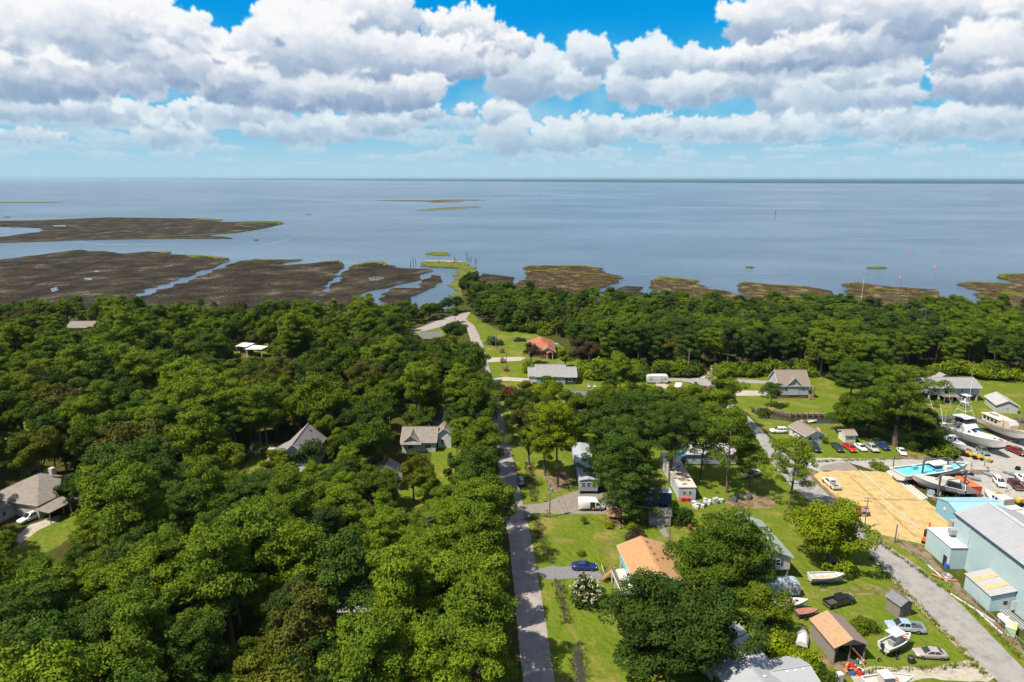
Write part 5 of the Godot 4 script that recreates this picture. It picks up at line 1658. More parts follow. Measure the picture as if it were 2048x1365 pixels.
	h = place("blue_workshop", 93.7, -130.6, 0.0, 11.0, 7.4, "sky-blue low steel workshop behind the tall boat shed", "warehouse")
	rf = block(h, Vector3.ZERO, 11.0, 7.4, 0.0, 3.3, "gx", 0.9, steel_blue, tinted(0.28, 0.52, 0.66, 0.5, "faint", 9.0), 0.15)
	part(rf, "roof_seam", MB.new().beam(Vector3(-0.1, 3.82, -1.9), Vector3(11.1, 3.82, -1.9), 0.06, 0.06).done(), steel_blue)
	part(h, "vent", MB.new().box(Vector3(-0.08, 2.2, -4.4), Vector3(0.14, 0.55, 0.7)).done(), M.white)
	part(h, "rooftop_unit", MB.new().box(Vector3(-0.9, 1.0, 0.3), Vector3(1.4, 2.0, 1.2)).done(), M.galvanised)

	# white garage and shed by the parked cars
	h = place("white_garage", 81.2, -177.0, 0.20, 5.7, 7.6, "white cottage-like garage with a brown shingle roof and vines", "garage")
	block(h, Vector3.ZERO, 5.7, 7.6, 0.0, 2.6, "gz", 1.25, M.white, shingle_brown, 0.4, M.white)
	add_window(h, "f", 1.4, 1.1, 1.2, 1.1, 5.7, 7.6)
	add_window(h, "f", 4.6, 1.2, 0.9, 1.0, 5.7, 7.6)
	add_door(h, "f", 3.1, 0.05, 1.0, 2.0, 5.7, 7.6, pale_blue)
	add_window(h, "l", 2.0, 1.1, 1.2, 1.1, 5.7, 7.6)
	add_window(h, "l", 5.6, 1.1, 1.0, 1.1, 5.7, 7.6)
	see(1578, 843, 1655, 892, -185)
	h = place("garden_shed", 92.8, -178.3, 0.04, 3.0, 3.7, "small white shed with a rust-stained roof beside the garage", "shed")
	rf = block(h, Vector3.ZERO, 3.0, 3.7, 0.0, 2.35, "gx", 0.75, M.white, tinted(0.30, 0.255, 0.225, 0.9, "worn", 2.0), 0.3, M.white)
	part(rf, "rusty_patch", MB.new().slab([Vector3(-0.28, 2.80, -1.0), Vector3(3.28, 2.80, -1.0), Vector3(3.28, 3.29, -1.84), Vector3(-0.28, 3.29, -1.84)], 0.01).done(), tinted(0.42, 0.19, 0.08, 0.9, "worn", 2.0))
	add_window(h, "f", 1.7, 1.2, 0.6, 0.6, 3.0, 3.7)
	see(1672, 853, 1714, 890, -183)

	# grey gabled house by the canal
	h = place("gabled_house", 89.0, -217.6, 0.0, 10.0, 8.6, "two-storey pale blue house with steep brown roof and a central front gable by the canal")
	part(h, "foundation", MB.new().span(Vector3(0.1, 0, -0.1), Vector3(9.9, 1.2, -8.5)).done(), tinted(0.22, 0.12, 0.08, 0.9))
	rf = block(h, Vector3.ZERO, 10.0, 8.6, 1.2, 4.7, "gx", 3.9, pale_blue, shingle_brown, 0.4, M.white)
	part(h, "front_gable", MB.new().quad(Vector3(3.2, 1.2, 0.12), Vector3(6.8, 1.2, 0.12), Vector3(6.8, 5.2, 0.12), Vector3(3.2, 5.2, 0.12)).tri(Vector3(3.2, 5.2, 0.12), Vector3(6.8, 5.2, 0.12), Vector3(5.0, 7.1, 0.12)).done(), pale_blue)
	var gr := part(h, "gable_roof", MB.new().slab([Vector3(2.6, 4.75, 0.5), Vector3(5.0, 7.3, 0.5), Vector3(5.0, 7.3, -3.0), Vector3(2.6, 4.75, -0.4)], 0.14).slab([Vector3(5.0, 7.3, 0.5), Vector3(7.4, 4.75, 0.5), Vector3(7.4, 4.75, -0.4), Vector3(5.0, 7.3, -3.0)], 0.14).done(), shingle_brown)
	part(gr, "fascia", MB.new().beam(Vector3(2.6, 4.72, 0.52), Vector3(5.0, 7.26, 0.52), 0.05, 0.18).beam(Vector3(7.4, 4.72, 0.52), Vector3(5.0, 7.26, 0.52), 0.05, 0.18).done(), M.white)
	add_window(h, "f", 5.0, 4.3, 0.6, 1.0, 10.0, 8.6, Vector3(0, 0, 0.13))
	add_window(h, "f", 2.5, 2.5, 0.75, 1.2, 10.0, 8.6)
	add_window(h, "f", 8.3, 2.5, 0.75, 1.2, 10.0, 8.6)
	add_window(h, "l", 3.4, 4.9, 0.7, 1.3, 10.0, 8.6)
	add_window(h, "l", 5.0, 4.9, 0.7, 1.3, 10.0, 8.6)
	part(h, "porch_floor", MB.new().span(Vector3(10.02, 1.1, -0.2), Vector3(12.4, 1.25, -6.0)).done(), M.wood)
	part(h, "porch_roof", roof_mesh("shed", -2.6, 6.0, 3.7, 0.7, 0.2, 0.12), shingle_brown, Transform3D(Basis(), Vector3(12.6, 0, 0)))
	for k in 3:
		part(h, "porch_post", MB.new().box(Vector3(12.2, 1.85, -0.3 - 2.7 * k), Vector3(0.16, 3.7, 0.16)).done(), M.wood)
	railing(h, [Vector3(11.4, 1.25, -0.25), Vector3(12.3, 1.25, -0.25), Vector3(12.3, 1.25, -5.9)], M.white)
	stairs(h, Vector3(10.6, 1.2, -0.1), Vector3(10.6, 0.1, 1.6), 1.1, M.wood_tan)
	see(1540, 738, 1618, 805, -226); see(1500, 800, 1660, 850, -217)

	# raised ranch house behind the boats
	h = place("raised_ranch_house", 137.5, -214.6, 0.0, 16.4, 9.0, "long pale blue house on tall piers with a grey roof and wooden deck stairs")
	piers(h, Vector3.ZERO, 16.4, 9.0, 2.3, M.offwhite, 6, 3, 0.2)
	rf = block(h, Vector3.ZERO, 16.4, 9.0, 2.3, 4.9, "gx", 1.9, pale_blue, shingle_grey, 0.6, M.white)
	part(rf, "back_gable", MB.new().slab([Vector3(5.6, 5.6, -6.0), Vector3(8.6, 7.4, -6.0), Vector3(8.6, 7.4, -9.4), Vector3(5.6, 5.6, -9.4)], 0.12).slab([Vector3(8.6, 7.4, -6.0), Vector3(11.6, 5.6, -6.0), Vector3(11.6, 5.6, -9.4), Vector3(8.6, 7.4, -9.4)], 0.12).done(), shingle_grey)
	part(rf, "chimney", MB.new().box(Vector3(1.2, 6.9, -5.4), Vector3(0.9, 2.0, 0.9)).done(), M.brick)
	part(h, "deck_floor", MB.new().span(Vector3(3.6, 2.2, 0.02), Vector3(9.0, 2.35, 2.6)).done(), M.wood_grey)
	for k in 3:
		part(h, "deck_post", MB.new().box(Vector3(3.8 + k * 2.5, 1.1, 2.4), Vector3(0.2, 2.2, 0.2)).done(), M.wood_grey)
	railing(h, [Vector3(3.7, 2.35, 0.1), Vector3(3.7, 2.35, 2.5), Vector3(7.0, 2.35, 2.5)], M.wood_tan)
	stairs(h, Vector3(8.2, 2.3, 2.6), Vector3(8.6, 0.1, 6.2), 1.4, M.wood_grey)
	add_door(h, "f", 5.8, 2.35, 1.6, 2.1, 16.4, 9.0, M.glass)
	add_window(h, "f", 10.8, 3.2, 0.9, 1.0, 16.4, 9.0)
	add_window(h, "f", 13.8, 3.2, 0.9, 1.0, 16.4, 9.0)
	add_window(h, "f", 1.8, 3.2, 0.9, 1.0, 16.4, 9.0)
	see(1850, 748, 1958, 806, -220)
	h = place("grey_outbuilding", 152.4, -203.8, -0.26, 6.0, 9.0, "pale grey gabled outbuilding on the lawn beside the raised blue house", "shed")
	block(h, Vector3.ZERO, 6.0, 9.0, 0.0, 2.5, "gz", 1.5, tinted(0.52, 0.53, 0.53), tinted(0.42, 0.42, 0.42, 0.6), 0.35, M.white)
	add_window(h, "f", 3.0, 1.2, 0.9, 0.5, 6.0, 9.0)
	add_window(h, "l", 3.4, 1.0, 0.7, 0.7, 6.0, 9.0)
	add_window(h, "l", 6.6, 1.0, 0.7, 0.7, 6.0, 9.0)
	see(1962, 785, 2048, 826, -215)

	# brick house, light-grey house and the dark-roofed one along the lane
	h = place("brick_house", 7.2, -271.5, 0.0, 10.2, 17.0, "red brick house with a salmon shingle hip roof and a small columned porch")
	block(h, Vector3.ZERO, 10.2, 17.0, 0.0, 3.0, "hip", 3.0, M.brick, shingle_rose, 0.5, M.white)
	block(h, Vector3(4.6, 0, 2.2), 5.6, 8.0, 0.0, 3.0, "gz", 1.8, M.brick, shingle_rose, 0.5, M.white)
	part(h, "gable_siding", MB.new().tri(Vector3(4.5, 3.0, 2.24), Vector3(10.3, 3.0, 2.24), Vector3(7.4, 4.75, 2.24)).done(), pale_blue)
	part(h, "porch_roof", roof_mesh("gz", 2.4, 1.8, 2.6, 0.6, 0.2, 0.1), shingle_rose, at(7.0, 0, 4.0))
	for k in 2:
		part(h, "porch_column", MB.new().tube(Vector3(7.1 + k * 2.2, 0, 3.9), Vector3(7.1 + k * 2.2, 2.6, 3.9), 0.13, 0.12, 8).done(), M.white)
	add_door(h, "f", 8.2, 0.1, 1.0, 2.1, 10.2, 17.0, M.glass, Vector3(0, 0, 2.2))
	add_window(h, "f", 5.6, 1.0, 1.0, 1.2, 10.2, 17.0, Vector3(0, 0, 2.2))
	part(h, "pool_canopy", MB.new().slab([Vector3(10.8, 2.4, -13.5), Vector3(12.8, 2.2, -13.5), Vector3(12.8, 2.2, -15.5), Vector3(10.8, 2.4, -15.5)], 0.06).done(), tinted(0.05, 0.42, 0.72, 0.6))
	see(1050, 668, 1110, 720, -290); see(975, 672, 1050, 716, -285)
	h = place("grey_roof_house", 6.0, -233.6, 0.0, 16.8, 10.0, "long blue house with a stepped light-grey shingle roof behind the yellow-green tree")
	block(h, Vector3(2.6, 0, 0), 10.4, 10.0, 0.0, 3.0, "gx", 2.9, pale_blue, shingle_grey, 0.35, M.white)
	block(h, Vector3(13.02, 0, 0.25), 3.9, 9.2, 0.0, 2.9, "gx", 2.3, tinted(0.06, 0.08, 0.11), shingle_grey, 0.35, M.white)
	block(h, Vector3(0, 0, -0.9), 2.58, 7.6, 0.0, 2.9, "gx", 2.0, M.white, shingle_grey, 0.3, M.white)
	add_window(h, "f", 14.8, 1.0, 1.6, 1.3, 16.8, 10.0, Vector3(0, 0, 0.25))
	part(h, "garage_door", MB.new().box(Vector3(4.4, 1.2, 0.04), Vector3(2.8, 2.3, 0.06)).done(), tinted(0.22, 0.42, 0.58))
	see(1055, 722, 1155, 748, -242); see(1130, 745, 1160, 770, -236); see(1058, 740, 1076, 762, -236)
	h = place("dark_roof_house", 16.8, -205.6, -0.10, 10.0, 9.0, "white-gabled house with a dark slate-grey roof among the trees")
	block(h, Vector3.ZERO, 10.0, 9.0, 0.0, 3.0, "gx", 2.2, M.white, shingle_dark, 0.4, M.white)
	add_window(h, "f", 2.4, 1.0, 1.0, 1.2, 10.0, 9.0)
	see(1122, 776, 1160, 808, -212)

	# mobile homes
	h = place("mobile_home", 15.8, -146.6, 0.0, 4.2, 22.0, "long pale blue mobile home with a three-pane end window under the pines", "mobile home")
	block(h, Vector3.ZERO, 4.2, 22.0, 0.8, 3.5, "gz", 0.35, tinted(0.34, 0.40, 0.46, 0.85, "faint"), tinted(0.36, 0.40, 0.45, 0.6), 0.12, M.offwhite)
	piers(h, Vector3.ZERO, 4.2, 22.0, 0.8, M.black, 2, 7, 0.25)
	for k in 3:
		add_window(h, "f", 0.85 + k * 1.25, 1.75, 1.05, 1.2, 4.2, 22.0)
	for k in 4:
		add_window(h, "l", 3.0 + k * 5.0, 1.8, 1.0, 1.0, 4.2, 22.0)
	see(1140, 925, 1168, 985, -150); see(1160, 945, 1195, 985, -147)
	h = place("flat_mobile_home", 38.1, -143.4, 0.0, 3.9, 20.0, "flat-roofed pale mobile home with leaf litter on its roof", "mobile home")
	block(h, Vector3.ZERO, 3.9, 20.0, 0.3, 3.2, "flat", 0.0, tinted(0.50, 0.55, 0.60), tinted(0.62, 0.56, 0.50, 0.8, "gravel", 5.0), 0.12)
	part(h, "skirting", MB.new().span(Vector3(0.05, 0, -0.05), Vector3(3.85, 0.3, -19.95)).done(), M.offwhite)
	add_window(h, "f", 1.3, 1.4, 0.9, 1.0, 3.9, 20.0)
	add_window(h, "f", 2.6, 1.4, 0.9, 1.0, 3.9, 20.0)
	for k in 4:
		add_window(h, "l", 2.6 + k * 4.6, 1.5, 0.9, 0.9, 3.9, 20.0)
	for k in 9:
		part(h, "leaf_litter", MB.new().box(Vector3.ZERO, Vector3(rng.randf_range(0.4, 1.4), 0.05, rng.randf_range(0.4, 1.2))).done(), tinted(0.22, 0.10, 0.05, 0.95, "speck", 1.0), at(rng.randf_range(0.8, 3.2), 3.385, -1.5 - k * 1.9, rng.randf() * 3.0))
	see(1336, 950, 1392, 1004, -146); see(1336, 920, 1348, 950, -160)
	h = place("tree_shaded_house", 44.6, -163.0, 0.0, 13.0, 7.0, "white and blue house seen between the pines beyond the mobile homes")
	block(h, Vector3.ZERO, 13.0, 7.0, 0.3, 3.1, "gx", 0.9, tinted(0.40, 0.46, 0.52, 0.85, "faint"), tinted(0.42, 0.44, 0.47, 0.6), 0.3, M.offwhite)
	for k in 4:
		add_window(h, "f", 2.0 + k * 3.0, 1.3, 1.1, 1.1, 13.0, 7.0)
	part(h, "awning", MB.new().slab([Vector3(-1.8, 2.3, 0.2), Vector3(-0.1, 2.7, 0.2), Vector3(-0.1, 2.7, -3.0), Vector3(-1.8, 2.3, -3.0)], 0.05).done(), tinted(0.06, 0.50, 0.55))

	# lettered freight trailer
	h = place("freight_trailer", 22.9, -139.2, 0.0, 12.6, 2.6, "dark blue freight trailer with large pale lettering parked under the pine", "trailer")
	var fb := part(h, "cargo_box", MB.new().span(Vector3(0, 1.15, 0), Vector3(12.6, 3.9, -2.6)).done(), tinted(0.045, 0.10, 0.17, 0.5))
	part(fb, "roof", MB.new().span(Vector3(-0.03, 3.9, 0.03), Vector3(12.63, 3.97, -2.63)).done(), tinted(0.50, 0.58, 0.64, 0.5))
	for k in 21:
		part(fb, "post", MB.new().box(Vector3(0.3 + k * 0.6, 2.5, 0.015), Vector3(0.07, 2.6, 0.03)).done(), tinted(0.06, 0.13, 0.21, 0.5))
	var letters := TextMesh.new()
	letters.text = "YMOL"
	letters.font_size = 96
	letters.pixel_size = 0.0125
	letters.depth = 0.02
	var font := SystemFont.new()
	font.font_names = PackedStringArray(["Droid Serif"])
	letters.font = font
	part(fb, "lettering", letters, tinted(0.62, 0.66, 0.68, 0.7), at(6.9, 2.6, 0.045))
	for k in 2:
		for s in [0.25, 2.35]:
			var wh := part(h, "wheel", MB.new().tube(Vector3(0, 0, -0.14), Vector3(0, 0, 0.14), 0.5, 0.5, 14).done(), M.rubber, at(10.2 + k * 1.25, 0.5, -s))
			part(wh, "rim", MB.new().tube(Vector3(0, 0, -0.15), Vector3(0, 0, 0.15), 0.26, 0.26, 10).done(), M.steel)
	part(h, "landing_gear", MB.new().box(Vector3(2.6, 0.57, -0.5), Vector3(0.15, 1.14, 0.15)).box(Vector3(2.6, 0.57, -2.1), Vector3(0.15, 1.14, 0.15)).done(), M.black)
	part(h, "chassis", MB.new().span(Vector3(0.4, 0.95, -0.9), Vector3(12.4, 1.14, -1.7)).done(), M.black)
	see(1282, 982, 1345, 1012, -142)

	# garden shed with ramp, gazebo
	h = place("ramp_shed", 29.0, -131.2, 0.0, 4.6, 3.0, "small grey gambrel shed with double doors and a plank ramp", "shed")
	part(h, "wall", wall_mesh("flat", 4.6, 3.0, 0.35, 2.55, 0.0), tinted(0.27, 0.28, 0.27))
	var prof := [[-0.15, 2.4], [0.5, 3.2], [1.5, 3.55], [2.5, 3.2], [3.15, 2.4]]
	rf = part(h, "roof", gambrel(prof, 4.6), tinted(0.20, 0.175, 0.175, 0.92, "speck", 1.2))
	part(h, "gable_end", MB.new().quad(Vector3(0, 2.5, 0), Vector3(0, 3.15, -0.55), Vector3(0, 3.15, -2.45), Vector3(0, 2.5, -3)).tri(Vector3(0, 3.15, -0.55), Vector3(0, 3.5, -1.5), Vector3(0, 3.15, -2.45)).quad(Vector3(4.6, 2.5, 0), Vector3(4.6, 3.15, -0.55), Vector3(4.6, 3.15, -2.45), Vector3(4.6, 2.5, -3)).tri(Vector3(4.6, 3.15, -0.55), Vector3(4.6, 3.5, -1.5), Vector3(4.6, 3.15, -2.45)).done(), tinted(0.27, 0.28, 0.27))
	for k in 2:
		add_door(h, "f", 2.0 + k * 0.72, 0.4, 0.68, 1.85, 4.6, 3.0, tinted(0.33, 0.34, 0.33))
	add_window(h, "f", 0.8, 1.3, 0.6, 0.6, 4.6, 3.0)
	add_window(h, "f", 3.9, 1.3, 0.6, 0.6, 4.6, 3.0)
	piers(h, Vector3.ZERO, 4.6, 3.0, 0.35, M.wood, 3, 2)
	for k in 11:
		part(h, "ramp_plank", MB.new().box(Vector3(2.35 + k * 0.045, 0.38 - k * 0.033, 0.25 + k * 0.38), Vector3(1.35, 0.05, 0.355)).done(), M.wood_grey)
	see(1290, 1020, 1348, 1056, -134); see(1313, 1050, 1340, 1076, -131)
	h = place("gazebo", 20.3, -131.4, 0.0, 3.2, 3.2, "wooden garden gazebo with a tan shingle roof and railings", "gazebo")
	var hex := []
	for k in 6:
		hex.append(Vector3(1.6 + 1.75 * cos(TAU * k / 6.0 + 0.3), 0, -1.6 + 1.75 * sin(TAU * k / 6.0 + 0.3)))
	var cone := MB.new()
	for k in 6:
		var a: Vector3 = (hex[k] - Vector3(1.6, 0, -1.6)) * 1.25 + Vector3(1.6, 2.4, -1.6)
		var b: Vector3 = (hex[(k + 1) % 6] - Vector3(1.6, 0, -1.6)) * 1.25 + Vector3(1.6, 2.4, -1.6)
		cone.tri(b, a, Vector3(1.6, 3.7, -1.6)).tri(a, b, Vector3(1.6, 2.4, -1.6))
	part(h, "roof", cone.done(), shingle_tan)
	part(h, "floor", MB.new().slab(hex.map(func(p): return p + Vector3(0, 0.4, 0)), 0.15).done(), M.wood_tan)
	for k in 6:
		part(h, "post", MB.new().box(hex[k] + Vector3(0, 1.2, 0), Vector3(0.14, 2.4, 0.14)).done(), M.wood_tan)
	railing(h, [hex[1], hex[2], hex[3], hex[4], hex[5]], M.wood_tan, 0.4)
	stairs(h, Vector3(2.6, 0.5, 0.1), Vector3(2.9, 0.05, 0.9), 1.0, M.wood_tan)
	see(1213, 1020, 1232, 1056, -133)

	# houses in the wood on the left
	h = place("steep_roof_house", -57.6, -155.8, 0.02, 8.2, 13.6, "large white house with a steep grey roof with skylights and a brick chimney")
	rf = block(h, Vector3.ZERO, 8.2, 13.6, 0.0, 5.0, "gz", 3.7, tinted(0.60, 0.62, 0.62), shingle_taupe, 0.4, M.white)
	for s in [[6.0, 1.8], [6.6, 3.1], [6.2, 3.5], [6.5, 5.6], [6.7, 8.6], [5.3, 11.5]]:
		var x: float = s[0]
		var y := 5.0 + 3.7 * (1.0 - (x - 4.1) / 4.1) + 0.2
		part(rf, "skylight", MB.new().box(Vector3.ZERO, Vector3(0.75, 0.1, 0.6)).done(), M.glass, Transform3D(Basis(Vector3(0, 0, 1), -0.735), Vector3(x, y, -s[1])))
	part(h, "wing_wall", wall_mesh("shed", 3.6, 11.0, 0.0, 2.9, 2.1), tinted(0.62, 0.63, 0.63), at(-3.62, 0, -1.2))
	part(h, "wing_roof", roof_mesh("shed", 3.6, 11.0, 2.9, 2.2, 0.35), shingle_taupe, at(-3.62, 0, -1.2))
	part(h, "porch_wall", MB.new().span(Vector3(0.3, 0, 2.6), Vector3(7.4, 2.6, 0.02)).done(), tinted(0.36, 0.42, 0.47))
	part(h, "porch_roof", MB.new().slab([Vector3(-0.1, 2.75, 3.0), Vector3(7.8, 2.75, 3.0), Vector3(7.8, 3.9, 0.02), Vector3(-0.1, 3.9, 0.02)], 0.14).done(), shingle_taupe)
	part(h, "chimney", MB.new().span(Vector3(-1.6, 0, 0.9), Vector3(-0.2, 7.6, -0.1)).done(), M.brick)
	part(h, "chimney_cap", MB.new().span(Vector3(-1.75, 7.6, 1.05), Vector3(-0.05, 7.8, -0.25)).done(), M.concrete)
	add_window(h, "f", 4.1, 4.3, 0.9, 1.7, 8.2, 13.6)
	add_window(h, "f", 2.7, 4.3, 0.75, 1.2, 8.2, 13.6)
	add_window(h, "f", 5.6, 4.3, 0.75, 1.2, 8.2, 13.6)
	add_window(h, "f", 1.6, 1.2, 0.9, 1.1, 3.6, 11.0, Vector3(-3.62, 0, -1.2))
	see(544, 850, 652, 922, -170); see(505, 893, 545, 925, -165)
	h = place("twin_gable_house", -29.6, -171.8, 0.0, 9.0, 9.0, "pale blue house with weathered grey-brown crossing gables beside the lane")
	block(h, Vector3.ZERO, 9.0, 9.0, 0.0, 3.0, "gx", 2.4, tinted(0.52, 0.58, 0.58), shingle_old, 0.4, M.white)
	block(h, Vector3(0.3, 0, 0.5), 4.6, 6.0, 0.0, 3.0, "gz", 2.0, tinted(0.52, 0.58, 0.58), shingle_old, 0.4, M.white)
	part(h, "front_eave", MB.new().slab([Vector3(-0.2, 2.7, 1.5), Vector3(5.4, 2.7, 1.5), Vector3(5.4, 3.3, 0.52), Vector3(-0.2, 3.3, 0.52)], 0.1).done(), shingle_old)
	block(h, Vector3(9.4, 0, -3.0), 3.6, 6.0, 0.0, 4.2, "gz", 1.4, M.white, shingle_brown, 0.35, M.white)
	add_window(h, "f", 2.4, 1.1, 1.6, 1.0, 9.0, 9.0, Vector3(0, 0, 0.5))
	add_window(h, "f", 7.0, 1.0, 1.8, 1.2, 9.0, 9.0)
	add_window(h, "f", 10.6, 1.0, 0.9, 1.4, 9.0, 9.0, Vector3(0, 0, -3.0))
	see(803, 850, 895, 898, -178); see(868, 895, 892, 935, -170)
	q = G(744, 985, 0.0)
	h = place("chimney_house", q.x, q.z, 0.1, 6.5, 8.0, "small brown-roofed house with a red brick chimney deep in the trees")
	rf = block(h, Vector3.ZERO, 6.5, 8.0, 0.0, 2.8, "gz", 2.2, M.white, shingle_old, 0.4, M.white)
	part(rf, "chimney", MB.new().box(Vector3(3.2, 5.4, -6.4), Vector3(0.7, 1.8, 0.7)).done(), M.brick)
	see(745, 948, 776, 968, q.z)
	see(806, 978, 842, 1000, -140)
	# left edge: hipped house with flat wing
	var a := G(10, 1000, 3.4)
	var b := G(74, 1010, 3.4)
	var dir := Vector3(b.x - a.x, 0, b.z - a.z)
	var yaw := atan2(-dir.z, dir.x)
	h = place("hipped_house", a.x, a.z, yaw, dir.length(), 13.0, "sprawling house with a weathered brown-grey hip roof and a porch by the drive")
	var hw := dir.length()
	block(h, Vector3(-5, 0, 0), hw + 5, 13.0, 0.0, 3.4, "hip", 3.2, M.offwhite, shingle_old, 0.5, M.offwhite)
	block(h, Vector3(-7, 0, 5.6), 9.2, 5.58, 0.0, 2.9, "flat", 0.0, tinted(0.50, 0.49, 0.46), shingle_old, 0.5, M.offwhite)
	part(h, "porch_roof", MB.new().slab([Vector3(hw + 0.4, 2.9, 1.2), Vector3(hw + 4.4, 2.6, 1.2), Vector3(hw + 4.4, 2.6, -6.0), Vector3(hw + 0.4, 3.1, -6.0)], 0.12).done(), shingle_old)
	for k in 3:
		part(h, "porch_post", MB.new().box(Vector3(hw + 4.1, 1.3, 0.9 - k * 3.2), Vector3(0.16, 2.6, 0.16)).done(), M.wood)
	part(h, "chimney", MB.new().box(Vector3(hw * 0.45, 6.9, -8.5), Vector3(1.0, 1.6, 1.0)).done(), M.offwhite)
	add_window(h, "r", 1.2, 1.0, 1.0, 1.2, 9.2, 5.58, Vector3(-7, 0, 5.6))
	add_window(h, "r", 3.2, 1.0, 1.0, 1.2, 9.2, 5.58, Vector3(-7, 0, 5.6))
	add_window(h, "f", 6.5, 1.2, 1.2, 0.8, 9.2, 5.58, Vector3(-7, 0, 5.6))
	see(0, 938, 100, 1060, -150); see(60, 1030, 140, 1075, -130); see(40, 1060, 110, 1100, -124)
	# white carports deep in the wood
	q = G(472, 712, 0.0)
	h = place("white_carport", q.x, q.z, -0.25, 13.0, 6.0, "white flat canopy roofs standing in a clearing in the wood", "carport")
	part(h, "canopy", MB.new().slab([Vector3(0, 4.2, 0), Vector3(5.5, 4.2, 0.4), Vector3(5.5, 4.4, -5.5), Vector3(0, 4.4, -5.5)], 0.14).done(), M.white)
	part(h, "canopy", MB.new().slab([Vector3(5.6, 3.6, 2.0), Vector3(13.0, 3.8, 1.0), Vector3(13.0, 4.0, -4.0), Vector3(5.6, 4.0, -4.0)], 0.14).done(), M.white)
	for s in [[0.3, -0.3], [5.2, -0.3], [0.3, -5.0], [12.6, 0.6], [12.6, -3.6], [6.0, 1.4]]:
		part(h, "post", MB.new().box(Vector3(s[0], 1.8, s[1]), Vector3(0.16, 3.6, 0.16)).done(), M.white)
	part(h, "store_box", MB.new().span(Vector3(1.0, 0, -1.2), Vector3(5.0, 2.2, -4.8)).done(), tinted(0.34, 0.20, 0.14))
	see(468, 686, 536, 714, q.z - 4)
	q = G(136, 668, 0.0)
	h = place("marshside_house", q.x, q.z, 0.0, 13.0, 8.0, "weathered grey-roofed house among trees at the edge of the marsh")
	block(h, Vector3.ZERO, 13.0, 8.0, 0.0, 3.2, "gx", 2.0, tinted(0.36, 0.33, 0.30), shingle_old, 0.5, M.offwhite)
	part(h, "deck_floor", MB.new().span(Vector3(-2.0, 0.8, 3.0), Vector3(4.5, 0.95, 0.02)).done(), M.wood_grey)
	add_window(h, "f", 8.5, 1.0, 1.4, 1.2, 13.0, 8.0)
	see(135, 632, 186, 655, q.z - 3)
	q = G(682, 1258, 0.0)
	h = place("tree_hidden_house", q.x, q.z, 0.05, 8.0, 9.0, "white clapboard house almost hidden by pine crowns in the near wood")
	block(h, Vector3.ZERO, 8.0, 9.0, 0.4, 3.4, "gx", 1.9, M.white, shingle_grey, 0.35, M.white)
	add_window(h, "f", 1.8, 1.3, 1.0, 1.3, 8.0, 9.0)
	add_window(h, "f", 5.6, 1.3, 1.0, 1.3, 8.0, 9.0)
	part(h, "porch_floor", MB.new().span(Vector3(1.0, 0.3, 2.0), Vector3(5.0, 0.42, 0.02)).done(), M.wood_tan)
	for s in [[840, 690, 9.0, "dark roof of a house beside the left branch of the lane", "lane_house", shingle_dark], [805, 755, 9.0, "tan-roofed house glimpsed through the crowns beside the lane", "glimpsed_house", shingle_tan], [822, 862, 9.5, "blue-grey house in deep shade of the lane trees", "shaded_house", shingle_dark], [672, 648, 8.0, "small white-roofed house in the wood near the marsh", "small_white_house", M.white]]:
		q = G(s[0], s[1], 0.0)
		h = place(s[4], q.x, q.z, 0.1, s[2], 8.0, s[3])
		block(h, Vector3.ZERO, s[2], 8.0, 0.0, 3.0, "gx", 2.0, M.white if s[4] != "shaded_house" else pale_blue, s[5], 0.4, M.white)
		add_window(h, "f", 2.5, 1.0, 1.0, 1.2, s[2], 8.0)
		add_window(h, "f", 6.0, 1.0, 1.0, 1.2, s[2], 8.0)
	see(848, 666, 862, 672, -330)
	see(826, 640, 935, 668, -345); see(925, 640, 970, 720, -270)
	see(960, 770, 985, 800, -225)
	see(0, 830, 30, 862, -180)

func gambrel(prof: Array, w: float) -> ArrayMesh:
	var mb := MB.new()
	for k in prof.size() - 1:
		var a := Vector3(-0.2, prof[k][1], -prof[k][0])
		var b := Vector3(-0.2, prof[k + 1][1], -prof[k + 1][0])
		var c := b + Vector3(w + 0.4, 0, 0)
		var d := a + Vector3(w + 0.4, 0, 0)
		var n := Vector3(0, 0.08, 0)
		mb.quad(a + n, d + n, c + n, b + n).quad(a, b, c, d).quad(a, a + n, b + n, b).quad(d, c, c + n, d + n)
	return mb.done()
# ------------------------------------------------------------------ vehicles
var car_shapes := {}
var wheel_mesh: Mesh
var rim_mesh: Mesh

func ring(x: float, w: float, y0: float, y1: float, tuck := 0.07) -> Array:       # a body section seen along the car
	return [Vector3(x, y0, -w * 0.94), Vector3(x, y0 + 0.12, -w), Vector3(x, lerpf(y0, y1, 0.72), -w), Vector3(x, y1 - 0.02, -w + tuck), Vector3(x, y1, -w + tuck * 2.4), Vector3(x, y1 + 0.015, 0.0), Vector3(x, y1, w - tuck * 2.4), Vector3(x, y1 - 0.02, w - tuck), Vector3(x, lerpf(y0, y1, 0.72), w), Vector3(x, y0 + 0.12, w), Vector3(x, y0, w * 0.94)]

func cabin(mb: MB, st: Array) -> void:                # stations: x, y bottom, y top, half width bottom, half width top
	var rings := []
	for s in st:
		rings.append([Vector3(s[0], s[1], -s[3]), Vector3(s[0], s[2] - 0.05, -s[4]), Vector3(s[0], s[2], -s[4] + 0.14), Vector3(s[0], s[2] + 0.02, 0), Vector3(s[0], s[2], s[4] - 0.14), Vector3(s[0], s[2] - 0.05, s[4]), Vector3(s[0], s[1], s[3])])
	mb.loft(rings, true, false)

func pane4(a: Vector3, b: Vector3, c: Vector3, d: Vector3) -> ArrayMesh:
	return MB.new().quad(a, b, c, d).done()

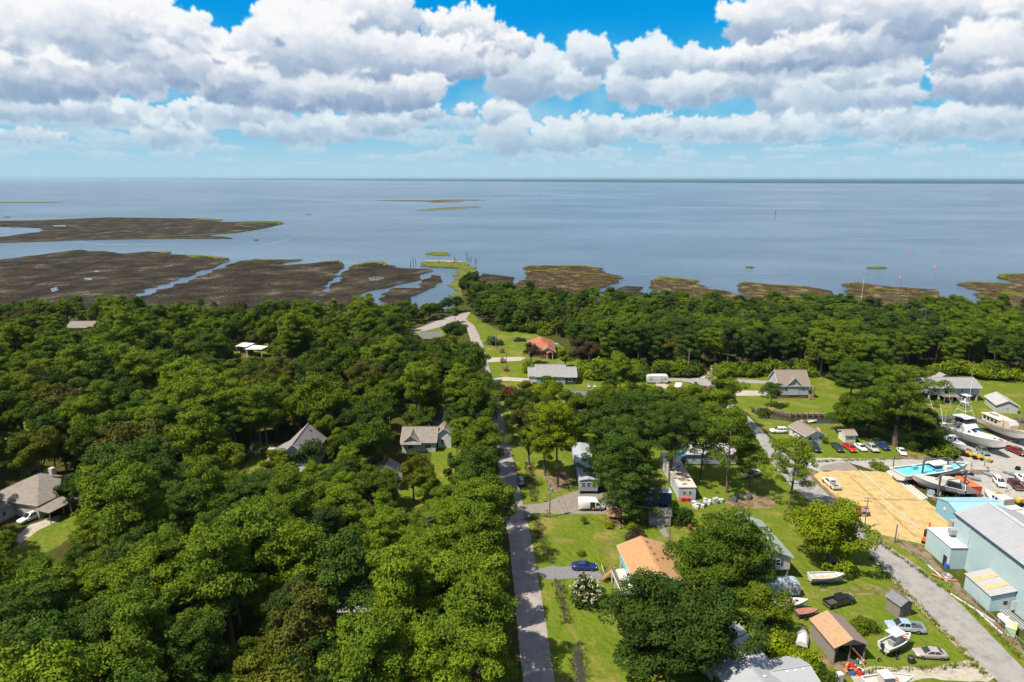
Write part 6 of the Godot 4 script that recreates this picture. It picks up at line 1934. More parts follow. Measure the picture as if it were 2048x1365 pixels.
func car_kind(kind: String) -> Array:
	if car_shapes.has(kind):
		return car_shapes[kind]
	var parts := []      # [name, mesh, material or "paint"]
	var body := MB.new()
	var cab := MB.new()
	var L := 4.7
	match kind:
		"sedan", "coupe":
			var st := [[-2.35, 0.74, 0.5, 0.84], [-2.25, 0.84, 0.32, 0.96], [-1.5, 0.9, 0.24, 1.0], [0.0, 0.91, 0.24, 0.97], [1.0, 0.9, 0.24, 0.94], [1.8, 0.87, 0.26, 0.84], [2.2, 0.82, 0.32, 0.74], [2.36, 0.7, 0.42, 0.62]]
			body.loft(st.map(func(s): return ring(s[0], s[1], s[2], s[3])))
			cabin(cab, [[-1.75, 0.94, 1.0, 0.80, 0.72], [-1.0, 0.94, 1.40, 0.84, 0.64], [0.2, 0.93, 1.43, 0.84, 0.65], [1.15, 0.92, 0.97, 0.82, 0.74]])
			parts = [["body", body.done(), "paint"], ["cabin", cab.done(), "paint"],
				["windshield", pane4(Vector3(1.13, 1.0, 0.70), Vector3(1.13, 1.0, -0.70), Vector3(0.28, 1.42, -0.58), Vector3(0.28, 1.42, 0.58)), M.glass],
				["rear_window", pane4(Vector3(-1.70, 1.05, -0.66), Vector3(-1.70, 1.05, 0.66), Vector3(-1.06, 1.40, 0.57), Vector3(-1.06, 1.40, -0.57)), M.glass]]
			for s in [-1, 1]:
				parts.append(["side_window", pane4(Vector3(-1.3, 1.0, s * 0.835), Vector3(-0.32, 1.0, s * 0.84), Vector3(-0.32, 1.35, s * 0.70), Vector3(-0.95, 1.34, s * 0.70)), M.glass])
				parts.append(["side_window", pane4(Vector3(-0.22, 1.0, s * 0.84), Vector3(0.85, 1.0, s * 0.835), Vector3(0.2, 1.36, s * 0.70), Vector3(-0.22, 1.36, s * 0.70)), M.glass])
				parts.append(["headlight", MB.new().box(Vector3(2.22, 0.66, s * 0.62), Vector3(0.2, 0.12, 0.3)).done(), M.lamp_lens])
				parts.append(["taillight", MB.new().box(Vector3(-2.30, 0.78, s * 0.6), Vector3(0.12, 0.14, 0.3)).done(), M.red_lens])
			parts.append(["wheels", null, [1.42, -1.38, 0.80, 0.32]])
		"suv":
			var st := [[-2.35, 0.8, 0.5, 0.95], [-2.28, 0.9, 0.36, 1.06], [-1.5, 0.95, 0.3, 1.08], [0.0, 0.95, 0.3, 1.06], [1.1, 0.94, 0.3, 1.04], [1.9, 0.9, 0.32, 0.98], [2.25, 0.86, 0.38, 0.88], [2.38, 0.76, 0.5, 0.74]]
			body.loft(st.map(func(s): return ring(s[0], s[1], s[2], s[3])))
			cabin(cab, [[-2.3, 1.04, 1.12, 0.84, 0.78], [-2.05, 1.04, 1.72, 0.88, 0.70], [0.1, 1.03, 1.75, 0.88, 0.71], [1.1, 1.02, 1.07, 0.86, 0.78]])
			parts = [["body", body.done(), "paint"], ["cabin", cab.done(), "paint"],
				["windshield", pane4(Vector3(1.07, 1.11, 0.74), Vector3(1.07, 1.11, -0.74), Vector3(0.2, 1.72, -0.63), Vector3(0.2, 1.72, 0.63)), M.glass],
				["rear_window", pane4(Vector3(-2.29, 1.2, -0.68), Vector3(-2.29, 1.2, 0.68), Vector3(-2.10, 1.66, 0.62), Vector3(-2.10, 1.66, -0.62)), M.glass],
				["roof_rack", MB.new().beam(Vector3(-1.8, 1.80, 0.55), Vector3(0.0, 1.80, 0.55), 0.05, 0.05).beam(Vector3(-1.8, 1.80, -0.55), Vector3(0.0, 1.80, -0.55), 0.05, 0.05).done(), M.black]]
			for s in [-1, 1]:
				for w in [[-2.0, -1.25], [-1.12, -0.25], [-0.15, 0.75]]:
					parts.append(["side_window", pane4(Vector3(w[0], 1.14, s * 0.875), Vector3(w[1], 1.14, s * 0.88), Vector3(minf(w[1], 0.18), 1.62, s * 0.755), Vector3(w[0], 1.62, s * 0.75)), M.glass])
				parts.append(["headlight", MB.new().box(Vector3(2.26, 0.80, s * 0.66), Vector3(0.2, 0.16, 0.3)).done(), M.lamp_lens])
				parts.append(["taillight", MB.new().box(Vector3(-2.33, 0.95, s * 0.74), Vector3(0.1, 0.3, 0.16)).done(), M.red_lens])
			parts.append(["wheels", null, [1.45, -1.4, 0.84, 0.37]])
		"pickup":
			L = 5.7
			var st := [[-0.55, 0.96, 0.42, 1.10], [0.4, 0.97, 0.38, 1.12], [1.5, 0.96, 0.38, 1.10], [2.3, 0.93, 0.4, 1.05], [2.72, 0.88, 0.46, 0.96], [2.86, 0.8, 0.55, 0.8]]
			body.loft(st.map(func(s): return ring(s[0], s[1], s[2], s[3])))
			cabin(cab, [[-0.72, 1.06, 1.14, 0.86, 0.80], [-0.55, 1.06, 1.78, 0.89, 0.72], [0.75, 1.06, 1.80, 0.89, 0.73], [1.6, 1.06, 1.12, 0.87, 0.80]])
			var bed := MB.new()
			for s in [-1, 1]:
				bed.box(Vector3(-1.72, 0.78, s * 0.93), Vector3(2.3, 0.66, 0.1))
			bed.box(Vector3(-2.84, 0.80, 0), Vector3(0.08, 0.6, 1.8)).box(Vector3(-0.60, 0.80, 0), Vector3(0.06, 0.6, 1.8))
			parts = [["body", body.done(), "paint"], ["cabin", cab.done(), "paint"], ["bed", bed.done(), "paint"],
				["bed_floor", MB.new().box(Vector3(-1.72, 0.58, 0), Vector3(2.2, 0.08, 1.76)).done(), tinted(0.06, 0.06, 0.06, 0.8, "worn", 2.0)],
				["bumper", MB.new().box(Vector3(-2.92, 0.55, 0), Vector3(0.14, 0.2, 1.84)).done(), M.chrome],
				["windshield", pane4(Vector3(1.57, 1.16, 0.75), Vector3(1.57, 1.16, -0.75), Vector3(0.84, 1.77, -0.65), Vector3(0.84, 1.77, 0.65)), M.glass],
				["rear_window", pane4(Vector3(-0.71, 1.26, -0.62), Vector3(-0.71, 1.26, 0.62), Vector3(-0.59, 1.68, 0.58), Vector3(-0.59, 1.68, -0.58)), M.glass]]
			for s in [-1, 1]:
				for w in [[-0.45, 0.32], [0.42, 1.3]]:
					parts.append(["side_window", pane4(Vector3(w[0], 1.18, s * 0.885), Vector3(w[1], 1.18, s * 0.89), Vector3(minf(w[1], 0.8), 1.66, s * 0.765), Vector3(w[0], 1.66, s * 0.76)), M.glass])
				parts.append(["headlight", MB.new().box(Vector3(2.74, 0.82, s * 0.7), Vector3(0.2, 0.18, 0.28)).done(), M.lamp_lens])
				parts.append(["taillight", MB.new().box(Vector3(-2.88, 0.86, s * 0.88), Vector3(0.06, 0.3, 0.12)).done(), M.red_lens])
			parts.append(["wheels", null, [1.85, -1.75, 0.86, 0.4]])
		"van":
			L = 5.9
			var st := [[-2.95, 0.92, 0.5, 2.4], [-2.9, 1.0, 0.4, 2.58], [-1.0, 1.02, 0.36, 2.62], [0.9, 1.02, 0.36, 2.6], [1.35, 1.0, 0.36, 2.42], [2.15, 0.98, 0.38, 1.42], [2.75, 0.93, 0.42, 1.12], [2.95, 0.84, 0.5, 0.85]]
			body.loft(st.map(func(s): return ring(s[0], s[1], s[2], s[3], 0.1)))
			parts = [["body", body.done(), "paint"],
				["windshield", pane4(Vector3(2.12, 1.50, 0.78), Vector3(2.12, 1.50, -0.78), Vector3(1.42, 2.38, -0.70), Vector3(1.42, 2.38, 0.70)), M.glass],
				["cargo_opening", MB.new().box(Vector3(0.15, 1.30, 1.03), Vector3(1.05, 1.75, 0.03)).done(), M.black],
				["sill", MB.new().box(Vector3(0, 0.5, 1.03), Vector3(4.6, 0.2, 0.05)).done(), M.black],
				["crate", MB.new().box(Vector3(0.3, 0.62, 1.06), Vector3(0.5, 0.35, 0.06)).done(), tinted(0.5, 0.28, 0.08)]]
			for s in [-1, 1]:
				parts.append(["side_window", pane4(Vector3(0.9, 1.35, s * 1.03), Vector3(2.0, 1.35, s * 0.995), Vector3(1.5, 2.02, s * 1.0), Vector3(0.9, 2.02, s * 1.03)), M.glass])
				parts.append(["headlight", MB.new().box(Vector3(2.8, 0.95, s * 0.74), Vector3(0.2, 0.26, 0.24)).done(), M.lamp_lens])
				parts.append(["taillight", MB.new().box(Vector3(-2.96, 1.2, s * 0.92), Vector3(0.05, 0.7, 0.12)).done(), M.red_lens])
				parts.append(["mirror", MB.new().box(Vector3(1.75, 1.5, s * 1.12), Vector3(0.12, 0.32, 0.22)).done(), M.black])
			parts.append(["wheels", null, [1.95, -1.75, 0.92, 0.36]])
	if wheel_mesh == null:
		wheel_mesh = MB.new().tube(Vector3(0, 0, -0.12), Vector3(0, 0, 0.12), 1.0, 1.0, 16).done()
		rim_mesh = MB.new().tube(Vector3(0, 0, -0.135), Vector3(0, 0, 0.135), 0.62, 0.62, 12).done()
	car_shapes[kind] = parts
	return parts

func car(kind: String, called: String, u0: float, v0: float, u1: float, v1: float, m: Material, label: String, group := "", size := 1.0) -> Node3D:   # rear end and front end on the ground
	var a := G(u0, v0)
	var b := G(u1, v1)
	var o := thing(called, (a + b) * 0.5 + Vector3(0, 0.02, 0), atan2(-(b.z - a.z), b.x - a.x), label, {"sedan": "car", "coupe": "car", "suv": "car", "pickup": "pickup truck", "van": "van"}[kind], group)
	o.scale = Vector3.ONE * size
	for p in car_kind(kind):
		if p[0] == "wheels":
			for s in [-1, 1]:
				for k in 2:
					var w := part(o, "wheel", wheel_mesh, M.rubber, Transform3D(Basis().scaled(Vector3(p[2][3], p[2][3], 1.0)), Vector3(p[2][k], p[2][3], s * (p[2][2] + 0.02))))
					part(w, "rim", rim_mesh, M.steel)
		else:
			part(o, p[0], p[1], m if p[2] is String else p[2])
	var c := (a + b) * 0.5
	clear_spots.append([c.x, c.z, 2.6])
	return o

func build_vehicles() -> void:
	car("sedan", "car", 1143, 1138, 1193, 1139, paint(0.012, 0.025, 0.16), "dark blue sedan parked on the bluestone drive", "", 1.0)
	see(1140, 1118, 1198, 1150, -116)
	var o := car("coupe", "car", 1045, 981, 1041, 955, paint(0.012, 0.018, 0.06), "navy coupe with white racing stripes parked on the road verge")
	for s in [-0.2, 0.2]:
		part(o, "racing_stripe", MB.new().box(Vector3(-0.4, 1.46, s), Vector3(1.2, 0.012, 0.26)).box(Vector3(1.65, 0.925, s), Vector3(1.0, 0.06, 0.26)).box(Vector3(-2.0, 0.995, s), Vector3(0.5, 0.02, 0.26)).done(), M.white_gloss)
	see(1034, 950, 1056, 985, -155)
	car("van", "cargo_van", 1155, 1019, 1210, 1019, paint(0.80, 0.80, 0.80), "white high-roof cargo van with its side door open on the gravel drive")
	see(1150, 992, 1215, 1028, -140)
	car("pickup", "pickup_truck", 1650, 1216, 1707, 1202, paint(0.012, 0.016, 0.018), "black pickup truck with an empty bed parked on the grass")
	see(1636, 1186, 1715, 1226, -106)
	var bp := car("pickup", "pickup_truck", 1843, 1264, 1775, 1258, paint(0.30, 0.40, 0.50), "old two-tone light blue and white pickup beside the open motorboat")
	part(bp, "side_stripe", MB.new().box(Vector3(-0.1, 0.72, 0.985), Vector3(5.4, 0.3, 0.02)).box(Vector3(-0.1, 0.72, -0.985), Vector3(5.4, 0.3, 0.02)).done(), M.offwhite)
	see(1768, 1242, 1850, 1275, -100)
	car("sedan", "car", 1890, 1316, 1830, 1312, paint(0.36, 0.32, 0.30), "silver-beige sedan parked on the grass by the cracked concrete drive")
	see(1824, 1294, 1898, 1325, -92)
	car("suv", "car", 80, 1032, 40, 1050, paint(0.70, 0.70, 0.68), "white sport utility vehicle beside the hipped house")
	car("suv", "car", 1576, 866, 1537, 866, paint(0.78, 0.78, 0.78), "white sport utility vehicle on the grass beside the white garage")
	see(1532, 848, 1580, 872, -188)
	car("suv", "car", 1621, 893, 1639, 909, paint(0.012, 0.016, 0.03), "black estate car in front of the white garage")
	car("pickup", "pickup_truck", 1667, 892, 1684, 908, paint(0.035, 0.04, 0.048), "charcoal pickup parked next to the red one", "", 0.92)
	car("pickup", "pickup_truck", 1690, 893, 1709, 908, paint(0.58, 0.025, 0.02), "bright red pickup in the row of parked cars", "", 0.9)
	car("coupe", "car", 1713, 893, 1730, 905, paint(0.76, 0.76, 0.75), "white coupe with a black glass roof next to the red pickup", "", 0.95)
	car("pickup", "pickup_truck", 1732, 892, 1754, 908, paint(0.42, 0.43, 0.43), "silver pickup parked between the white coupe and a blue one", "", 0.95)
	car("pickup", "pickup_truck", 1755, 889, 1775, 903, paint(0.012, 0.035, 0.16), "dark blue pickup under the towering pine", "", 0.92)
	car("sedan", "car", 1796, 898, 1811, 917, paint(0.78, 0.78, 0.78), "small white sedan beside the thick pine trunk", "", 0.92)
	car("suv", "car", 1849, 900, 1868, 915, paint(0.014, 0.02, 0.045), "dark navy sport utility vehicle left of the silver estate", "", 0.95)
	car("suv", "car", 1868, 901, 1887, 916, paint(0.33, 0.31, 0.30), "silver estate car between two dark ones", "", 0.92)
	car("suv", "car", 1890, 901, 1913, 917, paint(0.014, 0.018, 0.04), "black sport utility vehicle right of the silver estate", "", 1.02)
	see(1618, 875, 1925, 922, -185)
	car("suv", "car", 1957, 900, 1975, 914, paint(0.16, 0.17, 0.16), "grey-green estate car under the bow of the big white yacht", "", 0.98)
	car("pickup", "pickup_truck", 2016, 900, 2048, 914, paint(0.20, 0.01, 0.012), "dark red pickup beside the yacht's bow", "", 1.0)
	var wp := car("pickup", "pickup_truck", 1674, 982, 1650, 962, paint(0.78, 0.78, 0.78), "white work pickup with a ladder rack on the straw-covered field", "", 1.0)
	var rack := MB.new()
	for s in [-0.9, 0.9]:
		rack.beam(Vector3(-2.8, 1.55, s), Vector3(0.4, 1.95, s), 0.06, 0.06)
		for x in [-2.7, -1.6, -0.7]:
			rack.box(Vector3(x, 1.3, s), Vector3(0.06, 0.6, 0.06))
	for x in [-2.7, -1.6, -0.7]:
		rack.beam(Vector3(x, 1.6, -0.9), Vector3(x, 1.6, 0.9), 0.06, 0.06)
	part(wp, "ladder_rack", rack.done(), M.white)
	see(1632, 950, 1690, 992, -148)
	car("pickup", "pickup_truck", 1489, 955, 1516, 950, paint(0.60, 0.62, 0.64), "white pickup in the shade of the roadside pines")
	car("suv", "car", 1992, 962, 2006, 978, paint(0.78, 0.78, 0.78), "white sport utility vehicle on the gravel by the orange container", "", 0.98)
	car("pickup", "pickup_truck", 2042, 985, 2018, 962, paint(0.11, 0.02, 0.025), "maroon pickup next to the white one on the boatyard gravel", "", 1.0)
	car("pickup", "pickup_truck", 2060, 974, 2036, 955, paint(0.76, 0.76, 0.76), "white pickup at the edge of the boatyard gravel", "", 1.0)
	car("pickup", "pickup_truck", 1050, 683, 1027, 683, paint(0.014, 0.016, 0.03), "black pickup parked on the lawn beside the brick house")
	# camping trailers
	camper("camper", 44.3, -106.2, 0.0, 6.4, 2.5, 2.3, tinted(0.34, 0.42, 0.48, 0.45, "worn", 4.0), "weathered silver-blue caravan beneath the large oak")
	see(1548, 1155, 1600, 1190, -108)
	var q := G(1294, 768)
	camper("camper", q.x, q.z, 0.0, 7.6, 2.5, 2.5, M.white, "long white camping trailer with its door open by the street end")
	see(1290, 748, 1345, 770, q.z - 2)
	q = G(1362, 790)
	camper("camper", q.x, q.z, 1.25, 5.2, 2.3, 2.4, M.white, "small white camping trailer on the shell drive")
	see(1352, 767, 1384, 790, q.z - 4)

func camper(called: String, x: float, z: float, yaw: float, L: float, W: float, H: float, m: Material, label: String) -> void:
	var o := thing(called, Vector3(x, 0, z), yaw, label, "camping trailer")
	clear_spots.append([x + L * 0.5, z - 1.0, 3.6])
	var rings := []
	for s in [[0.0, 1.0, H * 0.62], [0.14, 0.55, H * 0.93], [0.6, 0.5, H], [L - 0.7, 0.5, H], [L - 0.16, 0.55, H * 0.92], [L, 1.0, H * 0.6]]:
		var y0: float = s[1]
		var y1: float = s[2] + 0.55
		rings.append([Vector3(s[0], y0, 0), Vector3(s[0], y1 - 0.16, 0), Vector3(s[0], y1, -0.18), Vector3(s[0], y1, -W + 0.18), Vector3(s[0], y1 - 0.16, -W), Vector3(s[0], y0, -W)])
	part(o, "body", MB.new().loft(rings, true, false).done(), m)
	add_window(o, "f", L * 0.2, 1.6, 0.9, 0.6, L, W, Vector3(0, 0, 0.01))
	add_window(o, "f", L * 0.86, 1.6, 0.9, 0.6, L, W, Vector3(0, 0, 0.01))
	add_door(o, "f", L * 0.68, 0.7, 0.7, 1.9, L, W, M.offwhite, Vector3(0, 0, 0.0))
	part(o, "stripe", MB.new().box(Vector3(L * 0.5, 1.35, 0.012), Vector3(L - 0.8, 0.22, 0.02)).done(), tinted(0.30, 0.40, 0.48, 0.5))
	part(o, "roof_vent", MB.new().box(Vector3(L * 0.45, H + 0.62, -W * 0.5), Vector3(0.7, 0.22, 0.6)).done(), M.white)
	part(o, "tow_bar", MB.new().beam(Vector3(L, 0.55, -W * 0.3), Vector3(L + 1.1, 0.5, -W * 0.5), 0.1, 0.1).beam(Vector3(L, 0.55, -W * 0.7), Vector3(L + 1.1, 0.5, -W * 0.5), 0.1, 0.1).done(), M.black)
	for s in [0.15, W - 0.15]:
		for k in 2:
			var w := part(o, "wheel", wheel_mesh, M.rubber, Transform3D(Basis().scaled(Vector3(0.34, 0.34, 1)), Vector3(L * 0.46 + k * 0.8, 0.34, -s)))
			part(w, "rim", rim_mesh, M.white)
# ------------------------------------------------------------------ boats and yard
# A hull lies along x, stern at 0 and bow at L; y 0 is the keel.
func half_beam(s: float, B: float) -> float:
	return B * 0.5 * (0.94 + 0.06 * smoothstep(0.0, 0.3, s)) * (1.0 if s < 0.42 else 1.0 - pow((s - 0.42) / 0.58, 2.3))

func sheer(s: float, D: float, up: float) -> float:
	return D + up * s * s

func hull_mesh(L: float, B: float, D: float, up: float, lo := 0.0, hi := 1.0) -> ArrayMesh:      # lo, hi: share of the side from keel (0) to rail (1)
	var rings := []
	for i in 15:
		var s := i / 14.0
		var b := maxf(0.02, half_beam(s, B))
		var y := sheer(s, D, up)
		var k := 0.0 if s < 0.7 else D * 0.75 * pow((s - 0.7) / 0.3, 2.2)
		var x := L * s
		var prof := [Vector2(0, k), Vector2(b * lerpf(0.74, 0.4, s), lerpf(k, y, 0.28)), Vector2(b * lerpf(0.92, 0.66, s), lerpf(k, y, 0.6)), Vector2(b, y)]
		var side := []
		for j in 9:
			var f := lerpf(lo, hi, j / 8.0) * 3.0
			var n := mini(2, int(f))
			var p: Vector2 = prof[n].lerp(prof[n + 1], f - n)
			side.append(p)
		var r := []
		for j in range(8, -1, -1):
			r.append(Vector3(x + (L * 0.05 * s * s) * side[j].y / maxf(0.1, y), side[j].y, -side[j].x))
		for j in 9:
			r.append(Vector3(x + (L * 0.05 * s * s) * side[j].y / maxf(0.1, y), side[j].y, side[j].x))
		rings.append(r)
	return MB.new().loft(rings, false, true, false).done() if lo > 0.0 else MB.new().loft(rings, false, true, true).done()

func deck_mesh(L: float, B: float, D: float, up: float, s0: float, s1: float, inset: float, drop: float, crown := 0.0) -> ArrayMesh:
	var mb := MB.new()
	for i in 12:
		var a := lerpf(s0, s1, i / 12.0)
		var b := lerpf(s0, s1, (i + 1) / 12.0)
		var wa := maxf(0.01, half_beam(a, B) - inset)
		var wb := maxf(0.01, half_beam(b, B) - inset)
		var xa := L * a + L * 0.05 * a * a
		var xb := L * b + L * 0.05 * b * b
		var ya := sheer(a, D, up) - drop
		var yb := sheer(b, D, up) - drop
		mb.quad(Vector3(xa, ya, 0), Vector3(xa, ya - crown, wa), Vector3(xb, yb - crown, wb), Vector3(xb, yb, 0))
		mb.quad(Vector3(xa, ya - crown, -wa), Vector3(xa, ya, 0), Vector3(xb, yb, 0), Vector3(xb, yb - crown, -wb))
	return mb.done()

func rail_mesh(L: float, B: float, D: float, up: float, wide: float, s0 := 0.0, s1 := 1.0) -> ArrayMesh:
	var mb := MB.new()
	for k in [-1, 1]:
		for i in 14:
			var p := []
			for j in 2:
				var s := lerpf(s0, s1, (i + j) / 14.0)
				p.append(Vector3(L * s + L * 0.05 * s * s, sheer(s, D, up) + 0.02, k * maxf(0.02, half_beam(s, B) - wide * 0.4)))
			mb.beam(p[0], p[1], wide, 0.07)
	mb.beam(Vector3(0, sheer(0, D, up), -B * 0.47), Vector3(0, sheer(0, D, up), B * 0.47), wide, 0.1)
	return mb.done()

func boat(called: String, u0: float, v0: float, u1: float, v1: float, lift: float, label: String, stand := true, ground := 0.0) -> Node3D:     # stern and bow projected on the ground
	var a := G(u0, v0, ground)
	var b := G(u1, v1, ground)
	var o := thing(called, Vector3(a.x, ground + lift, a.z), atan2(-(b.z - a.z), b.x - a.x), label, "boat")
	for k in 5:
		var c := a.lerp(b, k / 4.0)
		clear_spots.append([c.x, c.z, 2.4])
	o.set_meta("span", a.distance_to(b))
	return o

func jacks(o: Node3D, L: float, B: float, lift: float) -> void:
	for s in [0.15, 0.45, 0.7]:
		for k in [-1, 1]:
			var z: float = k * half_beam(s, B) * 0.7
			part(o, "jack_stand", MB.new().tube(Vector3(L * s, 0.4, z), Vector3(L * s, -lift, z * 1.3), 0.06, 0.06, 5).box(Vector3(L * s, -lift + 0.04, z * 1.3), Vector3(0.7, 0.08, 0.7)).done(), M.rust)
		part(o, "keel_block", MB.new().box(Vector3(L * s, -lift * 0.5, 0), Vector3(0.5, lift, 0.5)).done(), M.wood)

func boat_trailer(o: Node3D, L: float, lift: float) -> void:
	part(o, "trailer_frame", MB.new().beam(Vector3(-0.2, 0.0, -0.6), Vector3(L * 0.8, 0.0, -0.25), 0.09, 0.1).beam(Vector3(-0.2, 0.0, 0.6), Vector3(L * 0.8, 0.0, 0.25), 0.09, 0.1).beam(Vector3(L * 0.78, 0, 0), Vector3(L * 1.15, -0.1, 0), 0.1, 0.1).done(), M.galvanised)
	for k in [-1, 1]:
		for j in 2:
			var w := part(o, "trailer_wheel", wheel_mesh, M.rubber, Transform3D(Basis().scaled(Vector3(0.32, 0.32, 0.9)), Vector3(L * 0.3 + j * 0.75, -lift + 0.32, k * 0.98)))
			part(w, "rim", rim_mesh, M.steel)

func prism(pts: Array, z0: float, z1: float) -> ArrayMesh:        # a side profile (x, y) given thickness across
	var mb := MB.new()
	var n := pts.size()
	for k in n:
		var a: Array = pts[k]
		var b: Array = pts[(k + 1) % n]
		mb.quad(Vector3(a[0], a[1], z1), Vector3(a[0], a[1], z0), Vector3(b[0], b[1], z0), Vector3(b[0], b[1], z1))
	for k in range(1, n - 1):
		mb.tri(Vector3(pts[0][0], pts[0][1], z1), Vector3(pts[k][0], pts[k][1], z1), Vector3(pts[k + 1][0], pts[k + 1][1], z1))
		mb.tri(Vector3(pts[0][0], pts[0][1], z0), Vector3(pts[k + 1][0], pts[k + 1][1], z0), Vector3(pts[k][0], pts[k][1], z0))
	return mb.done()

func house_loft(st: Array) -> ArrayMesh:          # x, y0, y1, half width at foot, half width at head
	var rings := []
	for s in st:
		rings.append([Vector3(s[0], s[1], -s[3]), Vector3(s[0], s[2] - 0.06, -s[4]), Vector3(s[0], s[2], -s[4] + 0.2), Vector3(s[0], s[2] + 0.04, 0), Vector3(s[0], s[2], s[4] - 0.2), Vector3(s[0], s[2] - 0.06, s[4]), Vector3(s[0], s[1], s[3])])
	return MB.new().loft(rings, true, false).done()

func frame_tubes(o: Node3D, called: String, lines: Array, r: float, m: Material) -> void:
	for l in lines:
		part(o, called, MB.new().tube(l[0], l[1], r, r, 5).done(), m)

func build_boats() -> void:
	var bottom := tinted(0.04, 0.05, 0.07, 0.7)
	# the big sportfishing yacht, bow towards the viewer and right
	var o := boat("sportfishing_yacht", 1893, 873, 2003, 918, 1.0, "large white sportfishing yacht with a tall tuna tower propped in the boatyard")
	var L: float = o.get_meta("span")
	var B := 5.4
	var D := 2.7
	var U := 1.3
	part(o, "hull", hull_mesh(L, B, D, U, 0.30, 1.0), M.white_gloss)
	part(o, "bottom", hull_mesh(L, B, D, U, 0.0, 0.30), bottom)
	part(o, "deck", deck_mesh(L, B, D, U, 0.22, 0.995, 0.06, 0.0), M.white_gloss)
	part(o, "cockpit_floor", deck_mesh(L, B, D, U, 0.01, 0.22, 0.3, 1.1), tinted(0.50, 0.42, 0.30, 0.7))
	part(o, "cockpit_bulkhead", MB.new().box(Vector3(L * 0.22, 2.2, 0), Vector3(0.1, 1.4, 4.6)).done(), M.white_gloss)
	part(o, "rail", rail_mesh(L, B, D, U, 0.16), M.white_gloss)
	var hs := part(o, "deckhouse", house_loft([[L * 0.20, 2.7, 4.3, 2.2, 1.95], [L * 0.32, 2.75, 4.5, 2.3, 2.0], [L * 0.46, 2.9, 4.45, 2.2, 1.85], [L * 0.60, 3.1, 3.45, 1.7, 1.3], [L * 0.66, 3.2, 3.28, 1.3, 1.0]]), M.white_gloss)
	for k in [-1, 1]:
		part(hs, "side_window", MB.new().quad(Vector3(L * 0.26, 3.45, k * 2.19), Vector3(L * 0.52, 3.45, k * 2.02), Vector3(L * 0.50, 4.02, k * 1.86), Vector3(L * 0.30, 4.12, k * 2.10)).done(), M.glass_blue)
	part(hs, "windshield", MB.new().quad(Vector3(L * 0.565, 3.72, 1.5), Vector3(L * 0.565, 3.72, -1.5), Vector3(L * 0.485, 4.33, -1.55), Vector3(L * 0.485, 4.33, 1.55)).done(), M.glass_blue)
	var fb := part(o, "flybridge", house_loft([[L * 0.16, 4.35, 4.9, 2.0, 2.0], [L * 0.34, 4.4, 5.3, 2.0, 1.9], [L * 0.44, 4.4, 5.1, 1.8, 1.5], [L * 0.50, 4.4, 4.55, 1.3, 0.9]]), M.white_gloss)
	part(fb, "enclosure", house_loft([[L * 0.20, 4.9, 6.4, 1.75, 1.7], [L * 0.34, 5.2, 6.4, 1.8, 1.7], [L * 0.41, 5.1, 5.4, 1.6, 1.5]]), M.glass)
	part(o, "hardtop", MB.new().slab([Vector3(L * 0.14, 6.55, 1.95), Vector3(L * 0.40, 6.6, 1.8), Vector3(L * 0.40, 6.6, -1.8), Vector3(L * 0.14, 6.55, -1.95)], 0.14).done(), M.white_gloss)
	var tw := []
	for k in [-1, 1]:
		tw.append([Vector3(L * 0.15, 6.5, k * 1.7), Vector3(L * 0.21, 10.6, k * 0.7)])
		tw.append([Vector3(L * 0.38, 6.5, k * 1.6), Vector3(L * 0.29, 10.6, k * 0.7)])
		tw.append([Vector3(L * 0.17, 8.4, k * 1.25), Vector3(L * 0.34, 8.4, k * 1.2)])
		tw.append([Vector3(L * 0.20, 3.9, k * 2.3), Vector3(L * 0.10, 15.5, k * 4.2)])
	tw.append([Vector3(L * 0.17, 8.4, -1.25), Vector3(L * 0.17, 8.4, 1.25)])
	tw.append([Vector3(L * 0.34, 8.4, -1.2), Vector3(L * 0.34, 8.4, 1.2)])
	frame_tubes(o, "tower_tube", tw, 0.055, M.white)
	part(o, "tower_platform", MB.new().box(Vector3(L * 0.25, 10.65, 0), Vector3(2.0, 0.14, 1.7)).done(), M.white)
	part(o, "tower_console", MB.new().box(Vector3(L * 0.27, 11.2, 0), Vector3(0.7, 1.0, 1.3)).done(), M.white)
	part(o, "tower_roof", MB.new().box(Vector3(L * 0.25, 12.6, 0), Vector3(2.1, 0.12, 1.8)).done(), M.white)
	frame_tubes(o, "tower_tube", [[Vector3(L * 0.21, 10.6, 0.7), Vector3(L * 0.21, 12.6, 0.7)], [Vector3(L * 0.29, 10.6, 0.7), Vector3(L * 0.29, 12.6, 0.7)], [Vector3(L * 0.21, 10.6, -0.7), Vector3(L * 0.21, 12.6, -0.7)], [Vector3(L * 0.29, 10.6, -0.7), Vector3(L * 0.29, 12.6, -0.7)]], 0.045, M.white)
	part(o, "anchor_hatch", MB.new().box(Vector3(L * 0.94, D + U * 0.9 + 0.06, 0), Vector3(1.1, 0.06, 0.7)).done(), M.red)
	part(o, "bow_hatch", MB.new().box(Vector3(L * 0.84, D + U * 0.7 + 0.06, 0), Vector3(0.6, 0.06, 0.6)).done(), M.glass)
	jacks(o, L, B, 1.0)
	see(1885, 815, 2018, 905, -190); see(1895, 785, 1935, 825, -195)
	# trawler beside it
	o = boat("trawler_yacht", 1966, 858, 2050, 898, 0.9, "white trawler yacht with a teak rail and long cream deckhouse beside the big yacht")
	L = o.get_meta("span")
	B = 5.0
	D = 2.5
	U = 1.4
	part(o, "hull", hull_mesh(L, B, D, U, 0.32, 1.0), M.white)
	part(o, "bottom", hull_mesh(L, B, D, U, 0.0, 0.32), tinted(0.06, 0.07, 0.09, 0.7))
	part(o, "deck", deck_mesh(L, B, D, U, 0.02, 0.99, 0.06, 0.35), tinted(0.55, 0.42, 0.28, 0.7))
	part(o, "teak_rail", rail_mesh(L, B, D, U, 0.22), tinted(0.36, 0.17, 0.07, 0.5))
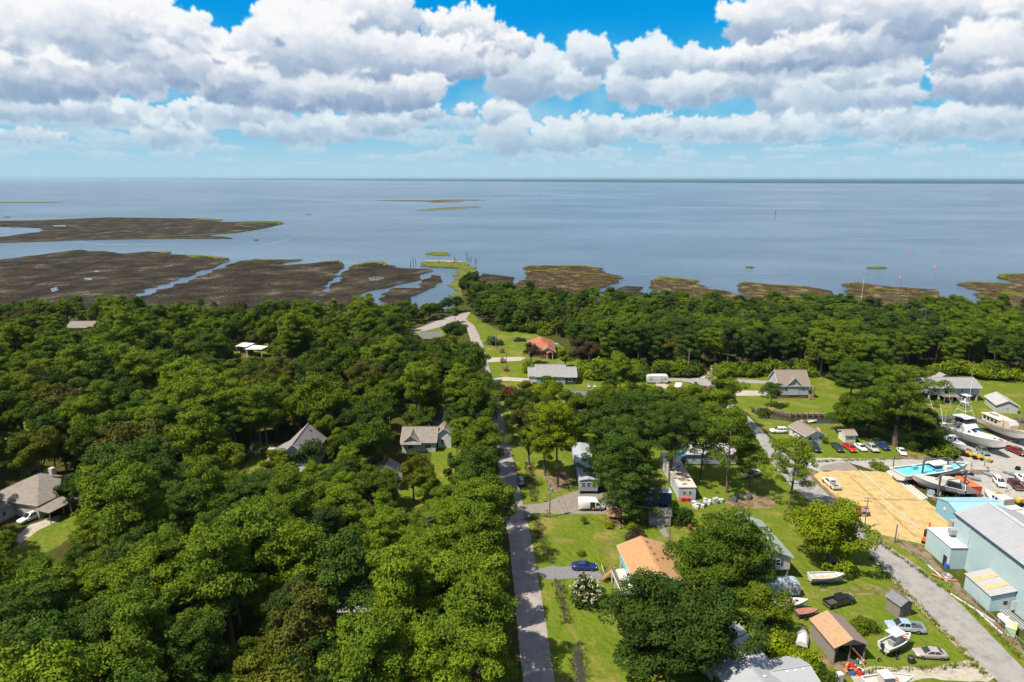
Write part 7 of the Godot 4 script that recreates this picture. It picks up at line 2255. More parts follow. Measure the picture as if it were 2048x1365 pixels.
	hs = part(o, "deckhouse", house_loft([[L * 0.08, 2.2, 4.3, 1.9, 1.8], [L * 0.5, 2.3, 4.4, 1.9, 1.8], [L * 0.56, 2.4, 4.3, 1.8, 1.6]]), M.offwhite)
	part(hs, "coach_roof", MB.new().slab([Vector3(L * 0.05, 4.5, 2.1), Vector3(L * 0.52, 4.6, 2.1), Vector3(L * 0.52, 4.6, -2.1), Vector3(L * 0.05, 4.5, -2.1)], 0.12).done(), tinted(0.72, 0.64, 0.52, 0.7))
	var wh := part(o, "wheelhouse", house_loft([[L * 0.50, 2.4, 5.0, 1.5, 1.4], [L * 0.66, 2.6, 5.1, 1.5, 1.35], [L * 0.72, 2.7, 4.1, 1.4, 1.3]]), M.offwhite)
	for k in 3:
		part(wh, "window", MB.new().box(Vector3(0, 0, 0), Vector3(0.05, 0.7, 0.75)).done(), M.glass_blue, Transform3D(Basis(Vector3(0, 0, 1), 0.5), Vector3(L * 0.685, 4.55, -0.9 + k * 0.9)))
	for k in [-1, 1]:
		for j in 4:
			part(hs, "window", MB.new().box(Vector3(L * (0.14 + j * 0.09), 3.6, k * 1.88), Vector3(L * 0.06, 0.7, 0.05)).done(), M.glass)
		part(wh, "door", MB.new().box(Vector3(L * 0.55, 3.6, k * 1.5), Vector3(0.8, 1.9, 0.06)).done(), tinted(0.45, 0.20, 0.07, 0.5))
	frame_tubes(o, "mast", [[Vector3(L * 0.80, 3.2, 0), Vector3(L * 0.80, 9.5, 0)]], 0.09, M.wood_tan)
	part(o, "dinghy", hull_mesh(3.0, 1.3, 0.5, 0.2), M.white, at(L * 0.12, 4.6, 0.0))
	jacks(o, L, B, 0.9)
	see(1960, 825, 2048, 890, -196)
	# smaller boats by the canal
	o = boat("cabin_boat", 1885, 888, 1928, 912, 0.7, "white cabin workboat with pale blue trim in front of the big yacht")
	small_cruiser(o, 3.2, 1.6, M.white_gloss, tinted(0.35, 0.58, 0.72, 0.5))
	see(1880, 865, 1938, 902, -182)
	o = boat("cabin_boat", 1872, 866, 1897, 880, 0.9, "small white cabin boat by the canal with upright spars")
	small_cruiser(o, 2.8, 1.5, M.white_gloss, M.offwhite)
	frame_tubes(o, "spar", [[Vector3(1.5, 2.0, 0.8), Vector3(-2.0, 9.0, 2.0)], [Vector3(1.5, 2.0, -0.8), Vector3(-2.0, 9.0, -1.0)], [Vector3(3.0, 2.6, 0), Vector3(3.0, 7.0, 0)]], 0.06, M.white)
	see(1872, 840, 1900, 868, -190)
	# blue-decked bare hull in the boat hoist
	o = boat("unfinished_hull", 1793, 966, 1926, 953, 0.8, "bare white boat hull with bright blue interior under the hoist")
	L = o.get_meta("span")
	B = 5.6
	D = 2.0
	U = 0.8
	var sky_blue := tinted(0.16, 0.62, 0.84, 0.55, "worn", 5.0)
	part(o, "hull", hull_mesh(L, B, D, U), M.white)
	part(o, "deck", deck_mesh(L, B, D, U, 0.01, 0.98, 0.28, 0.35), sky_blue)
	part(o, "rail", rail_mesh(L, B, D, U, 0.34), M.white)
	part(o, "house_floor", MB.new().box(Vector3(L * 0.6, 2.0, 0.0), Vector3(L * 0.2, 0.5, 3.2)).done(), tinted(0.10, 0.46, 0.62, 0.6))
	part(o, "hatch_cover", MB.new().box(Vector3(L * 0.62, 3.1, -0.6), Vector3(L * 0.24, 0.16, 3.4)).done(), M.white)
	part(o, "console", MB.new().box(Vector3(L * 0.30, 2.1, -1.2), Vector3(1.2, 0.9, 0.9)).done(), tinted(0.12, 0.50, 0.62, 0.6))
	part(o, "bulwark", MB.new().box(Vector3(L * 0.66, 2.6, 1.4), Vector3(1.6, 1.3, 1.6)).done(), M.white)
	jacks(o, L, B, 0.8)
	see(1788, 920, 1930, 970, -160)
	# grey-sided sport boat in front of it
	o = boat("old_sport_boat", 1928, 998, 1826, 976, 0.8, "old grey-sided cabin boat with a cluttered white deck below the hoist")
	L = o.get_meta("span")
	B = 4.0
	D = 1.9
	U = 0.7
	part(o, "hull", hull_mesh(L, B, D, U), tinted(0.48, 0.48, 0.52, 0.45))
	part(o, "deck", deck_mesh(L, B, D, U, 0.35, 0.98, 0.08, 0.0), M.offwhite)
	part(o, "cockpit_floor", deck_mesh(L, B, D, U, 0.01, 0.35, 0.25, 0.8), M.offwhite)
	part(o, "cabin", house_loft([[L * 0.34, 1.9, 3.4, 1.3, 1.15], [L * 0.50, 2.0, 3.4, 1.3, 1.1], [L * 0.60, 2.1, 2.5, 1.2, 0.9]]), M.offwhite)
	part(o, "windshield", MB.new().quad(Vector3(L * 0.59, 2.6, 0.95), Vector3(L * 0.59, 2.6, -0.95), Vector3(L * 0.515, 3.3, -0.95), Vector3(L * 0.515, 3.3, 0.95)).done(), M.glass)
	part(o, "canopy", MB.new().slab([Vector3(L * 0.12, 3.3, 1.2), Vector3(L * 0.36, 3.5, 1.2), Vector3(L * 0.36, 3.5, -1.2), Vector3(L * 0.12, 3.3, -1.2)], 0.08).done(), tinted(0.5, 0.48, 0.44))
	part(o, "rail", rail_mesh(L, B, D, U, 0.14), M.white)
	jacks(o, L, B, 0.8)
	see(1820, 955, 1935, 992, -146)
	# white boat with a cuddy at the right
	o = boat("white_cuddy_boat", 2030, 1042, 1968, 1006, 0.7, "white boat with a long forward cuddy and two dark side windows by the crane")
	L = o.get_meta("span")
	part(o, "hull", hull_mesh(L, 3.8, 1.8, 0.8), M.white_gloss)
	part(o, "deck", deck_mesh(L, 3.8, 1.8, 0.8, 0.02, 0.99, 0.06, 0.0), M.white_gloss)
	hs = part(o, "cuddy", house_loft([[L * 0.25, 1.8, 3.3, 1.4, 1.3], [L * 0.55, 1.9, 3.2, 1.4, 1.25], [L * 0.75, 2.1, 2.5, 1.0, 0.7]]), M.white_gloss)
	for k in [-1, 1]:
		for j in 2:
			part(hs, "window", MB.new().box(Vector3(L * (0.48 + j * 0.1), 2.6, k * 1.36), Vector3(0.6, 0.5, 0.06)).done(), M.glass_blue)
	part(o, "bulkhead", MB.new().box(Vector3(L * 0.24, 2.4, 0), Vector3(0.06, 1.5, 2.4)).done(), tinted(0.36, 0.35, 0.28))
	jacks(o, L, 3.8, 0.7)
	see(1962, 985, 2040, 1020, -142)
	o = boat("white_bare_hull", 2075, 1066, 2018, 1028, 0.6, "white bare hull lying beyond the boat with the cuddy")
	L = o.get_meta("span")
	part(o, "hull", hull_mesh(L, 3.0, 1.5, 0.5), M.white)
	part(o, "deck", deck_mesh(L, 3.0, 1.5, 0.5, 0.02, 0.99, 0.05, 0.0), M.white)
	# skiffs on the lawn
	o = boat("open_skiff", 1618, 1169, 1690, 1169, 0.75, "open white wooden skiff with bare thwarts on a trailer on the grass")
	L = 5.9
	open_hull(o, L, 2.2, 1.0, 0.4, M.white, tinted(0.52, 0.44, 0.36))
	for s in [0.22, 0.42, 0.62]:
		part(o, "thwart", MB.new().box(Vector3(L * s, 0.75, 0), Vector3(0.3, 0.06, 1.8)).done(), tinted(0.58, 0.47, 0.34))
	part(o, "foredeck", deck_mesh(L, 2.2, 1.0, 0.4, 0.78, 0.99, 0.05, 0.0), M.white)
	boat_trailer(o, L, 0.75)
	see(1608, 1132, 1700, 1175, -112)
	o = boat("cluttered_skiff", 1548, 1222, 1612, 1218, 0.55, "white open boat full of gear beside the caravan")
	L = 5.6
	open_hull(o, L, 2.1, 0.95, 0.3, M.white, tinted(0.36, 0.38, 0.38))
	part(o, "foredeck", deck_mesh(L, 2.1, 0.95, 0.3, 0.6, 0.99, 0.05, 0.0), M.offwhite)
	part(o, "console", MB.new().box(Vector3(L * 0.45, 1.0, 0), Vector3(0.6, 0.9, 0.7)).done(), M.white)
	part(o, "fish_box", MB.new().box(Vector3(L * 0.22, 0.6, 0.2), Vector3(0.9, 0.5, 0.6)).done(), tinted(0.28, 0.14, 0.08))
	part(o, "hatch", MB.new().box(Vector3(L * 0.7, 1.14, 0), Vector3(0.6, 0.05, 0.5)).done(), M.black)
	boat_trailer(o, L, 0.55)
	see(1560, 1193, 1615, 1220, -104)
	o = boat("covered_jon_boat", 1592, 1236, 1632, 1231, 0.45, "low flat boat with a faded red deck beside the black pickup")
	L = 3.9
	part(o, "hull", hull_mesh(L, 1.6, 0.6, 0.15), tinted(0.12, 0.07, 0.06, 0.7))
	part(o, "cover", deck_mesh(L, 1.6, 0.6, 0.15, 0.01, 0.98, 0.02, -0.03), tinted(0.36, 0.17, 0.14))
	boat_trailer(o, L, 0.45)
	see(1586, 1212, 1636, 1236, -102)
	o = boat("centre_console_boat", 1765, 1312, 1822, 1288, 0.7, "white fishing boat with a hard white T-top parked on the grass")
	L = 5.8
	open_hull(o, L, 2.3, 1.05, 0.35, M.white, M.offwhite)
	part(o, "console", MB.new().box(Vector3(L * 0.48, 1.2, 0), Vector3(0.8, 1.1, 0.9)).done(), M.white)
	part(o, "seat", MB.new().box(Vector3(L * 0.33, 0.95, 0), Vector3(0.5, 0.7, 1.0)).done(), tinted(0.3, 0.32, 0.34))
	part(o, "top", MB.new().box(Vector3(L * 0.42, 2.75, 0), Vector3(2.4, 0.1, 1.9)).done(), M.white_gloss)
	frame_tubes(o, "top_post", [[Vector3(L * 0.30, 0.9, 0.7), Vector3(L * 0.30, 2.7, 0.7)], [Vector3(L * 0.30, 0.9, -0.7), Vector3(L * 0.30, 2.7, -0.7)], [Vector3(L * 0.55, 0.9, 0.6), Vector3(L * 0.55, 2.7, 0.7)], [Vector3(L * 0.55, 0.9, -0.6), Vector3(L * 0.55, 2.7, -0.7)]], 0.035, M.chrome)
	part(o, "outboard_motor", MB.new().box(Vector3(-0.3, 1.2, 0), Vector3(0.45, 0.6, 0.4)).box(Vector3(-0.3, 0.6, 0), Vector3(0.16, 0.9, 0.12)).done(), M.black)
	var lb := part(o, "life_ring", ring_mesh(0.32, 0.08), tinted(0.72, 0.13, 0.04), at(L * 0.78, 1.22, 0.2))
	lb.set_meta("label", "orange life ring on the bow")
	boat_trailer(o, L, 0.7)
	see(1752, 1262, 1826, 1318, -94)
	o = boat("upturned_hull", 1602, 1300, 1608, 1258, 0.0, "white upturned hull lying in the overgrown thicket")
	o.position.y = 1.5
	o.rotation.x = PI
	part(o, "hull", hull_mesh(5.0, 2.0, 0.9, 0.2), M.white)
	see(1592, 1246, 1628, 1290, -97)
	o = boat("deck_boat", 1730, 1384, 1830, 1374, 0.5, "white workboat with a cabin top and orange buoy beside the concrete drive")
	L = 7.0
	open_hull(o, L, 2.5, 1.1, 0.3, M.white, M.offwhite)
	part(o, "cabin_top", MB.new().box(Vector3(L * 0.42, 2.1, 0), Vector3(1.8, 0.1, 1.8)).done(), M.white)
	part(o, "cabin", MB.new().box(Vector3(L * 0.42, 1.4, 0), Vector3(1.4, 1.3, 1.5)).done(), M.offwhite)
	part(o, "buoy", ring_mesh(0.34, 0.1), tinted(0.72, 0.16, 0.04), at(L * 0.62, 1.4, 0.2))
	boat_trailer(o, L, 0.5)
	# boats moored in the canal and the dinghy behind the garage
	o = boat("moored_skiff", 1604, 848, 1642, 846, 0.0, "white open skiff moored in the canal behind the garage", false, -0.9)
	o.position.y = -1.1
	open_hull(o, 4.6, 1.8, 0.9, 0.25, M.white, M.offwhite)
	part(o, "outboard_motor", MB.new().box(Vector3(-0.2, 1.1, 0), Vector3(0.4, 0.6, 0.35)).done(), M.white)
	o = boat("red_kayak", 1640, 872, 1632, 853, 0.35, "faded red canoe lying behind the white garage")
	part(o, "hull", hull_mesh(5.0, 0.95, 0.4, 0.1), tinted(0.55, 0.20, 0.18, 0.6))
	part(o, "cover", deck_mesh(5.0, 0.95, 0.4, 0.1, 0.02, 0.98, 0.02, -0.02), tinted(0.60, 0.26, 0.22, 0.6))
	part(o, "trestle", MB.new().box(Vector3(1.2, -0.17, 0), Vector3(0.1, 0.36, 0.8)).box(Vector3(3.6, -0.17, 0), Vector3(0.1, 0.36, 0.8)).done(), M.wood)

func open_hull(o: Node3D, L: float, B: float, D: float, U: float, outside: Material, inside: Material) -> void:
	part(o, "hull", hull_mesh(L, B, D, U), outside)
	part(o, "floor", deck_mesh(L, B, D, U, 0.02, 0.9, 0.2, D * 0.55), inside)
	part(o, "gunwale", rail_mesh(L, B, D, U, 0.16), outside)

func ring_mesh(R: float, r: float) -> ArrayMesh:
	var t := TorusMesh.new()
	t.inner_radius = R - r
	t.outer_radius = R + r
	t.rings = 18
	t.ring_segments = 8
	var st := SurfaceTool.new()
	st.create_from(t, 0)
	return st.commit()

func small_cruiser(o: Node3D, B: float, D: float, m: Material, trim: Material) -> void:
	var L: float = o.get_meta("span")
	part(o, "hull", hull_mesh(L, B, D, 0.7), m)
	part(o, "deck", deck_mesh(L, B, D, 0.7, 0.3, 0.99, 0.05, 0.0), m)
	part(o, "cockpit_floor", deck_mesh(L, B, D, 0.7, 0.02, 0.3, 0.25, 0.7), trim)
	var c := part(o, "cabin", house_loft([[L * 0.35, D, D + 1.5, 1.1, 1.0], [L * 0.56, D + 0.1, D + 1.5, 1.1, 0.95], [L * 0.66, D + 0.2, D + 0.6, 1.0, 0.8]]), m)
	part(c, "windshield", MB.new().quad(Vector3(L * 0.648, D + 0.72, 0.8), Vector3(L * 0.648, D + 0.72, -0.8), Vector3(L * 0.575, D + 1.42, -0.8), Vector3(L * 0.575, D + 1.42, 0.8)).done(), M.glass)
	for k in [-1, 1]:
		part(c, "side_window", MB.new().box(Vector3(L * 0.47, D + 1.0, k * 1.06), Vector3(L * 0.12, 0.5, 0.06)).done(), M.glass)
	part(o, "rail", rail_mesh(L, B, D, 0.7, 0.14), trim)
	jacks(o, L, B, o.position.y)
# ------------------------------------------------------------------ yard equipment and small things
func pole(called: String, u: float, v: float, tall: float, r: float, label: String, arm := 0.0, m: Material = null, group := "") -> Node3D:
	var g := G(u, v)
	var o := thing(called, g, 0.0, label, "pole", group)
	part(o, "post", MB.new().tube(Vector3.ZERO, Vector3(0, tall, 0), r, r * 0.75, 8).done(), m if m else M.wood_grey)
	if arm > 0.0:
		part(o, "crossarm", MB.new().box(Vector3(0, tall - 0.7, 0), Vector3(arm, 0.12, 0.12)).done(), M.wood)
		for s in [-0.42, 0.0, 0.42]:
			part(o, "insulator", MB.new().tube(Vector3(s * arm, tall - 0.64, 0), Vector3(s * arm, tall - 0.4, 0), 0.07, 0.04, 6).done(), M.offwhite)
	clear_spots.append([g.x, g.z, 0.6])
	return o

func wire(called: String, a: Vector3, b: Vector3, sag: float, label: String, group := "") -> void:
	var o := thing(called, a, 0.0, label, "wire", group)
	var mb := MB.new()
	var p := Vector3.ZERO
	for k in 8:
		var t := (k + 1) / 8.0
		var q := (b - a) * t - Vector3(0, 4.0 * sag * t * (1.0 - t), 0)
		mb.tube(p, q, 0.022, 0.022, 4)
		p = q
	part(o, "strand", mb.done(), M.black)

func build_yard() -> void:
	# travel hoist: two portal frames joined by top beams
	var a := G(1820, 985)
	var o := thing("boat_hoist", a, 0.0, "grey steel boat hoist frame standing over the blue and grey hulls", "hoist")
	var c := [G(1842, 967) - a, G(1891, 961) - a, G(1926, 990) - a, G(1875, 998) - a]
	for k in 4:
		part(o, "leg", MB.new().box(c[k] + Vector3(0, 2.9, 0), Vector3(0.34, 5.8, 0.34)).done(), M.steel)
	part(o, "top_beam", MB.new().beam(c[0] + Vector3(0, 5.9, 0), c[1] + Vector3(0, 5.9, 0), 0.3, 0.34).done(), M.steel)
	part(o, "top_beam", MB.new().beam(c[1] + Vector3(0, 5.95, 0), c[2] + Vector3(0, 5.95, 0), 0.26, 0.3).done(), M.steel)
	part(o, "top_beam", MB.new().beam(c[3] + Vector3(0, 5.9, 0), c[2] + Vector3(0, 5.9, 0), 0.3, 0.34).done(), M.steel)
	for k in 4:
		var w := part(o, "wheel", MB.new().tube(Vector3(-0.25, 0, 0), Vector3(0.25, 0, 0), 0.55, 0.55, 14).done(), M.rubber, Transform3D(Basis(), c[k] + Vector3(-0.5, 0.55, 0)))
		part(w, "rim", MB.new().tube(Vector3(-0.26, 0, 0), Vector3(0.26, 0, 0), 0.25, 0.25, 10).done(), M.galvanised)
	# orange shipping container
	o = place("shipping_container", 105.9, -145.0, 0.0, 2.5, 6.1, "bright orange shipping container in the boatyard", "container")
	part(o, "box", MB.new().span(Vector3(0.06, 0.1, -0.06), Vector3(2.44, 2.6, -6.04)).done(), M.orange)
	for k in 8:
		part(o, "rib", MB.new().box(Vector3(0.2 + k * 0.3, 1.35, -0.02), Vector3(0.13, 2.3, 0.08)).done(), tinted(0.66, 0.12, 0.03, 0.5))
	for k in 15:
		part(o, "rib", MB.new().box(Vector3(0.02, 1.35, -0.35 - k * 0.38), Vector3(0.08, 2.3, 0.17)).done(), M.orange)
	part(o, "corner_frame", MB.new().box(Vector3(0.06, 1.32, -0.03), Vector3(0.14, 2.64, 0.14)).box(Vector3(2.44, 1.32, -0.03), Vector3(0.14, 2.64, 0.14)).box(Vector3(1.25, 2.6, -0.03), Vector3(2.5, 0.12, 0.14)).done(), tinted(0.62, 0.12, 0.03, 0.5))
	see(1914, 952, 1965, 998, -152)
	# black tarpaulin roof beside it
	o = thing("tarp_shelter", G(1916, 1004), 0.0, "dark grey tarpaulin shelter next to the orange container", "shelter")
	part(o, "canopy", MB.new().slab([Vector3(0, 2.0, 0), Vector3(5.2, 2.0, 0), Vector3(3.8, 2.6, -6.0), Vector3(-0.8, 2.6, -6.0)], 0.06).done(), tinted(0.11, 0.115, 0.13, 0.7))
	for s in [[0.2, -0.2], [4.9, -0.2], [3.6, -5.6], [-0.6, -5.6]]:
		part(o, "post", MB.new().box(Vector3(s[0], 1.05, s[1]), Vector3(0.1, 2.1, 0.1)).done(), M.steel)
	# yellow telehandler boom
	o = thing("boom_lift", G(2030, 1012), 0.35, "yellow boom lift with a folded arm beside the white boat", "lift")
	part(o, "chassis", MB.new().box(Vector3(0, 0.8, 0), Vector3(2.6, 0.7, 1.9)).done(), M.black)
	part(o, "boom", MB.new().beam(Vector3(0.4, 1.3, 0), Vector3(-4.6, 3.4, -1.6), 0.5, 0.55).done(), M.yellow)
	part(o, "boom_section", MB.new().beam(Vector3(-4.3, 3.3, -1.5), Vector3(-4.9, 1.4, -1.9), 0.35, 0.4).done(), M.yellow)
	part(o, "engine_cover", MB.new().box(Vector3(0.6, 1.5, 0.5), Vector3(1.4, 0.7, 0.8)).done(), M.yellow)
	for s in [[-0.9, -0.95], [0.9, -0.95], [-0.9, 0.95], [0.9, 0.95]]:
		part(o, "wheel", MB.new().tube(Vector3(s[0], 0.5, s[1] - 0.18), Vector3(s[0], 0.5, s[1] + 0.18), 0.5, 0.5, 12).done(), M.rubber)
	# yellow yard tractors
	for q in [[1940, 914, "yellow yard tractor with blue bonnet near the parked estate car"], [1956, 919, "low yellow loader beside the yard tractor"]]:
		o = thing("yard_tractor", G(q[0], q[1]), -0.6, q[2], "tractor")
		part(o, "body", MB.new().box(Vector3(0, 0.9, 0), Vector3(2.0, 0.6, 0.9)).box(Vector3(-0.7, 1.2, 0), Vector3(0.7, 0.5, 1.0)).done(), M.yellow)
		part(o, "bonnet", MB.new().box(Vector3(0.9, 1.28, 0), Vector3(0.9, 0.3, 0.8)).done(), tinted(0.08, 0.40, 0.52))
		part(o, "bucket", MB.new().box(Vector3(1.9, 0.45, 0), Vector3(0.5, 0.7, 1.6)).done(), M.yellow)
		for s in [[-0.7, -0.7, 0.55], [-0.7, 0.7, 0.55], [0.8, -0.6, 0.4], [0.8, 0.6, 0.4]]:
			part(o, "wheel", MB.new().tube(Vector3(s[0], s[2], s[1] - 0.15), Vector3(s[0], s[2], s[1] + 0.15), s[2], s[2], 12).done(), M.rubber)
	# orange excavator behind the annex
	o = thing("mini_excavator", G(1853, 1086), 0.9, "small orange excavator at the corner of the annex", "excavator")
	part(o, "tracks", MB.new().box(Vector3(0, 0.3, -0.6), Vector3(2.0, 0.6, 0.35)).box(Vector3(0, 0.3, 0.6), Vector3(2.0, 0.6, 0.35)).done(), M.rubber)
	part(o, "cab", MB.new().box(Vector3(-0.1, 1.9, 0), Vector3(1.1, 1.6, 1.2)).done(), M.black)
	part(o, "engine", MB.new().box(Vector3(-0.8, 1.1, 0), Vector3(0.9, 0.8, 1.3)).done(), M.orange)
	part(o, "boom", MB.new().beam(Vector3(0.7, 1.0, 0), Vector3(1.8, 3.6, 0), 0.28, 0.3).beam(Vector3(1.8, 3.6, 0), Vector3(2.6, 1.9, 0), 0.22, 0.24).done(), tinted(0.66, 0.09, 0.03))
	part(o, "bucket", MB.new().box(Vector3(2.6, 1.6, 0), Vector3(0.5, 0.5, 0.6)).done(), M.black)
	see(1844, 1030, 1866, 1080, -124)
	# tan block base with net posts
	o = thing("concrete_block", G(1950, 950), 0.0, "tan concrete block with pipes standing by the boatyard track", "block")
	part(o, "block", MB.new().span(Vector3(0, 0, 0), Vector3(3.6, 1.3, -1.8)).done(), M.concrete)
	frame_tubes(o, "pipe", [[Vector3(0.2, 0.5, -1.9), Vector3(0.2, 2.6, -1.9)], [Vector3(3.4, 0.5, -1.9), Vector3(3.4, 2.8, -1.9)], [Vector3(-3.0, 0.7, -0.6), Vector3(0.0, 0.7, -0.6)], [Vector3(-3.0, 0.3, -1.2), Vector3(0.0, 0.4, -1.2)]], 0.08, M.rust)
	# white barrier rails on the straw field
	for r in [[1720, 942, 1780, 995.5, "long white pipe lying across the straw field", 0.2], [1763, 998.6, 1839, 1059, "second white pipe nearer the annex on the straw field", 0.15]]:
		var p0 := G(r[0], r[1])
		var p1 := G(r[2], r[3])
		o = thing("white_pipe", p0, 0.0, r[4], "pipe")
		part(o, "pipe", MB.new().beam(Vector3(0, 0.14, 0), p1 - p0 + Vector3(0, 0.14, 0), r[5] * 1.6, 0.2).done(), M.offwhite)
	for k in 3:
		var p0 := G(1772 + k * 5, 944)
		var p1 := G(1845 + k * 5, 1003 - k * 2)
		o = thing("dock_float", p0, 0.0, "long white float in the stack beside the blue hull", "float", "white floats beside the blue hull")
		part(o, "beam", MB.new().beam(Vector3(0, 0.22, 0), p1 - p0 + Vector3(0, 0.22, 0), 0.34, 0.36).done(), M.white)
	# crab pots
	o = thing("trap_stack", G(1723, 1030), 0.0, "stack of red and silver wire traps with buoys beside the road", "trap stack")
	for k in 9:
		part(o, "trap", MB.new().box(Vector3(-0.9 + (k % 3) * 0.9, 0.3 + (k / 3) * 0.55, (k % 2) * 0.7), Vector3(0.85, 0.5, 0.65)).done(), M.red if k % 3 == 0 else (M.galvanised if k % 3 == 1 else M.rust))
	for k in 4:
		part(o, "float", ring_mesh(0.28, 0.12), M.red if k % 2 else M.orange, at(-1.0 + k * 0.6, 1.95, 0.2))
	see(1708, 1000, 1745, 1032, -133)
	# propane tank, green skip, pipes beside the shed
	var g := G(1996, 1240)
	var g2 := G(2030, 1268)
	o = thing("propane_tank", g, atan2(-(g2.z - g.z), g2.x - g.x), "long white propane tank on saddles beside the boat shed", "tank")
	var tl := g.distance_to(g2)
	part(o, "tank", capsule(tl, 0.62), M.white_gloss, at(0, 1.0, 0))
	part(o, "valve_dome", MB.new().tube(Vector3(tl * 0.5, 1.55, 0), Vector3(tl * 0.5, 1.85, 0), 0.22, 0.18, 10).done(), M.white)
	for s in [0.22, 0.78]:
		part(o, "saddle", MB.new().box(Vector3(tl * s, 0.3, 0), Vector3(0.3, 0.6, 1.0)).done(), M.concrete)
	o = thing("green_skip", G(2030, 1278), 0.9, "pale green machinery cabinet next to the propane tank", "cabinet")
	part(o, "cabinet", MB.new().span(Vector3(0, 0.1, 0), Vector3(2.2, 1.5, -1.4)).done(), tinted(0.42, 0.60, 0.36))
	part(o, "lid", MB.new().span(Vector3(-0.05, 1.5, 0.05), Vector3(2.25, 1.62, -1.45)).done(), tinted(0.55, 0.70, 0.45))
	part(o, "bar", MB.new().span(Vector3(0.3, 1.62, -0.2), Vector3(1.9, 1.7, -0.4)).done(), M.yellow)
	for k in 6:
		var p0 := G(1990 + k * 5, 1215 + k * 1.5)
		var p1 := G(2046 + k * 6, 1262 + k * 2)
		o = thing("aluminium_pipe", p0, 0.0, "long silver pipe in the stack against the boat shed wall", "pipe", "silver pipes stacked against the boat shed")
		part(o, "tube", MB.new().tube(Vector3(0, 0.12 + 0.1 * (k % 2), 0), p1 - p0 + Vector3(0, 0.12 + 0.1 * (k % 2), 0), 0.1, 0.1, 6).done(), M.galvanised)
	for r in [[1902, 1190, 1990, 1246], [1855, 1132, 1895, 1165], [1955, 1225, 2005, 1270]]:
		var p0 := G(r[0], r[1])
		var p1 := G(r[2], r[3])
		o = thing("white_rail", p0, 0.0, "long white rail lying on the ground along the boat shed", "rail", "white rails lying along the boat shed")
		part(o, "beam", MB.new().beam(Vector3(0, 0.15, 0), p1 - p0 + Vector3(0, 0.15, 0), 0.22, 0.2).done(), M.white)
	# chain-link fence along the shed yard
	var f0 := G(1796, 1085)
	var fe := thing("chain_fence", f0, 0.0, "thin galvanised fence posts and rail along the boat shed verge", "fence")
	var f1 := G(2052, 1312) - f0
	for k in 16:
		part(fe, "post", MB.new().tube(Vector3(0, 0, 0), Vector3(0, 1.8, 0), 0.05, 0.05, 5).done(), M.galvanised, Transform3D(Basis(), f1 * (k / 15.0)))
	part(fe, "top_rail", MB.new().beam(Vector3(0, 1.78, 0), f1 + Vector3(0, 1.78, 0), 0.05, 0.05).done(), M.galvanised)
	part(fe, "tension_wire", MB.new().beam(Vector3(0, 0.9, 0), f1 + Vector3(0, 0.9, 0), 0.025, 0.025).done(), M.galvanised)
	# debris by the shed wall
	o = thing("hose_coil", G(1893, 1162), 0.4, "orange pipe and tangled silver hose at the foot of the boat shed", "hose")
	part(o, "pipe", MB.new().tube(Vector3(0, 0.2, 0), Vector3(-0.9, 0.3, -2.2), 0.16, 0.16, 7).tube(Vector3(0, 0.2, 0), Vector3(1.6, 0.2, 0.9), 0.14, 0.14, 7).done(), tinted(0.60, 0.26, 0.13))
	for k in 3:
		part(o, "coil", ring_mesh(0.75, 0.1), M.galvanised, at(0.9, 0.15 + k * 0.2, -0.5))

func yard_clutter() -> void:
	var r := RandomNumberGenerator.new()
	r.seed = 31
	var spots := [[1870, 1000], [1880, 992], [1895, 992], [1862, 990], [1890, 1003], [1932, 948], [1942, 953], [1985, 955], [2000, 1000], [1935, 905], [1925, 912], [1948, 908], [1980, 925], [1975, 942], [2035, 940], [2020, 950], [1915, 945], [1850, 968], [1866, 975], [1945, 960], [1878, 880], [1865, 875], [1950, 1002], [1958, 1008]]
	for k in spots.size():
		var g := G(spots[k][0], spots[k][1])
		match k % 4:
			0:
				var o := thing("pallet_stack", g, r.randf() * 3.0, "stack of weathered pallets among the boatyard gear", "pallets", "pallet stacks in the boatyard")
				for j in 4:
					part(o, "pallet", MB.new().box(Vector3(0, 0.1 + j * 0.17, 0), Vector3(1.2, 0.13, 1.0)).done(), M.wood if j % 2 else M.wood_grey)
			1:
				var o := thing("steel_drum", g, 0.0, "upright drum among the boatyard gear", "drum", "drums in the boatyard")
				part(o, "drum", MB.new().tube(Vector3.ZERO, Vector3(0, 0.9, 0), 0.32, 0.32, 12).done(), [M.blue, M.rust, M.offwhite, M.black][r.randi() % 4])
				part(o, "lid", MB.new().tube(Vector3(0, 0.9, 0), Vector3(0, 0.94, 0), 0.34, 0.34, 12).done(), M.steel)
			2:
				var o := thing("tyre_pile", g, 0.0, "pile of black tyres among the boatyard gear", "tyres", "tyre piles in the boatyard")
				for j in 3:
					part(o, "tyre", ring_mesh(0.42, 0.14), M.rubber, at(0.08 * j, 0.14 + j * 0.27, 0))
			3:
				var o := thing("covered_dinghy", g, r.randf() * 3.0, "small covered dinghy among the boatyard gear", "boat", "covered dinghies in the boatyard")
				part(o, "hull", hull_mesh(3.4, 1.5, 0.6, 0.2), M.white, at(-1.7, 0.05, 0))
				part(o, "cover", deck_mesh(3.4, 1.5, 0.6, 0.2, 0.02, 0.97, 0.02, -0.04, 0.08), tinted(0.20, 0.27, 0.34), at(-1.7, 0.05, 0))

func capsule(L: float, r: float) -> ArrayMesh:
	var rings := []
	for s in [[0.0, 0.05], [0.06, 0.45], [0.2, 0.75], [0.45, 0.95], [0.7, 1.0], [L - 0.7, 1.0], [L - 0.45, 0.95], [L - 0.2, 0.75], [L - 0.06, 0.45], [L, 0.05]]:
		var ring_ := []
		for k in 14:
			ring_.append(Vector3(s[0], r * s[1] * sin(TAU * k / 14.0), r * s[1] * cos(TAU * k / 14.0)))
		rings.append(ring_)
	return MB.new().loft(rings).done()

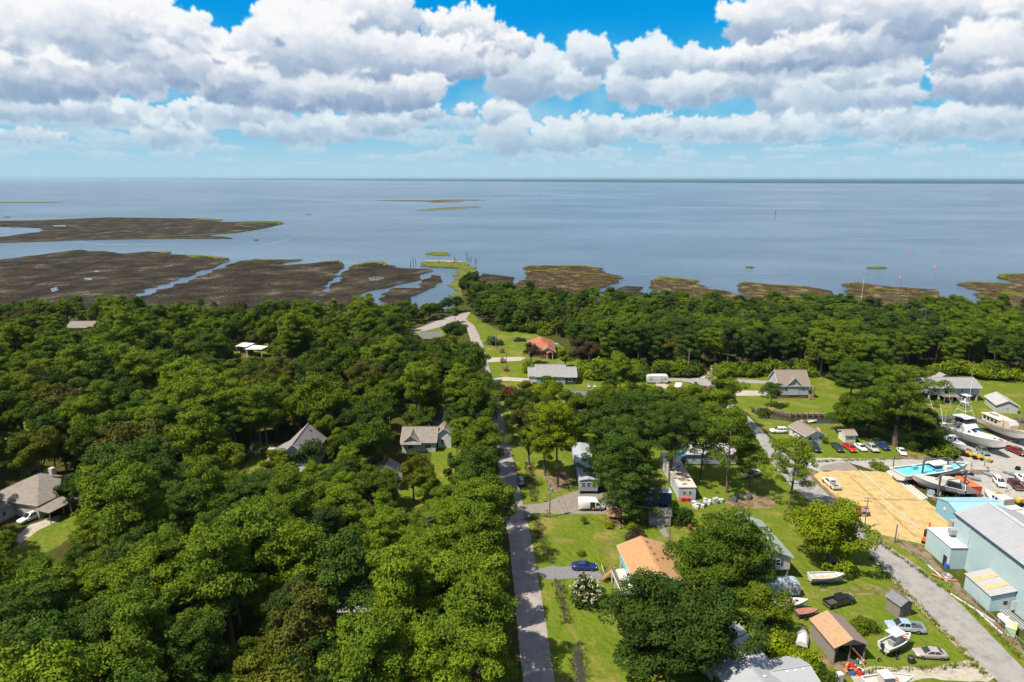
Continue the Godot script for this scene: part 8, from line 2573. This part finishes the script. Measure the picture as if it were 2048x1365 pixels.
func build_small_things() -> void:
	yard_clutter()
	# utility poles and wires
	var p1 := pole("utility_pole", 1099, 1036, 8.4, 0.16, "grey utility pole with transformer beside the gravel drive", 1.8)
	part(p1, "transformer", MB.new().tube(Vector3(0.35, 6.0, 0.1), Vector3(0.35, 7.0, 0.1), 0.28, 0.28, 10).done(), M.galvanised)
	pole("utility_pole", 1338, 1095, 8.2, 0.14, "dark service pole behind the tan-roofed house", 0.0, M.wood)
	pole("utility_pole", 992, 697, 9.5, 0.17, "utility pole with crossarm on the lawn by the bend of the lane", 2.6)
	pole("utility_pole", 1013, 745, 9.0, 0.15, "bare pole with an orange marker beside the front lawn")
	pole("utility_pole", 1376, 752, 10.5, 0.18, "pale wooden pole beside the street end in front of the wood", 1.6, M.wood)
	pole("utility_pole", 1058, 742, 7.5, 0.12, "slim pole behind the drooping willow", 0.0, M.galvanised)
	pole("utility_pole", 1941, 772, 9.0, 0.14, "slim pole behind the raised blue house")
	pole("lamp_post", 1493, 848, 5.0, 0.08, "thin lamp post at the edge of the grey road", 0.0, M.galvanised)
	pole("gate_post", 1786, 940, 3.6, 0.12, "dark steel post at the corner of the straw field", 0.0, M.black)
	pole("gate_post", 1790, 1087, 4.2, 0.14, "tall grey post at the end of the chain fence", 0.0, M.steel)
	pole("light_mast", 2000, 972, 7.0, 0.08, "white mast between the white car and maroon pickup", 0.0, M.white)
	pole("light_mast", 2010, 985, 8.0, 0.08, "tall white mast beside the maroon pickup", 0.0, M.white)
	pole("radio_mast", 1723, 602, 14.0, 0.12, "thin pale mast rising behind the wood by the marsh", 0.0, M.white)
	var sp := pole("street_sign_pole", 1729, 1058, 7.0, 0.12, "pole with small white sign panels beside the straw field", 1.6)
	part(sp, "sign_panel", MB.new().box(Vector3(0.2, 4.2, 0.14), Vector3(0.5, 0.7, 0.05)).done(), M.white)
	part(sp, "sign_panel", MB.new().box(Vector3(-0.15, 3.2, 0.14), Vector3(0.4, 0.5, 0.05)).done(), tinted(0.5, 0.3, 0.3))
	var top1 := G(1099, 1036) + Vector3(0, 7.9, 0)
	var top2 := G(1338, 1095) + Vector3(0, 7.9, 0)
	wire("service_wire", top1, top2, 0.7, "thin service wire from the transformer pole to the tan-roofed house")
	wire("guy_wire", top1, G(1127, 1020), 0.0, "guy wire slanting from the transformer pole to the gravel")
	wire("service_wire", top1, G(1020, 800) + Vector3(0, 8.2, 0), 1.2, "power line running from the transformer pole up the lane")
	wire("service_wire", top2, G(1729, 1058) + Vector3(0, 6.6, 0), 1.0, "long power line crossing from the service pole to the grey road")
	# mailbox, signs and marks by the road
	var o := thing("mailbox", G(1058, 1042), 0.0, "white mailbox at the mouth of the gravel drive", "mailbox")
	part(o, "post", MB.new().box(Vector3(0, 0.5, 0), Vector3(0.1, 1.0, 0.1)).done(), M.wood)
	part(o, "box", MB.new().box(Vector3(0, 1.15, 0), Vector3(0.5, 0.34, 0.3)).done(), M.white)
	for q in [[1088, 1005, "pinkish newspaper box at the drive's far edge"], [1094, 1028, "red marker box beside the transformer pole"], [1058, 940, "red flag marker by the roadside ditch"]]:
		o = thing("marker_box", G(q[0], q[1]), 0.0, q[2], "marker")
		part(o, "post", MB.new().box(Vector3(0, 0.4, 0), Vector3(0.08, 0.8, 0.08)).done(), M.wood)
		part(o, "box", MB.new().box(Vector3(0, 0.9, 0), Vector3(0.6, 0.35, 0.3)).done(), tinted(0.55, 0.22, 0.18))
	# drive edging board
	var g := G(1202, 1128)
	var e := G(1213, 1164)
	o = thing("edging_board", g, 0.0, "white board edging the bluestone drive", "board")
	part(o, "board", MB.new().beam(Vector3(0, 0.15, 0), e - g + Vector3(0, 0.15, 0), 0.12, 0.3).done(), M.offwhite)
	# drum, barrels, bins
	o = thing("rusty_drum", G(1379, 1060), 0.0, "rusty burn drum standing alone on the lawn", "drum")
	part(o, "drum", MB.new().tube(Vector3.ZERO, Vector3(0, 0.95, 0), 0.36, 0.36, 14).done(), M.rust)
	part(o, "rim", MB.new().tube(Vector3(0, 0.95, 0), Vector3(0, 1.0, 0), 0.38, 0.38, 14).done(), M.rust)
	o = thing("waste_bin", G(1391, 772), 0.0, "black wheeled bin at the street corner", "bin")
	part(o, "bin", MB.new().box(Vector3(0, 0.6, 0), Vector3(0.9, 1.2, 0.9)).done(), M.black)
	part(o, "lid", MB.new().box(Vector3(0, 1.24, 0), Vector3(1.0, 0.1, 1.0)).done(), M.black)
	o = thing("waste_bin", G(1822, 1326), 0.0, "dark barrel-shaped bin in front of the silver-beige sedan", "bin")
	part(o, "bin", MB.new().tube(Vector3.ZERO, Vector3(0, 1.0, 0), 0.45, 0.5, 12).done(), M.black)
	part(o, "lid", MB.new().tube(Vector3(0, 1.0, 0), Vector3(0, 1.12, 0), 0.53, 0.4, 12).done(), M.black)
	# heap of white buckets and drums on the lawn
	var r := RandomNumberGenerator.new()
	r.seed = 12
	for k in 26:
		var u := r.randf_range(1386, 1412) if k < 16 else r.randf_range(1408, 1444)
		var v := r.randf_range(1006, 1018) if k < 16 else r.randf_range(1001, 1010)
		o = thing("bucket", G(u, v), r.randf() * 3.0, "white or grey bucket in the heap on the lawn behind the oak", "bucket", "heap of buckets on the lawn")
		var m: Material = [M.white, M.white, M.offwhite, tinted(0.22, 0.22, 0.24), tinted(0.45, 0.55, 0.50)][r.randi() % 5]
		part(o, "pail", MB.new().tube(Vector3.ZERO, Vector3(0, r.randf_range(0.6, 1.0), 0), 0.36, 0.42, 10).done(), m)
		part(o, "base", MB.new().box(Vector3(0, 0.25, 0), Vector3(0.7, 0.5, 0.6)).done(), m)
	see(1384, 1000, 1440, 1020, -137)
	for k in 9:
		o = thing("engine_block", G(r.randf_range(1466, 1500), r.randf_range(992, 1004)), r.randf() * 3.0, "grey scrap engine part in the pile near the pines", "scrap metal", "scrap engine parts near the pines")
		part(o, "block", MB.new().box(Vector3(0, 0.4, 0), Vector3(0.9, 0.8, 0.7)).done(), M.steel)
		part(o, "cylinder", MB.new().tube(Vector3(-0.3, 0.8, 0), Vector3(0.3, 0.95, 0), 0.22, 0.22, 8).done(), tinted(0.10, 0.10, 0.11))
	see(1462, 985, 1505, 1006, -141)
	for q in [[1366, 1003, M.red, "red crate by the flat-roofed mobile home"], [1376, 1003, tinted(0.7, 0.06, 0.10), "crimson crate by the flat-roofed mobile home"]]:
		o = thing("crate", G(q[0], q[1]), 0.2, q[3], "crate")
		part(o, "box", MB.new().box(Vector3(0, 0.4, 0), Vector3(0.9, 0.8, 0.7)).done(), q[2])
		part(o, "lid", MB.new().box(Vector3(0, 0.83, 0), Vector3(0.95, 0.06, 0.75)).done(), q[2])
	# garden chairs behind the dark-roofed house
	for q in [[1178, 776], [1190, 776]]:
		o = thing("garden_chair", G(q[0], q[1]), 0.3, "white slatted garden chair on the lawn behind the dark slate roof", "chair", "white garden chairs")
		for s in [-0.32, 0.0, 0.32]:
			part(o, "back_slat", MB.new().box(Vector3(s, 1.1, -0.45), Vector3(0.28, 1.2, 0.06)).done(), M.white)
		part(o, "seat", MB.new().box(Vector3(0, 0.5, 0), Vector3(1.0, 0.08, 0.9)).done(), M.white)
		for s in [[-0.45, -0.35], [0.45, -0.35], [-0.45, 0.4], [0.45, 0.4]]:
			part(o, "leg", MB.new().box(Vector3(s[0], 0.25, s[1]), Vector3(0.1, 0.5, 0.1)).done(), M.white)
	see(1170, 765, 1200, 780, -230)
	# board fence behind the light-grey house
	g = G(1151, 753)
	o = thing("board_fence", g, 0.0, "brown board fence beside the light-grey roofed house", "fence")
	for k in 26:
		part(o, "board", MB.new().box(Vector3(k * 0.36, 0.9, 0), Vector3(0.34, 1.8, 0.05)).done(), M.wood if k % 3 else tinted(0.20, 0.12, 0.08))
	part(o, "rail", MB.new().box(Vector3(4.5, 1.3, -0.06), Vector3(9.2, 0.1, 0.06)).done(), M.wood)
	# clutter in front of the open shed
	var tints := [M.red, M.orange, M.blue, M.white, tinted(0.5, 0.30, 0.16), M.steel, M.red]
	for k in 14:
		o = thing("yard_clutter", G(r.randf_range(1690, 1728), r.randf_range(1326, 1350)), r.randf() * 3.0, "coloured buoy or gear box in the clutter before the open shed", "gear", "fishing gear cluttered before the open shed")
		var m: Material = tints[k % 7]
		if k % 2:
			part(o, "float", MB.new().tube(Vector3(0, 0.1, 0), Vector3(0, 0.7, 0), 0.28, 0.22, 10).done(), m)
			part(o, "cap", MB.new().tube(Vector3(0, 0.7, 0), Vector3(0, 0.9, 0), 0.1, 0.05, 6).done(), M.white)
		else:
			part(o, "box", MB.new().box(Vector3(0, 0.35, 0), Vector3(0.9, 0.7, 0.6)).done(), m)
			part(o, "handle", MB.new().box(Vector3(0, 0.74, 0), Vector3(0.5, 0.06, 0.06)).done(), M.black)
	g = G(1712, 1330)
	o = thing("red_derrick", g, 0.0, "red steel arm leaning at the mouth of the open shed", "derrick")
	part(o, "arm", MB.new().beam(Vector3(-1.0, 3.0, -0.8), Vector3(0.4, 1.6, 0.4), 0.18, 0.2).done(), M.rust)
	part(o, "prop", MB.new().beam(Vector3(0.4, 1.7, 0.4), Vector3(1.0, 0.0, 0.9), 0.12, 0.12).done(), M.offwhite)
	for q in [[1759, 1324], [1795, 1320]]:
		o = thing("loose_wheel", G(q[0], q[1]), 0.4, "loose trailer wheel lying in the grass below the fishing boat", "wheel", "loose trailer wheels in the grass")
		part(o, "tyre", MB.new().tube(Vector3(0, 0.3, -0.1), Vector3(0, 0.3, 0.1), 0.32, 0.32, 14).done(), M.rubber)
		part(o, "hub", MB.new().tube(Vector3(0, 0.3, -0.12), Vector3(0, 0.3, 0.12), 0.18, 0.18, 10).done(), M.offwhite)
	o = thing("white_refrigerator", G(1678, 1368), 0.2, "white discarded refrigerator by the overgrown bushes", "refrigerator")
	part(o, "cabinet", MB.new().box(Vector3(0, 0.9, 0), Vector3(0.8, 1.8, 0.7)).done(), M.white)
	part(o, "door", MB.new().box(Vector3(0, 0.9, 0.38), Vector3(0.74, 1.7, 0.06)).done(), M.offwhite)
	# quad bike under the yellow-green tree
	o = thing("quad_bike", G(1662, 1132), 0.2, "dark purple quad bike in the shade of the yellow-green tree", "quad bike")
	part(o, "body", MB.new().box(Vector3(0, 0.7, 0), Vector3(1.6, 0.4, 0.7)).done(), tinted(0.10, 0.03, 0.14, 0.4))
	part(o, "handlebar", MB.new().beam(Vector3(0.4, 1.1, -0.4), Vector3(0.4, 1.1, 0.4), 0.05, 0.05).done(), M.black)
	for s in [[-0.6, -0.45], [0.6, -0.45], [-0.6, 0.45], [0.6, 0.45]]:
		part(o, "wheel", MB.new().tube(Vector3(s[0], 0.32, s[1] - 0.13), Vector3(s[0], 0.32, s[1] + 0.13), 0.32, 0.32, 12).done(), M.rubber)
	# boathouse things behind the towering pine
	g = G(1800, 850)
	o = thing("red_shed", g, 0.0, "red shed with a green canopy half hidden behind the towering pine", "shed")
	part(o, "wall", wall_mesh("gx", 7.0, 4.0, 0.0, 2.6, 1.2), tinted(0.34, 0.05, 0.04))
	part(o, "roof", roof_mesh("gx", 7.0, 4.0, 2.6, 1.2, 0.4), tinted(0.40, 0.12, 0.08))
	part(o, "canopy", MB.new().slab([Vector3(-3.5, 2.2, 2.0), Vector3(0.5, 2.2, 2.0), Vector3(0.5, 2.6, -1.5), Vector3(-3.5, 2.6, -1.5)], 0.08).done(), tinted(0.15, 0.42, 0.32))
	see(1815, 800, 1838, 812, -200)
	# snags in the shallows and channel marks
	for q in [[821, 533, 11.0], [826, 528, 13.0], [831, 527, 8.0], [909, 527, 12.0], [912, 525, 7.0], [934, 522, 15.0], [938, 524, 10.0], [942, 523, 8.0], [950, 527, 9.0], [953, 525, 7.0], [877, 526, 5.0]]:
		g = G(q[0], q[1], -0.5)
		o = thing("dead_snag", g, r.randf() * 3.0, "bare dead trunk standing in the shallow water off the green spit", "dead tree", "dead trunks off the green spit")
		var tall: float = q[2] * 0.55
		part(o, "trunk", MB.new().tube(Vector3(0, -0.5, 0), Vector3(r.randf_range(-0.6, 0.6), tall, 0), 0.38, 0.14, 6).done(), tinted(0.12, 0.10, 0.09))
		part(o, "branch", MB.new().tube(Vector3(0, tall * 0.6, 0), Vector3(1.0, tall * 0.85, 0.2), 0.14, 0.05, 5).done(), tinted(0.12, 0.10, 0.09))
	for q in [[1819, 505.5], [1872, 535], [1802, 556]]:
		o = thing("marker_buoy", G(q[0], q[1], -0.5), 0.0, "pink-red marker buoy floating on the sound", "buoy", "marker buoys on the sound")
		part(o, "float", MB.new().tube(Vector3(0, -0.3, 0), Vector3(0, 0.7, 0), 0.9, 0.8, 12).done(), tinted(0.80, 0.12, 0.18, 0.5))
		part(o, "cone", MB.new().tube(Vector3(0, 0.7, 0), Vector3(0, 1.5, 0), 0.6, 0.15, 10).done(), tinted(0.80, 0.12, 0.18, 0.5))
	o = thing("channel_marker", G(1551, 430, -0.5), 0.0, "dark red channel marker post far out on the sound", "channel marker")
	part(o, "pile", MB.new().tube(Vector3(0, -1, 0), Vector3(0, 7.0, 0), 0.6, 0.6, 8).done(), tinted(0.25, 0.08, 0.06))
	part(o, "board", MB.new().box(Vector3(0, 6.2, 0.7), Vector3(2.4, 2.4, 0.1)).done(), M.red)
